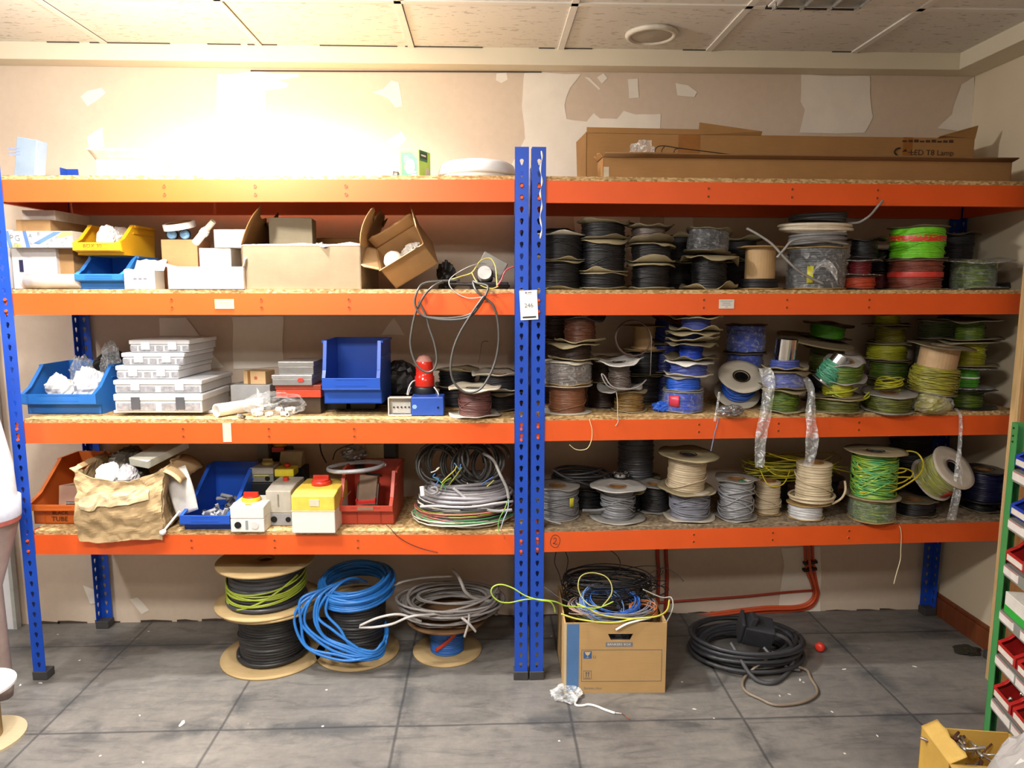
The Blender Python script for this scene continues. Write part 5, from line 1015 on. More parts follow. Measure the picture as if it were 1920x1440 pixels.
reel('bright green reel on the loose tan flange just under the beam', RB.col(1549, .30, zz+.034), 90*kk, 60*kk, 26*kk, GRN2, FLK, G3, rot=(radians(4), radians(5), 0), warp=.003)
C = RB.pv(1553, 690, .06); reel('small teal green reel lying tipped over behind the film strip', C+Vector((-.02, .0, -.055)), 46*k, 44*k, 62*k, TEAL, FLG, G3, rot=(radians(12), radians(32), 0), warp=.002, core=METAL, strands=22, messy=2, top=False, wr=.0022, fill=(.05, .72))
stack(RB, z3, 1592, [S('green-brown reel at the bottom of the stack with loose yellow-green loops', 92, 76, 27, YGB, f=FL1, warp=.004, strands=8), S('open reel with loose yellow-green loops, middle of its stack', 90, 52, 26, YGY, f=FL2, warp=.006, strands=2, top=False), S('reel with a broad grey flange tilted towards the front, top of its stack', 84, 66, 34, YGD, f=FLG, warp=.005, px=1600, Dt=72, rot=(radians(14), radians(-4), 0), lift=.012)], py=777, group=G3)
for i, pts in enumerate(([(1548,737,.02),(1570,737,.005),(1595,733,.005),(1608,727,.02)], [(1555,733,.02),(1580,746,-.002),(1605,752,-.004),(1626,746,.01),(1632,738,.03)], [(1560,742,.01),(1585,751,-.003),(1612,750,-.003),(1630,735,.02)])): rwire('earth_wire', 'loose thick yellow-green loop on the open reel, third shelf', 'wire', pts, .0034, mat('#a9b238', .4), group='yellow-green loops on the open reel')
stack(RB, z3, 1662, [S('bottom olive reel of the tall back stack, third shelf', 86, 74, 46, YGB, f=FL2), S('second olive reel up the tall back stack', 88, 72, 38, YGD, f=FL2), S('third, brighter yellow reel up the tall back stack', 90, 74, 36, YGY, f=FL1, px=1656, strands=8), S('fourth tan-yellow reel of the tall back stack with loose loops', 84, 56, 36, YGO, f=FL2, strands=9, px=1660), S('topmost yellow-green reel of the tall back stack under the beam', 92, 48, 22, YGY, f=FL1, px=1652)], v=.33, group=G3)
o_ = stack(RB, z3, 1690, [S('low reel with grey printed flange holding a nest of yellow-green wire', 94, 82, 32, YGB, f=FLG, warp=.003, strands=6, rot=(radians(7), 0, 0), lift=.006)], py=777, group=G3)
C = Vector(o_[0].location)+Vector((0, 0, 34*k+.001)); coil('nest of yellow-green wire in the hole of the grey-flanged reel', C+RB.V*-.004, .042, 9, .055, .0026, YGY, .25, 1.1, 1, 15, .02)
stack(RB, z3, 1748, [S('bottom film-wrapped green reel at back right of third shelf', 80, 70, 54, YGD, f=FL2, film_=FILM), S('middle film-wrapped green reel at back right of third shelf', 80, 70, 54, YGD, f=FL2, film_=FILM), S('top film-wrapped green reel at back right of third shelf', 78, 68, 34, YGD, f=FLW, film_=FILM, warp=.003)], v=.35, group=G3)
P = on_z(1762, 777, z3); o = blob(.07, .05, .040, .3, 84).build('wrapped_wire', wire2('#8f8f3a', '#a39c62', 12, .5), loc=P+RB.V*.05, rz=.1); tag(o, 'film-wrapped yellow wire bundle under the tan spindle reel', 'bundle')
m = blob(.074, .054, .043, .32, 85); o = m.build('clear_film', FILM, loc=P+RB.V*.05, rz=.1); tag(o, 'clear film around the yellow wire bundle under the tan spindle reel', 'film')
C = P+RB.V*.11+Vector((0, 0, .070)); k = mpp(C)
reel('tan spindle reel with wide dark top flange and half its green wire', C+RB.U*.035, 88*k, 82*k, 88*k, YGO, FL2, G3, rot=(radians(5), radians(5), 0), warp=.002, fill=(0, .55), core=mat('#b3946f', .55), strands=14, Dt=114*k, messy=3, wr=.002)
ribbon('film_ribbon', 'long narrow film strip hanging from the yellow bundle past two shelves', [(1790,765,.0),(1799,780,-.012),(1800,815,-.018),(1799,850,-.02),(1796,885,-.02),(1795,905,-.02),(1790,935,-.018),(1783,975,-.01)], .010, .036)
stack(RB, z3, 1843, [S('bottom green reel with silver core at the right end of third shelf', 104, 60, 36, YGD, f=FLK, core=METAL, warp=.003), S('bright green reel with white tie in the right end stack', 96, 42, 40, GRN2, f=FLC, band=[(PAPER, .44, .52, .001)], warp=.003), S('yellow-green reel second from the top in the right end stack', 100, 56, 46, YGY, f=FL1, strands=8, warp=.004), S('topmost dark-flanged green reel in the right end stack', 110, 48, 36, YGD, f=FL2, warp=.006)], py=770, group=G3)
# ---- bottom shelf
ct = dict(strands=3)
stack(RB, z4, 1050, [S('grey reel with yellow sticker beside the blue upright, bottom shelf', 84, 78, 58, GRW, f=FLG, warp=.004, wr=.0025, sticker_=(YST, -1.0, .02, .45, .75), hole=True)], py=979, group=G4)
stack(RB, z4, 1098, [S('black reel under the flat black cable coil at the back', 92, 80, 34, BLK, f=FLK)], v=.30, group=G4)
C = RB.col(1086, .28, z4+.085); coil('coil of flat black cable on the black reel at the back', C, .108, 8, .062, .0055, mat('#2b2b2e', .45, 0, .15), .2, 1.0, .85, 21, .014)
rwire('grey_cable', 'flat grey cable tails poking forward behind the white-flanged reel', 'cable', [(1175,955,.08),(1150,953,.09),(1120,957,.10),(1092,957,.09)], .006, GRW, flat=.5); rwire('grey_cable', 'dark cable running from the flat coil down behind the black reel', 'cable', [(1035,880,.16),(1060,895,.15),(1090,905,.16),(1120,915,.2)], .0045, mat('#3d3d41', .45)); rwire('grey_wire', 'bright grey wire end lying on the shelf edge by the upright', 'wire', [(1018,972,.02),(1035,978,.01),(1052,982,.006)], .0028, GRL_)
stack(RB, z4, 1162, [S('black reel beneath the one with a shiny core, behind white-flanged reel', 88, 74, 34, BLK, f=FLK), S('black reel with a shiny metal core and wavy card flange', 96, 40, 27, BLK, f=FL1, warp=.007, core=CHROME, top=False)], v=.235, group=G4)
C = RB.col(1162, .235, z4); kk = mpp(C); m = MB(); m.pipe(.037, .033, 0, .012, 30); o = m.build('metal_ring', CHROME, loc=(C.x, C.y, z4+62*kk)); tag(o, 'shiny metal ring crowning the black reel on the bottom shelf', 'ring')
stack(RB, z4, 1169, [S('grey wire reel with broad white top flange at front of bottom shelf', 104, 62, 60, GRW, f=FLG, warp=.003, topm=mat('#a9a6a3', .55), wr=.0028, strands=8, messy=2.5)], py=986, group=G4)
stack(RB, z4, 1190, [S('black reel under the big dark grey drum at the back', 98, 84, 42, BLK, f=FLK), S('big dark grey drum at the back under the third-shelf beam', 106, 74, 86, DGR, f=FL2, warp=.002, tt=.004, strands=2)], v=.345, group=G4)
stack(RB, z4, 1236, [S('dark reel between the white-flanged reel and the cream cable reel', 70, 50, 50, BLK2, f=FLG, warp=.003)], py=966, group=G4)
stack(RB, z4, 1307, [S('grey wire reel under the cream cable reel, bottom shelf', 96, 72, 54, mat('#7b7d8a', .4, 0, .12, 50), f=FLW, warp=.004, strands=10, messy=2, wr=.0024), S('cream cable reel with printed top flange on the grey wire reel', 104, 70, 66, CREM, f=FL1, warp=.003, px=1298, wr=.0042, strands=1, core=METAL, Dt=110, rot=(radians(4), radians(2), 0))], py=983, group=G4)
stack(RB, z4, 1393, [S('grey cable reel with green mark on flange right of cream reel', 78, 62, 74, GRL_, f=FLG, warp=.004, wr=.0034, strands=7, messy=2.5, sticker_=None)], py=981, group=G4)
t_ = [o for o in bpy.data.objects if o.get('label', '').startswith('grey cable reel with green mark')][0]
for a0, mt in ((-1.75, mat('#3f7a5a', .5)), (-1.25, mat('#c9ccc6', .5))):
    m = MB(); m.sheet(lambda u, v: ((.036+.026*v)*cos(a0+.42*u), (.036+.026*v)*sin(a0+.42*u), .1575+.0*u), 5, 3, .0006); m.build('printed_mark', mt, t_)
stack(RB, z4, 1449, [S('narrow cream cable reel right of the grey reel', 54, 46, 62, CREM, f=FLT, warp=.002, wr=.004, strands=3, top=False)], py=969, group=G4)
o_ = stack(RB, z4, 1525, [S('white wire reel under the thick cream cable, bottom shelf', 68, 60, 28, mat('#c9cacc', .4), f=FLT, warp=.002), S('thick cream cable wound in a tall beehive on the white reel', 70, 64, 76, CRM2, f=FLT, warp=.001, top=False, wr=.0052, strands=1, px=1538)], py=979, group=G4)
C = Vector(o_[1].location); coil('loose outer turns of cream cable round the beehive', C+Vector((-.006, 0, .006)), .082, 3.2, .024, .0052, CRM2, .10, 1, 1, 31, .008)
rwire('cream_cable', 'cream cable tail curling up right of the beehive', 'cable', [(1560,945,.02),(1577,935,.02),(1585,920,.03),(1584,902,.05)], .0048, CRM2)
stack(RB, z4, 1440, [S('dark reel under the left of the yellow wire heap at the back', 90, 72, 36, BLK2, f=FLK)], v=.32, group=G4); stack(RB, z4, 1535, [S('dark reel under the right of the yellow wire heap at the back', 96, 72, 40, BLK2, f=FLK)], v=.33, group=G4)
C = RB.col(1478, .30, z4+.085); t = thing('wire_heap', 'loose heap of yellow-green wire at the back of the bottom shelf', 'wires', C, RB.ang)
for i in range(7):
    q = random.Random(200+i); m = MB(); m.tube(coil_pts(q.uniform(.10, .17), 5, .09, .25, 1.35, .6, 22, 210+i, .035), .0021, 5)
    m.build('wire_loops', (YEL, mat('#b5aa2f', .4), YGY)[i % 3], t, loc=(q.uniform(-.05, .06), q.uniform(-.06, .04), q.uniform(0, .05)))
for pts in ([(1425,880,.12),(1437,905,.08),(1452,912,.07),(1470,906,.09),(1482,880,.14)], [(1430,870,.14),(1450,888,.10),(1475,893,.10),(1510,885,.14)], [(1440,850,.2),(1480,862,.16),(1525,868,.16),(1570,880,.18),(1595,886,.2)]):
    m = MB(); m.tube([local(t, p) for p in wpath(RB, pts, 0)], .0023, 6); m.build('wire_end', YEL, t)
stack(RB, z4, 1657, [S('film-wrapped yellow-green reel under the one with loose loops', 84, 78, 42, YGD, f=FLT, warp=.002, film_=FILM, strands=3), S('yellow and green reel covered in loose loops, bottom shelf', 96, 76, 86, GY, f=FL1, warp=.002, Dt=108, strands=24, messy=3, wr=.0028, core=METAL)], py=984, group=G4)
rwire('earth_wire', 'thick yellow-green wire arching off the top of the loose-looped reel', 'wire', [(1682,853,.10),(1700,846,.08),(1720,850,.05),(1731,868,.02),(1725,888,-.01),(1705,905,-.02),(1675,920,-.025),(1640,925,-.02),(1612,922,.0)], .0034, YEL)
for i, pts in enumerate(([(1612,862,.03),(1608,872,.02),(1620,880,.0),(1650,884,-.012),(1690,878,-.01),(1712,886,.0),(1705,898,-.008)], [(1612,898,.01),(1640,900,-.015),(1680,895,-.015),(1712,895,.0)], [(1620,915,.01),(1650,912,-.015),(1690,905,-.014),(1705,896,.0)], [(1612,892,.01),(1645,890,-.014),(1690,886,-.014),(1700,880,.0)])): rwire('earth_wire', 'loose yellow loop around the front of the tall yellow-green reel', 'wire', pts, .0030, (YEL, mat('#c2b22c', .4))[i % 2], group='loose loops on the tall yellow-green reel')
rwire('white_string', 'white string hanging from the bottom beam under the yellow-green reel', 'string', [(1684,983,.012),(1688,990,-.004),(1690,1005,-.008),(1689,1030,-.008),(1688,1050,-.008),(1681,1075,-.008),(1676,1095,-.008)], .0018, mat('#cfc3a2', .6))
rwire('white_string', 'short cream string looping under the third beam at left', 'string', [(1105,786,-.004),(1110,805,-.008),(1109,825,-.01),(1102,840,-.012),(1090,844,-.012),(1078,842,-.012),(1068,834,-.012)], .0014, mat('#d0bf90', .6))
stack(RB, z4, 1700, [S('lower dark reel in the back right corner of the bottom shelf', 96, 76, 62, BLK2, f=FLK), S('upper dark reel in the back right corner under the third beam', 96, 76, 56, BLK2, f=FLK, warp=.002)], v=.35, group=G4)
stack(RB, z4, 1737, [S('flat black reel under the tipped clear-film reel', 80, 72, 26, BLK, f=FL2)], py=973, group=G4)
C = RB.col(1757, .10, z4); k = mpp(C)
rest(reel('yellow-green film-wrapped reel tipped over, red sticker and pale flange', C+Vector((-.035, 0, .095)), 86*k, 74*k, 52*k, YGY, FLW, G4, rot=(radians(46), radians(24), 0), warp=.002, film_=FILM, core=METAL, sticker_=(RED, -1.1, .045, .1, .55), topm=mat('#b5ada0', .5)), z4+26*k+.004)
stack(RB, z4, 1838, [S('small dark reel under the navy blue reel at the right end', 66, 50, 20, BLK, f=FL2), S('navy blue reel standing on a broad flange at the right end', 86, 70, 56, mat('#15183a', .35, 0, .2, 50), f=FLK, warp=.002)], v=.12, group=G4)
# ================================================================== LEFT BAY REELS (third shelf)
stack(LB, Z3, 888, [S('brown wire reel with cream crumpled flange at right end of left bay', 100, 60, 52, mat('#6a4440', .42, 0, .2, 60), f=FLW, warp=.006, strands=6, topm=cardboard('#c4bba8', .08), core=METAL, wr=.002)], py=787, group='cable reels on the left bay')
stack(LB, Z3, 934, [S('lower dark reel behind the brown wire reel beside the upright', 96, 76, 34, BLK2, f=FL2, warp=.006), S('upper dark reel with pale wavy flange beside the upright, left bay', 100, 70, 30, BLK2, f=FLW, warp=.009)], v=.24, group='cable reels on the left bay')
stack(LB, Z3, 858, [S('lower black reel behind the brown wire reel and red beacon', 92, 76, 34, BLK, f=FLK, warp=.003), S('upper black reel behind the brown wire reel and red beacon', 92, 76, 30, BLK, f=FL1, warp=.006)], v=.35, group='cable reels on the left bay')
o = blob(.10, .06, .10, .25, 91).build('black_bag', mat('#1c1a1a', .4), loc=LB.col(748, .34, Z3), rz=0); tag(o, 'black bag at the back of third shelf between blue bin and beacon', 'bag')
m = MB(); m.tube(wpath(LB, [(897,680,.3),(901,660,.3),(903,645,.3),(907,640,.3),(916,640,.3)], 0), .0016, 5); tag(m.build('brown_wire', mat('#5f4636', .5), recentre=True), 'thin brown wire end sticking up at the back of the third shelf', 'wire')
# ================================================================== ON THE FLOOR, LEFT
FB = Bay(2.30, -1.832, 1.9, -YAW)
def floor_c(px, py, D): H0 = on_z(px, py, 0); k = mpp(H0); return H0+HF*(D*k/2), k
DRM = 'cable drums on the floor'; PLY = cardboard('#b39a70', .08); BCB = mat('#2a2a2c', .42, 0, .15, 30)
C, k = floor_c(482, 1274, 190); k = mpp(C)
reel('tall black cable drum on the floor carrying a second drum', C, 188*k, 120*k, .235, BCB, PLY, DRM, warp=.0, wr=.006, tt=.008, strands=1, name='cable_drum', messy=.6)
m = MB(); m.tube([Vector(C)+p+Vector((0, 0, .012)) for p in coil_pts(.135, 2.6, .02, .06, 1, 1, 30, 41, .008)], .0085, 7); tag(m.build('black_cable', BCB, recentre=True), 'loose turns of black cable round the foot of the tall drum', 'cable coil')
C2 = C+Vector((-.012, -.01, .2365)); k2 = mpp(C2)
m = MB(); m.tube([C2+p+Vector((0, 0, .020)) for p in coil_pts(.148, 1.6, .004, .03, 1, 1, 30, 42, .003)], .0095, 8); tag(m.build('black_cable', mat('#3c3d42', .35, 0, .1), recentre=True), 'thick dark cable turn lying on the flange of the upper drum', 'cable coil')
reel('upper black cable drum with yellow-green ties stacked on the tall drum', C2, 186*k2, 136*k2, .175, mat('#3a3b40', .36, 0, .12, 30), PLY, DRM, warp=.0, wr=.009, tt=.008, strands=0, name='cable_drum', Dt=176*k2, messy=.5)
m = MB(); q = random.Random(5); rw = 68*k2+.006
for i in range(7):
    z0 = .085+q.uniform(-.03, .03); tl = q.uniform(.01, .032); ph = q.uniform(-.6, .6)
    m.tube([C2+Vector((rw*cos(a), rw*sin(a), z0+tl*sin(a+ph))) for a in [2*pi*j/40 for j in range(40)]], .0036, 6, closed=True)
m.tube(smooth([C2+Vector((rw*cos(a), rw*sin(a), z)) for a, z in ((-.4, .13), (-.9, .10), (-1.4, .06), (-1.9, .03), (-2.2, .022), (-2.6, .03), (-3.0, .05))], 6), .0042, 6)
tag(m.build('earth_wire', mat('#93a336', .35), recentre=True), 'yellow-green wire tied round the upper black cable drum', 'wire')
# drum with the blue coil
C, k = floor_c(655, 1258, 152); k = mpp(C)
reel('black cable drum on the floor under the bright blue cable coil', C, 154*k, 108*k, .235, BCB, PLY, DRM, warp=.0, wr=.006, tt=.008, strands=2, name='cable_drum', Dt=104*k)
BC = mat('#2a74c4', .33, 0, .1, 20); CT = C+Vector((0, 0, .236)); t = thing('blue_cable_coil', 'big coil of bright blue cable draped over the black drum', 'cable coil', CT, rot=(radians(9), 0, 0))
for i in range(6):
    m = MB(); m.tube([p+Vector((0, 0, .006)) for p in coil_pts(.150-.012*(i % 3), 5, .105, .08, 1, 1, 28, 60+i, .016)], .0058, 7); m.build('cable_loops', BC, t)
def drape(pts): m = MB(); m.tube([local(t, p) for p in smooth(pts, 8)], .0058, 7); m.build('fallen_loop', BC, t)
for i in range(8):
    o = .5*i; rj = random.Random(i+400); jj = lambda s: rj.uniform(-s, s); W_ = lambda px, py, dv: hit(px, py, CT-HF*(.0)+HF*dv, HF)
    drape([W_(690-5*i+jj(6), 1092, .05), W_(668-5*i+jj(6), 1084+2*i, -.05+jj(.02)), W_(640-5*i+jj(5), 1092+2*i, -.10+jj(.01)), W_(618-8*i+jj(6), 1115+2*i+jj(5), -.13-.003*i), W_(608-8*i+jj(6), 1150+3*i+jj(6), -.15-.004*i), W_(630-8*i+jj(8), 1182+4*i+jj(7), -.165-.004*i), W_(662-5*i+jj(8), 1205+4*i+jj(5), -.178-.003*i), W_(694-2*i+jj(5), 1218+2.5*i+jj(5), -.175-.003*i), W_(714+jj(4), 1212+2*i+jj(6), -.15), W_(724+jj(3), 1194+jj(8), -.09), W_(722, 1172+jj(6), .0), W_(706, 1160+jj(6), .10)])
# small blue drum with the grey flat-cable coil
C, k = floor_c(833, 1251, 128); k = mpp(C)
reel('small blue cable drum with red tape on the floor under grey coil', C, 128*k, 64*k, .155, mat('#2c62b0', .4, 0, .08, 40), PLY, DRM, warp=.0, wr=.004, tt=.007, strands=1, name='cable_drum', Dt=150*k, topm=cardboard('#6d5137'))
m = MB(); rw = 32*k+.0045
m.sheet(lambda u, v: C+Vector((rw*cos(-2.2+1.5*u), rw*sin(-2.2+1.5*u), .022+.095*u+.018*v)), 14, 2, .001); tag(m.build('red_tape', mat('#c23a22', .35), recentre=True), 'strip of red tape slanting across the small blue drum', 'tape')
CT = C+Vector((.02, 0, .158)); t = thing('flat_cable_coil', 'tumbled coil of flat grey cable on the small blue drum', 'cable coil', CT)
for i in range(5):
    q = random.Random(i+70); m = MB(); m.tube([p+Vector((0, 0, .008)) for p in coil_pts(q.uniform(.15, .20), 3, .09, .16, 1.1, .85, 26, 75+i, .03)], .0045, 6, flat=1.7); m.build('cable_loops', mat(('#8d8886', '#7d7876', '#9b9796')[i % 3], .4), t, loc=(q.uniform(-.03, .03), q.uniform(-.03, .03), 0))
def gtail(pts, r=.0048, mt=mat('#a39e9b', .4)): m = MB(); m.tube([Vector(hit(a, b, CT+HF*c, HF))-CT for a, b, c in pts] if 0 else [Vector(p)-CT for p in smooth([hit(a, b, CT+HF*c, HF) for a, b, c in pts], 7)], r, 6, flat=1.6); m.build('cable_end', mt, t)
gtail([(850,1150,-.12),(810,1152,-.18),(770,1156,-.215),(735,1170,-.225),(700,1176,-.225),(674,1176,-.225)]); gtail([(675,1173,-.225),(710,1158,-.22),(750,1152,-.21),(790,1165,-.19)]); gtail([(848,1068,.05),(858,1078,.0),(866,1095,-.04),(873,1110,-.05),(890,1122,-.04),(925,1128,-.02)]); gtail([(880,1152,-.19),(878,1170,-.2),(871,1194,-.2)]); gtail([(866,1158,-.2),(880,1170,-.205),(892,1184,-.2)]); gtail([(700,1140,-.05),(735,1100,.0),(780,1085,.04),(850,1080,.07)])
# ================================================================== ON THE FLOOR, CENTRE
P = on_z(1152, 1299, 0); k = mpp(P); w = 190*k; t = thing('moving_box', 'brown cardboard moving box with blue stripe overflowing with wire, on the floor', 'box', P, LB.ang+radians(.5)); h = up_to(P, 1168); d = .33
MB_ = cardboard('#bd9a69', .08); m = MB(); th = .005
def quadwall(a0, a1, z0, z1): m.box(a0, a1, 0, th, z0, z1)
hx0, hx1, hz0, hz1 = -w*.075, w*.175, h*.755, h*.845
m.box(-w/2, hx0, 0, th, 0, h); m.box(hx1, w/2, 0, th, 0, h); m.box(hx0, hx1, 0, th, 0, hz0); m.box(hx0, hx1, 0, th, hz1, h)
m.prism([(hx0, hz0), (hx0+.012, hz0), (hx0, hz1)], lambda a, b, c: (a, c, b), 0, th); m.prism([(hx1, hz0), (hx1, hz1), (hx1-.012, hz0)], lambda a, b, c: (a, c, b), 0, th)
m.box(-w/2, -w/2+th, th, d, 0, h); m.box(w/2-th, w/2, th, d, 0, h*1.0); m.box(-w/2, w/2, d-th, d, 0, h); m.box(-w/2+th, w/2-th, th, d-th, 0, th); m.build('carton', MB_, t)
def pr(x0, x1, z0, z1, mt, nm, y=-.0005): q = MB(); q.box(x0, x1, y, .0002, z0, z1); return q.build(nm, mt, t)
pr(-w*.475, -w*.355, .006, h*.985, mat('#4c74a6', .65, 0, .06), 'blue_stripe'); pr(-w/2-.0003, -w*.478, 0, h, cardboard('#cdbb98', .05), 'pale_edge')
lb = pr(-w*.095, w*.17, h*.665, h*.725, mat('#6f7684', .6), 'printed_band'); text('BANKERS BOX', .0125, mat('#d9d4cc', .6), t, (w*.037, -.0008, h*.695), sx=1.05); text('Bankers Box', .013, mat('#8a8278', .7), t, (-w*.215, -.0007, h*.07))
LN = mat('#5d5a5e', .7)
pr(-w*.33, w*.46, h*.615, h*.621, LN, 'printed_line'); pr(-w*.33, w*.46, h*.165, h*.171, LN, 'printed_line'); pr(-w*.33, -w*.326, h*.165, h*.62, LN, 'printed_line'); pr(w*.456, w*.46, h*.165, h*.62, LN, 'printed_line')
pr(-w*.31, -w*.23, h*.495, h*.60, INKB, 'fragile_mark'); m = MB(); m.prism([(-w*.30, h*.59), (-w*.24, h*.59), (-w*.255, h*.55), (-w*.268, h*.54), (-w*.268, h*.515), (-w*.25, h*.51), (-w*.29, h*.51), (-w*.272, h*.515), (-w*.272, h*.54), (-w*.285, h*.55)], lambda a, b, c: (a, c, b), -.0009, -.0004); m.build('glass_mark', mat('#cbb58e', .7), t)
for x0, x1, a, b in ((-.31, -.307, .2, .32), (-.233, -.23, .2, .32), (-.31, -.23, .2, .206), (-.31, -.23, .314, .32)): pr(w*x0, w*x1, h*a, h*b, LN, 'arrow_frame')
for x in (-.285, -.262): pr(w*x, w*(x+.008), h*.235, h*.29, LN, 'arrow_mark'); m = MB(); m.prism([(w*(x-.008), h*.285), (w*(x+.016), h*.285), (w*(x+.004), h*.305)], lambda a, b, c: (a, c, b), -.0006, .0002); m.build('arrow_mark', LN, t)
pr(-w*.295, -w*.245, h*.215, h*.221, LN, 'printed_line'); pr(-w*.215, -w*.19, h*.50, h*.503, LN, 'printed_line'); pr(-w*.215, -w*.19, h*.53, h*.533, LN, 'printed_line'); pr(-w*.215, -w*.212, h*.50, h*.533, LN, 'printed_line'); pr(-w*.193, -w*.19, h*.50, h*.533, LN, 'printed_line')
m = MB()
for z_ in (.25, .62): m.box(w/2-.0002, w/2+.0004, .01, d-.01, h*(z_-.19), h*(z_-.186))
m.build('printed_line', LN, t)
BX = Vector(t.location); bu, bv = Vector((cos(LB.ang), sin(LB.ang), 0)), Vector((-sin(LB.ang), cos(LB.ang), 0))
bx = lambda x, y, z: BX+bu*x+bv*y+Vector((0, 0, z))
def nest(name, label, c, Rr, turns, hh, r, mt, jit=.15, sx=1, sy=1, seed=1, tilt=.02, rot=None, n=5): return coil(label, c, Rr, turns, hh, r, mt, jit, sx, sy, seed, tilt, rot, name, None, n, 26)
m = blob(.165, .14, .10, .10, 201); o = m.build('black_wire_mass', mat('#131317', .5, 0, .2, 60), loc=bx(0, .165, .05)); tag(o, 'dark mass of packed black wire filling the moving box', 'wires'); o['kind'] = 'stuff'
nest('black_wire_coil', 'big coil of black wire heaped at the back of the moving box', bx(-.01, .2, h*.86), .155, 26, .17, .002, mat('#1a1a1e', .45), .2, 1.12, .75, 202, .03)
nest('black_wire_coil', 'sprawling black wire loops over the back right of moving box', bx(.06, .22, h*.98), .15, 9, .11, .0016, mat('#232329', .45), .3, 1.15, .6, 203, .05)
nest('blue_wire_coil', 'coil of blue wire in the middle of the overflowing box', bx(.0, .10, h*1.0), .088, 16, .055, .002, mat('#3465b8', .38), .18, 1.15, .85, 204, .02, (radians(16), 0, 0))
nest('blue_wire_coil', 'pale blue wire loops slanting left in the overflowing box', bx(-.05, .09, h*1.04), .08, 6, .05, .002, mat('#5f7fb4', .38), .15, 1.05, .9, 205, .02, (radians(34), radians(20), 0))
nest('orange_wire_coil', 'coil of orange brown wire at the right of the overflowing box', bx(.115, .085, h*.99), .045, 12, .03, .002, mat('#a8653a', .38), .2, 1.1, .8, 206, .012, (radians(18), 0, 0))
nest('grey_wire_coil', 'grey and lilac wire loops along the front of the overflowing box', bx(.01, .115, h*.93), .145, 12, .06, .0022, mat('#83828f', .4), .14, 1.08, .78, 207, .014)
nest('pink_wire_coil', 'pale brown wire loops at the front left of overflowing box', bx(-.04, .10, h*.95), .11, 7, .05, .0018, mat('#a88a78', .4), .25, 1.2, .75, 208, .025)
nest('olive_wire_coil', 'dark green wire loops at the front rim of overflowing box', bx(.01, .125, h*.93), .15, 6, .04, .002, mat('#5f6a34', .4), .12, 1.1, .8, 209, .012)
def bw(name, label, pts, r, mt, cat='wire', group=None):
    P = smooth([hit(a, b, BX+HF*c, HF) for a, b, c in pts], 7); m = MB(); m.tube(P, r, 6); return tag(m.build(name, mt, recentre=True), label, cat, group)
YW = mat('#c2bf55', .38)
bw('earth_wire', 'long yellow-green wire looping left across both blue uprights', [(1150,1128,.02),(1120,1140,.0),(1085,1138,-.02),(1060,1136,-.04),(1040,1128,-.06),(1010,1124,-.08),(985,1124,-.08),(955,1130,-.08),(935,1127,-.08),(922,1114,-.08),(924,1101,-.08),(940,1096,-.08),(962,1103,-.08),(985,1117,-.08),(1010,1125,-.085),(1030,1128,-.08),(1038,1136,-.07),(1041,1148,-.06)], .0026, mat('#a9c84a', .38))
bw('earth_wire', 'yellow wire along the front rim of the moving box', [(1052,1151,.0),(1080,1160,-.004),(1120,1166,-.008),(1155,1167,-.010),(1190,1160,-.006),(1230,1156,.0),(1250,1145,.04),(1255,1125,.1)], .0034, YW)
bw('earth_wire', 'second yellow wire running along the front of the box contents', [(1082,1132,.03),(1105,1142,.01),(1125,1152,.0),(1160,1158,-.004),(1200,1160,-.004),(1240,1154,.01)], .003, YW)
bw('earth_wire', 'round yellow-grey hoop standing up from the overflowing box', [(1130,1136,.03),(1146,1115,.06),(1146,1095,.08),(1134,1080,.10),(1110,1074,.11),(1090,1080,.10),(1084,1098,.08),(1090,1118,.06),(1105,1134,.03),(1125,1138,.02)], .0026, mat('#9c9a58', .4))
bw('white_flex', 'white cable end hanging out over the front of the moving box', [(1220,1158,.0),(1195,1164,-.006),(1175,1170,-.012),(1155,1181,-.014)], .0042, PAPER)
bw('white_wire', 'pale grey wire bending over the right edge of the moving box', [(1205,1105,.12),(1240,1120,.12),(1258,1120,.12),(1262,1135,.08),(1258,1150,.05),(1250,1166,.02)], .0026, mat('#a3a39c', .4))
for i, pts in enumerate(([(1043,1033,.3),(1040,1055,.28),(1048,1075,.25),(1054,1100,.2),(1058,1125,.12)], [(1060,1034,.3),(1065,1050,.28),(1062,1070,.25),(1058,1090,.2)], [(1145,1032,.3),(1157,1042,.28),(1163,1056,.25),(1160,1075,.2)], [(1017,1097,.1),(1030,1107,.08),(1048,1120,.05),(1075,1132,.02)], [(1020,1100,.08),(1032,1112,.06),(1043,1125,.05)], [(1205,1085,.2),(1232,1068,.22),(1250,1066,.24),(1270,1078,.22),(1282,1090,.2)])): bw('black_wire', ('thin black wire hanging left of the box to the beam', 'thin black wire curling up from the left back of the box', 'thin black wire rising from the top of the wire heap', 'black wire poking out left from box to uprights', 'short black wire end left of the box', 'fine dark wires sprayed out at the right back of the box')[i], pts, .0017, mat('#2a2320', .45))
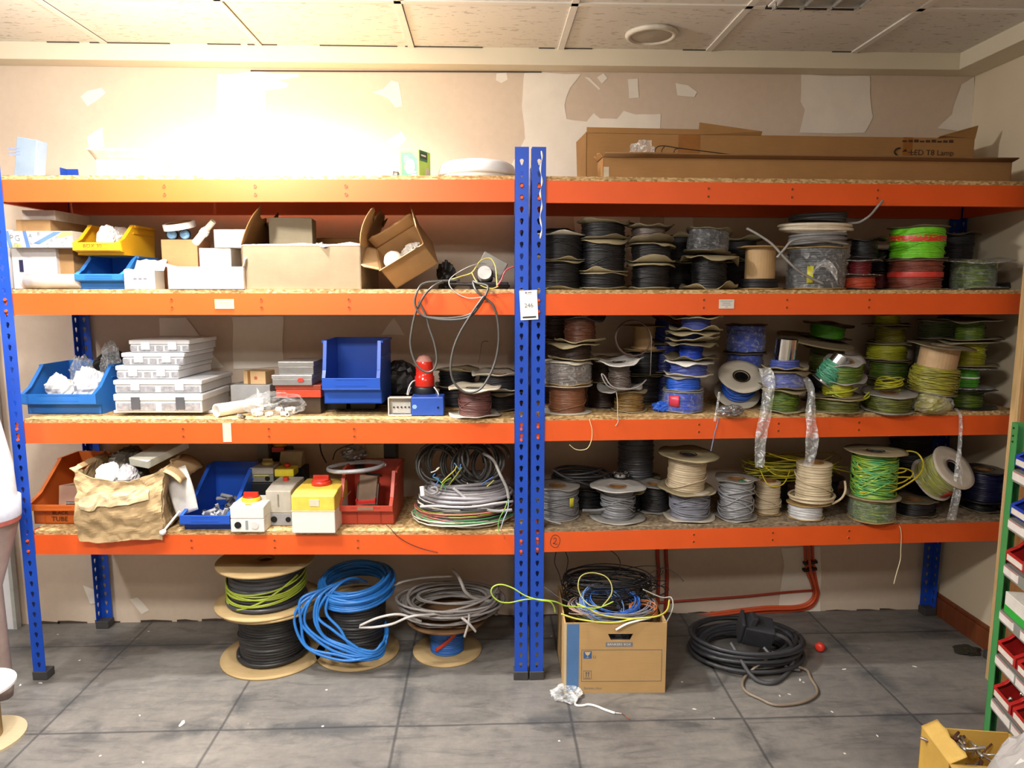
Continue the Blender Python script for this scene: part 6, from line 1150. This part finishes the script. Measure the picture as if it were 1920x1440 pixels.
# scraps in front
o = blob(.055, .05, .018, .6, 231).build('clear_bag', film(.35), loc=on_z(1062, 1306, 0), rz=.4); tag(o, 'crumpled clear plastic bag on the floor at left foot of box', 'bag')
m = MB(); m.tube([on_z(a, b, .004+c) for a, b, c in ((1092,1300,.012),(1085,1306,.006),(1079,1315,0),(1080,1322,0),(1092,1323,0),(1104,1321,0),(1118,1324,0),(1135,1331,0),(1153,1337,0))] if 0 else smooth([on_z(a, b, .004+c) for a, b, c in ((1092,1300,.012),(1085,1306,.006),(1079,1315,0),(1080,1322,0),(1092,1323,0),(1104,1321,0),(1118,1324,0),(1135,1331,0),(1153,1337,0))], 6), .0042, 7)
o = m.build('white_offcut', PAPER, recentre=True); tag(o, 'white cable offcut lying on the floor in front of the box', 'cable')
m = MB(); m.tube([on_z(a, b, .003) for a, b in ((1152,1336.5), (1166,1338))], .0022, 6); m.build('inner_core', mat('#c9c4ba', .4), o, loc=-Vector(o.location)); m = MB(); m.tube([on_z(a, b, .003) for a, b in ((1166,1338), (1172,1342), (1181,1349))], .0012, 5); m.build('copper_end', mat('#b5673a', .3, .8), o, loc=-Vector(o.location))
q = random.Random(17)
for i, (px, py) in enumerate(((341,1357),(76,1281),(262,1342),(38,1285),(733,1205),(268,1430),(1462,1305),(1480,1302),(1500,1275),(1583,1255),(1715,1250),(1560,1335),(1302,1330),(1645,1380))):
    P = on_z(px, py, .001); m = MB(); rr = .012 if i == 0 else q.uniform(.003, .006); m.prism([(rr*1.6*cos(a), rr*.6*sin(a)*(1+.3*sin(3*a))) for a in [2*pi*j/9 for j in range(9)]], lambda a, b, c: (a, b, c), 0, .0015)
    o = m.build('litter_scrap', mat('#d8d4ca', .7), loc=P, rz=q.uniform(0, 3)); tag(o, 'larger white scrap on the floor at lower left' if i == 0 else 'tiny pale scrap of litter on the grey floor', 'scrap', None if i == 0 else 'tiny litter scraps on the floor')
# ================================================================== ON THE FLOOR, RIGHT
P = on_z(1428, 1278, 0); C = P+HF*.20; t = thing('black_cable_coil', 'large coil of black cable lying on the floor under the right bay', 'cable coil', C)
for i in range(4):
    m = MB(); m.tube([p+Vector((0, 0, .009)) for p in coil_pts(.205-.018*i, 5, .10-.012*i, .1, 1.12, .88, 30, 241+i, .02)], .0082, 8); m.build('cable_loops', mat(('#34353a', '#2b2c30', '#3b3c41')[i % 3], .5, 0, .12), t, loc=(0, 0, .0))
def fl(pts, r, mt, nm): m = MB(); m.tube([p-C for p in smooth([on_z(a, b, c) for a, b, c in pts], 7)], r, 7); m.build(nm, mt, t)
fl([(1434,1188,.14),(1455,1190,.14),(1476,1200,.12),(1487,1220,.07),(1485,1245,.03),(1470,1268,.009),(1450,1280,.009),(1425,1278,.009),(1405,1262,.03),(1388,1235,.07),(1370,1205,.11)], .0085, mat('#45464a', .5, 0, .1), 'outer_loop')
fl([(1451,1223,.10),(1435,1237,.07),(1415,1252,.04),(1398,1268,.010),(1392,1285,.007),(1402,1299,.007),(1425,1310,.007),(1450,1321,.007),(1480,1321,.007),(1510,1315,.007),(1530,1303,.007),(1531,1290,.007),(1520,1272,.007),(1513,1257,.010),(1495,1250,.02)], .0058, mat('#7d7062', .5, 0, .15, 12), 'frayed_tail')
fl([(1432,1214,.10),(1445,1228,.08),(1462,1240,.05),(1478,1252,.02),(1500,1257,.01)], .006, mat('#5a5a60', .5), 'grey_tail')
m = MB(); m.box(-.06, .055, -.045, .045, 0, .085); m.box(-.075, -.06, -.045, .045, 0, .1); m.build('socket_box', mat('#303136', .45), t, loc=Vector(on_z(1416, 1198, .095))-C, rot=(radians(18), radians(8), -.2), bev=.005)
m = MB(); m.box(-.012, .012, -.02, .02, 0, .12); m.build('plug_bracket', mat('#34353a', .5), t, loc=Vector(on_z(1393, 1198, .10))-C, rot=(radians(14), radians(16), 0), bev=.003)
o = MB(); o.lathe([(1e-5, -.018), (.014, -.016), (.019, -.004), (.019, .012), (.012, .018), (1e-5, .018)], 20); o = o.build('red_plug_cap', mat('#d0382a', .35), loc=on_z(1538, 1213, .019), rot=(radians(80), 0, radians(-50))); tag(o, 'small red cap lying on the floor right of the black cable coil', 'cap')
o = blob(.05, .04, .012, .4, 251).build('dark_debris', mat('#2e2a1c', .9), loc=on_z(1812, 1222, 0)); tag(o, 'dark debris on the floor beside the skirting on the right', 'debris')
# orange mains cables clipped to the wall
def wallrun(label, pts, r, mt, off=.012):
    P = smooth([hit(a, b, Vector((0, WY-off, 0)), WN) for a, b in pts], 7); m = MB(); m.tube(P, r, 8); return tag(m.build('orange_cable', mt, recentre=True), label, 'cable')
OC = mat('#c8502a', .4, 0, .1, 10); OCR = mat('#a83a26', .4, 0, .1, 10)
for i, dx in enumerate((0, 7, 14)):
    wallrun(('left', 'middle', 'right')[i]+'most of three orange cables bending at the wall below bottom shelf', [(1509+dx, 995), (1510+dx, 1040), (1513+dx, 1070), (1523+dx*.6, 1095), (1526+dx*.6, 1115), (1515+dx*.5, 1130+i*3.6), (1490, 1137+i*4), (1440, 1138+i*4.4), (1390, 1143+i*4.4), (1330, 1151+i*4.4), (1265, 1158+i*4.4), (1200, 1161+i*4.4)], .0068, OC if i else mat('#c9572e', .4, 0, .1, 10), .010+.018*(i == 1))
wallrun('thin red-orange cable running level along the wall behind the box', [(1524, 1107), (1470, 1111), (1400, 1118), (1330, 1123), (1260, 1128), (1215, 1131)], .0055, OCR, .010)
for i, dx in enumerate((0, 16)): wallrun(('left', 'right')[i]+' of two red-orange cables dropping down the wall behind the box', [(1233+dx, 995), (1233+dx, 1040), (1235+dx, 1080), (1233+dx, 1130), (1230+dx, 1165)], .0085, OCR)
for i, (px, py) in enumerate(((1520, 1055), (1519, 1068))):
    P = hit(px, py, Vector((0, WY-.02, 0)), WN); m = MB(); m.box(-.03, .03, -.006, .018, -.006, .006); o = m.build('cable_tie', BLACK, loc=P, rot=(0, radians(-8), 0)); tag(o, ('upper', 'lower')[i]+' black tie round the three orange wall cables', 'cable tie')
# ================================================================== RIGHT BAY, TOP SHELF
Z1 = RZ[0]
P = RB.col(1466, .26, Z1); k = mpp(P); w = (1838-1097)*k; t = thing('long_carton', 'long brown carton printed LED T8 Lamp at the back of the top shelf', 'box', P, RB.ang-radians(.2)); h = up_to(P, 254)
m = MB(); m.box(-w/2, w/2, 0, .15, 0, h); cb = cardboard('#a57c4e', .1); m.build('carton', cb, t, bev=.003)
def tflap(x0, x1, hl, hr, y=0, lean=0): m = MB(); m.slab((x0, y, h-.001), (x1, y, h-.001), (x1, y+lean, h+hr), (x0, y+lean, h+hl), .0035); m.build('flap', cb, t)
tflap(-w/2, -w*.21, .020, .018); tflap(-w*.22, -w*.06, .042, .012, .0, -.01); tflap(w*.40, w*.5, .002, .045, .0, -.012)
m = MB(); m.slab((-w/2, 0, .01), (-w/2-.03, .02, .0), (-w/2-.035, .03, h*.85), (-w/2, 0, h*1.02), .004); m.build('end_flap', cardboard('#8f6b45'), t)
for x0, x1 in ((-w*.27, -w*.215), (w*.31, w*.335)): q = MB(); q.box(x0, x1, -.0006, .0002, 0, h); q.build('brown_tape', mat('#94602c', .25), t)
zl = RB.z(1745, 287, .26)-Z1; text('LED T8 Lamp', .030, mat('#3d2617', .7), t, (w*.5-.175, -.0008, zl), sx=1.08); zl2 = zl/h-.37
m = MB(); m.tube(smooth([(w*.5-.315, -.001, zl-.014), (w*.5-.33, -.001, zl+.001), (w*.5-.322, -.001, zl+.014), (w*.5-.308, -.001, zl+.017)], 5), .0035, 5); m.prism([(w*.5-.300, zl+.002), (w*.5-.285, zl+.014), (w*.5-.278, zl+.005)], lambda a, b, c: (a, c, b), -.001, .0); m.build('printed_logo', mat('#2a1a12', .7), t)
m = MB(); m.box(w*.5-.275, w*.5-.25, -.001, 0, zl, zl+.003)
for i in range(9): x = w*.5-.30+.024*i; m.box(x, x+.018, -.001, 0, zl+.040, zl+.047+.002*(i % 3))
m.build('printed_line', mat('#4a301d', .7), t)
P = RB.col(1520, .06, Z1); k = mpp(P); w2 = (1925-1137)*k; t = thing('long_carton', 'low open long carton at the front edge of the top shelf', 'box', P, RB.ang); h2 = up_to(P, 299); cb2 = cardboard('#a1794d', .1)
carton(t, w2, .11, h2, cb2, .0035); flap(t, (-w2/2, 0, h2), (w2/2, 0, h2), .035, 76, cardboard('#8e6c49', .08)); flap(t, (-w2/2, .11, h2), (-w2/2, 0, h2), .02, 40, cb2)
q = MB(); q.box(-w2/2+.002, -w2/2+.022, -.0008, .0, h2*.08, h2*.55); q.build('white_label', mat('#bfb39c', .6), t)
o = blob(.045, .035, .038, .45, 261).build('clear_bag', FILMH, loc=RB.col(1203, .10, Z1+h2*.72)); o.scale = (1, 1, 1.35); tag(o, 'small crumpled clear bag sitting in the low open carton', 'bag')
m = MB(); m.lathe([(.009, 0), (.009, .022), (.006, .03), (1e-5, .031)], 16); tag(m.build('white_plug', PAPER, loc=RB.col(1147, .09, Z1+h2*.78)), 'small white plastic plug at the left end of the low open carton', 'plug')
rwire('black_wire', 'stiff black wire arching out of the low carton across the printed one', 'wire', [(1228,292,.07),(1229,280,.07),(1236,274,.07),(1250,274,.07),(1268,277,.07),(1300,281,.07),(1340,286,.07),(1369,290,.07)], .0018, mat('#2c1f16', .5)); rwire('black_wire', 'short black wire prongs beside the stiff arched wire', 'wire', [(1240,290,.075),(1241,281,.072),(1246,275,.07)], .0018, mat('#2c1f16', .5)); rwire('black_wire', 'hooked black wire prong at the middle of the arched wire', 'wire', [(1263,287,.075),(1266,280,.072),(1274,278,.07)], .0018, mat('#2c1f16', .5))
# ================================================================== LEFT EDGE
P = on_z(8, 1172, 0); t = thing('white_board', 'white board standing against the wall at the far left', 'board', (-2.36, WY-.05, 0)); m = MB(); m.box(-.25, .275, 0, .035, .0, 1.9); m.build('board', mat('#d9d9de', .5, 0, .02), t, bev=.002); m = MB(); m.box(.275, .29, .0, .03, 0, 1.9); m.build('edge_strip', mat('#a7a9a6', .5), t)
P = hit(31, 955, Vector((0, 2.5, 0)), WN); Q = hit(2, 1100, Vector((0, 2.5, 0)), WN); RR_ = .11; cx = P.x-RR_; rq = max(.025, Q.x-cx); z0 = P.z
t = thing('leaning_roll', 'white roll with grey collar and brown-pink tapered foot at the far left edge', 'roll', (cx, 2.5, 0))
m = MB(); m.lathe([(1e-5, 0), (.03, 0), (.035, .03), (rq, Q.z), (RR_*.94, z0-.035)], 32); m.build('lower_band', mat('#8f7d78', .5), t)
m = MB(); m.lathe([(RR_*.94, z0-.047), (RR_*.975, z0-.03)], 32); m.build('red_edge', mat('#b0605a', .5), t)
m = MB(); m.lathe([(RR_*.97, z0-.03), (RR_, z0+.04), (RR_*.9, z0+.042)], 32); m.build('grey_collar', mat('#a9acba', .5), t)
m = MB(); m.lathe([(RR_*.9, z0+.03), (RR_*.86, z0+.16), (RR_*.5, z0+.40), (RR_*.22, z0+.7), (1e-5, z0+.7)], 32); m.build('white_roll', mat('#d5d5d8', .5), t)
# drum in the left foreground
C = on_z(-30, 1400, 0); k = mpp(C)
m = 0; t = thing('cable_drum', 'small empty drum with white top flange at the lower left edge', 'cable drum', Vector((-1.682, 2.245, 0)))
m = MB(); m.cyl(.128, 0, .008, 40); m.build('lower_flange', cardboard('#bfae8e', .06), t); m = MB(); m.cyl(.06, .008, .185, 30); m.build('barrel', cardboard('#a8926c'), t); m = MB(); m.cyl(.112, .185, .193, 40); m.build('upper_flange', mat('#dcdcda', .5), t)
# ================================================================== GREEN RACK OF BINS ON THE RIGHT
RP = on_z(1837, 1442, 0); RA = radians(-13.6); Tn = Vector((-sin(-RA), -cos(RA), 0)); Nn = Vector((cos(RA), sin(RA), 0))
t = thing('bin_rack', 'green metal rack with grey shelves and small parts bins at right', 'rack', RP, RA)
GREEN = mat('#3f8a4c', .4, 0, .1, 12); GSH = mat('#8d8f88', .4, .2, .05)
RL = .62; RD = .34
for y in (0, -RL):
    for x in (0, RD):
        m = MB(); m.box(x, x+.034 if x == 0 else x-.034, y-.002, y, 0, 1.10); m.box(x-(0 if x == 0 else .002), x+(.002 if x == 0 else 0), y-.034, y, 0, 1.10)
        o = m.build('upright', GREEN, t)
        if x == 0 and y == 0:
            m = MB()
            for zz in (1.085, 1.062, 1.045): m.cyl(.0028, 0, .003, 10, 0, M=Matrix.Translation((.014, -.002, zz)) @ Matrix.Rotation(pi/2, 4, 'X')); m.cyl(.0028, 0, .003, 10, 0, M=Matrix.Translation((-.0005, -.016, zz)) @ Matrix.Rotation(-pi/2, 4, 'Y'))
            m.build('bolt', mat('#203024', .4), o)
RZs = [.966, .822, .682, .540, .400, .258]
for z_ in RZs:
    m = MB(); m.box(.002, RD-.002, -RL, -.003, z_-.002, z_); m.box(.0, .003, -RL, -.03, z_-.034, z_); m.build('shelf', GSH, t)
    for j in range(3 if z_ < .45 else 2):
        m = MB(); a = -.032-.125*j; m.box(-.0012, .0, a-(.085 if z_ in RZs[2:4] else .115), a, z_-.028, z_-.005); m.build('shelf_label', mat('#d9d4ce', .5), t)
        m = MB(); m.box(-.0018, -.0012, a-.08, a-.004, z_-.006, z_-.004); m.build('label_edge', mat('#c2696a', .5), t)
def rk(x, y, z): return RP+Nn*x-Tn*y*1.0+Vector((0, 0, z)) if 0 else RP+Vector((cos(RA)*x-sin(RA)*y, sin(RA)*x+cos(RA)*y, z))
RR = mat('#a3211f', .35, 0, .08); RB_ = mat('#2038a0', .35, 0, .08); RO = mat('#c2401c', .35)
lev = ['top', 'second', 'third', 'fourth', 'fifth', 'lowest']
def rbin(x, y, zi, mt, label, w=.108, d=.17, h=.102):
    t2 = thing('storage_bin', label, 'storage bin', rk(x, y, RZs[zi]+.0008), RA-pi/2, 'small parts bins on the green rack'); storage_bin(t2, w, d, h, mt, .42, .1, mat('#d6d0c4', .5), run=.42); return t2
for zi, mt, nm in ((0, RB_, 'blue'), (1, RB_, 'blue'), (2, RR, 'red'), (4, RR, 'red'), (5, RR, 'red')):
    rbin(.0, -.092, zi, mt, nm+' small parts bin nearest the green post on the '+lev[zi]+' rack shelf'); rbin(.0, -.21, zi, mt, nm+' small parts bin second from the green post on the '+lev[zi]+' rack shelf')
rbin(.0, -.25, 3, RO, 'orange-red small parts bin beside the white carton on the rack')
t2 = thing('white_green_carton', 'white carton with a green lower stripe on the green rack', 'box', rk(.004, -.045, RZs[3]+.001), RA-pi/2); m = MB(); m.box(-.0, .13, 0, .2, .022, .062); m.build('carton', mat('#d4d0c8', .5), t2, bev=.002); m = MB(); m.box(0, .13, 0, .2, 0, .022); m.build('green_stripe', mat('#2fa03a', .45), t2); m = MB(); m.box(.03, .1, .05, .1, .0622, .0628); m.build('printed_label', mat('#7f8f84', .5), t2)
q = random.Random(3)
def bits(n, zi, ymid, label, mt):
    for i in range(n):
        m = MB(); ty = i % 2
        if ty: m.lathe([(1e-5, 0), (.006, 0), (.006, .004), (.003, .004), (.003, .024), (1e-5, .024)], 8)
        else: m.pipe(.008, .004, 0, .003, 10)
        o = m.build(('metal_washer', 'metal_bolt')[ty], mt, loc=rk(q.uniform(.035, .13), ymid+q.uniform(-.04, .04), RZs[zi]+.012+.032*q.random()), rot=(q.uniform(-1.5, 1.5), q.uniform(-1.5, 1.5), q.uniform(0, 6))); tag(o, ('steel washer', 'steel bolt')[ty]+label, ('washer', 'bolt')[ty], ('steel washers', 'steel bolts')[ty]+label)
STL = mat('#a39a8e', .35, .7, .15)
bits(34, 5, -.092, ' in the lowest red bin nearest the green post', STL); bits(20, 5, -.21, ' in the lowest red bin second from the post', STL); bits(10, 1, -.092, ' in the blue bin on the second rack shelf', STL)
# bottom: blue bin, carton of metal bits, grey bag
t2 = thing('storage_bin', 'deep blue storage bin on the floor under the green rack', 'storage bin', rk(.05, -.19, .002), RA-pi/2+radians(4)); storage_bin(t2, .17, .2, .17, mat('#1b3fa8', .35, 0, .08), .5, .2)
P = Vector((1.245, 1.72, 0)); t2 = thing('yellow_carton', 'ochre cardboard box of metal offcuts at the bottom right corner', 'box', P, radians(-9)); m = MB(); hh = .212; w, d = .24, .17
for a in ((0, w, 0, .004), (0, w, d-.004, d), (0, .004, 0, d), (w-.004, w, 0, d)): m.box(a[0], a[1], a[2], a[3], 0, hh)
m.box(.004, w-.004, .004, d-.004, 0, .004); m.build('carton', cardboard('#c09a4a'), t2); flap(t2, (0, d, hh), (0, 0, hh), .05, -60, cardboard('#c9a65a'), seed=2); flap(t2, (0, 0, hh), (w, 0, hh), .03, 100, cardboard('#b8924a'), seed=3)
for i in range(26):
    m = MB(); L_ = q.uniform(.02, .07); m.tube([Vector((0, 0, 0)), Vector((L_*.6, .004, 0)), Vector((L_, 0, .004))], q.uniform(.002, .006), 6)
    o = m.build('metal_offcut', mat(('#8f7f76', '#b5aea6', '#6e4a40')[i % 3], .35, .6), loc=P+Vector((.05+.14*q.random(), .04+.10*q.random(), .15+.07*q.random())), rot=(q.uniform(-.6, .6), q.uniform(-.6, .6), q.uniform(0, 6))); tag(o, 'metal offcut sticking up in the ochre cardboard box', 'offcut', 'metal offcuts in the ochre box')
o = blob(.135, .12, .30, .16, 301, 40, 28).build('grey_bag', mat('#a19d9b', .35, 0, .05, 6), loc=(1.26, 1.42, 0)); tag(o, 'large grey plastic bag in front of the green rack, bottom right', 'bag')

# ================================================================== LIGHT AND CAMERA
def area(name, loc, size, power, color, rot=(0, 0, 0), shape='DISK', size_y=None, spread=None):
    l = bpy.data.lights.new(name, 'AREA'); l.energy = power; l.color = color; l.shape = shape; l.size = size
    if size_y: l.size_y = size_y
    if spread: l.spread = spread
    o = bpy.data.objects.new(name, l); COL.objects.link(o); o.location = loc; o.rotation_euler = rot; return o
def spotl(name, loc, power, color, ang, blend, r, aim=None):
    l = bpy.data.lights.new(name, 'SPOT'); l.energy = power; l.color = color; l.spot_size = radians(ang); l.spot_blend = blend; l.shadow_soft_size = r
    o = bpy.data.objects.new(name, l); COL.objects.link(o); o.location = loc
    if aim is not None: o.rotation_euler = (Vector(aim)-Vector(loc)).to_track_quat('-Z', 'Y').to_euler()
    return o
spotl('ceiling_downlight', (-.86, 2.43, 2.42), 225, (1, .97, .92), 152, .8, .05)
l = bpy.data.lights.new('pendant_lamp', 'POINT'); l.energy = 72; l.color = (1, .965, .91); l.shadow_soft_size = .06; o = bpy.data.objects.new('pendant_lamp', l); COL.objects.link(o); o.location = (-1.1, 1.85, 2.24)
spotl('ceiling_downlight', (-2.35, 1.75, 2.40), 105, (1, .975, .94), 165, 1.0, .06)
area('overhead_fill_light', (-.9, .35, 2.42), .9, 84, (1, .96, .90), shape='RECTANGLE', size_y=.3)  # added fill light out of view overhead, not a visible fitting
area('overhead_fill_light', (.7, -.3, 2.42), 1.2, 36, (1, .94, .85), shape='RECTANGLE', size_y=.3)  # second, weaker fill light added behind the camera
w = bpy.data.worlds.new('room_world'); SC.world = w; w.use_nodes = True; bg = w.node_tree.nodes['Background']; bg.inputs[0].default_value = (1, .95, .88, 1); bg.inputs[1].default_value = .05
cam = bpy.data.cameras.new('camera'); co = bpy.data.objects.new('camera', cam); COL.objects.link(co); co.location = CAM
cam.sensor_fit = 'HORIZONTAL'; cam.sensor_width = 36; cam.lens = FP/1920*36; cam.clip_start = .05
co.rotation_euler = (pi/2-PITCH, 0, -YAW); SC.camera = co
vs = SC.view_settings; vs.view_transform = 'Standard'; vs.look = 'None'; vs.gamma = 1; vs.use_curve_mapping = False; vs.exposure = 0.0
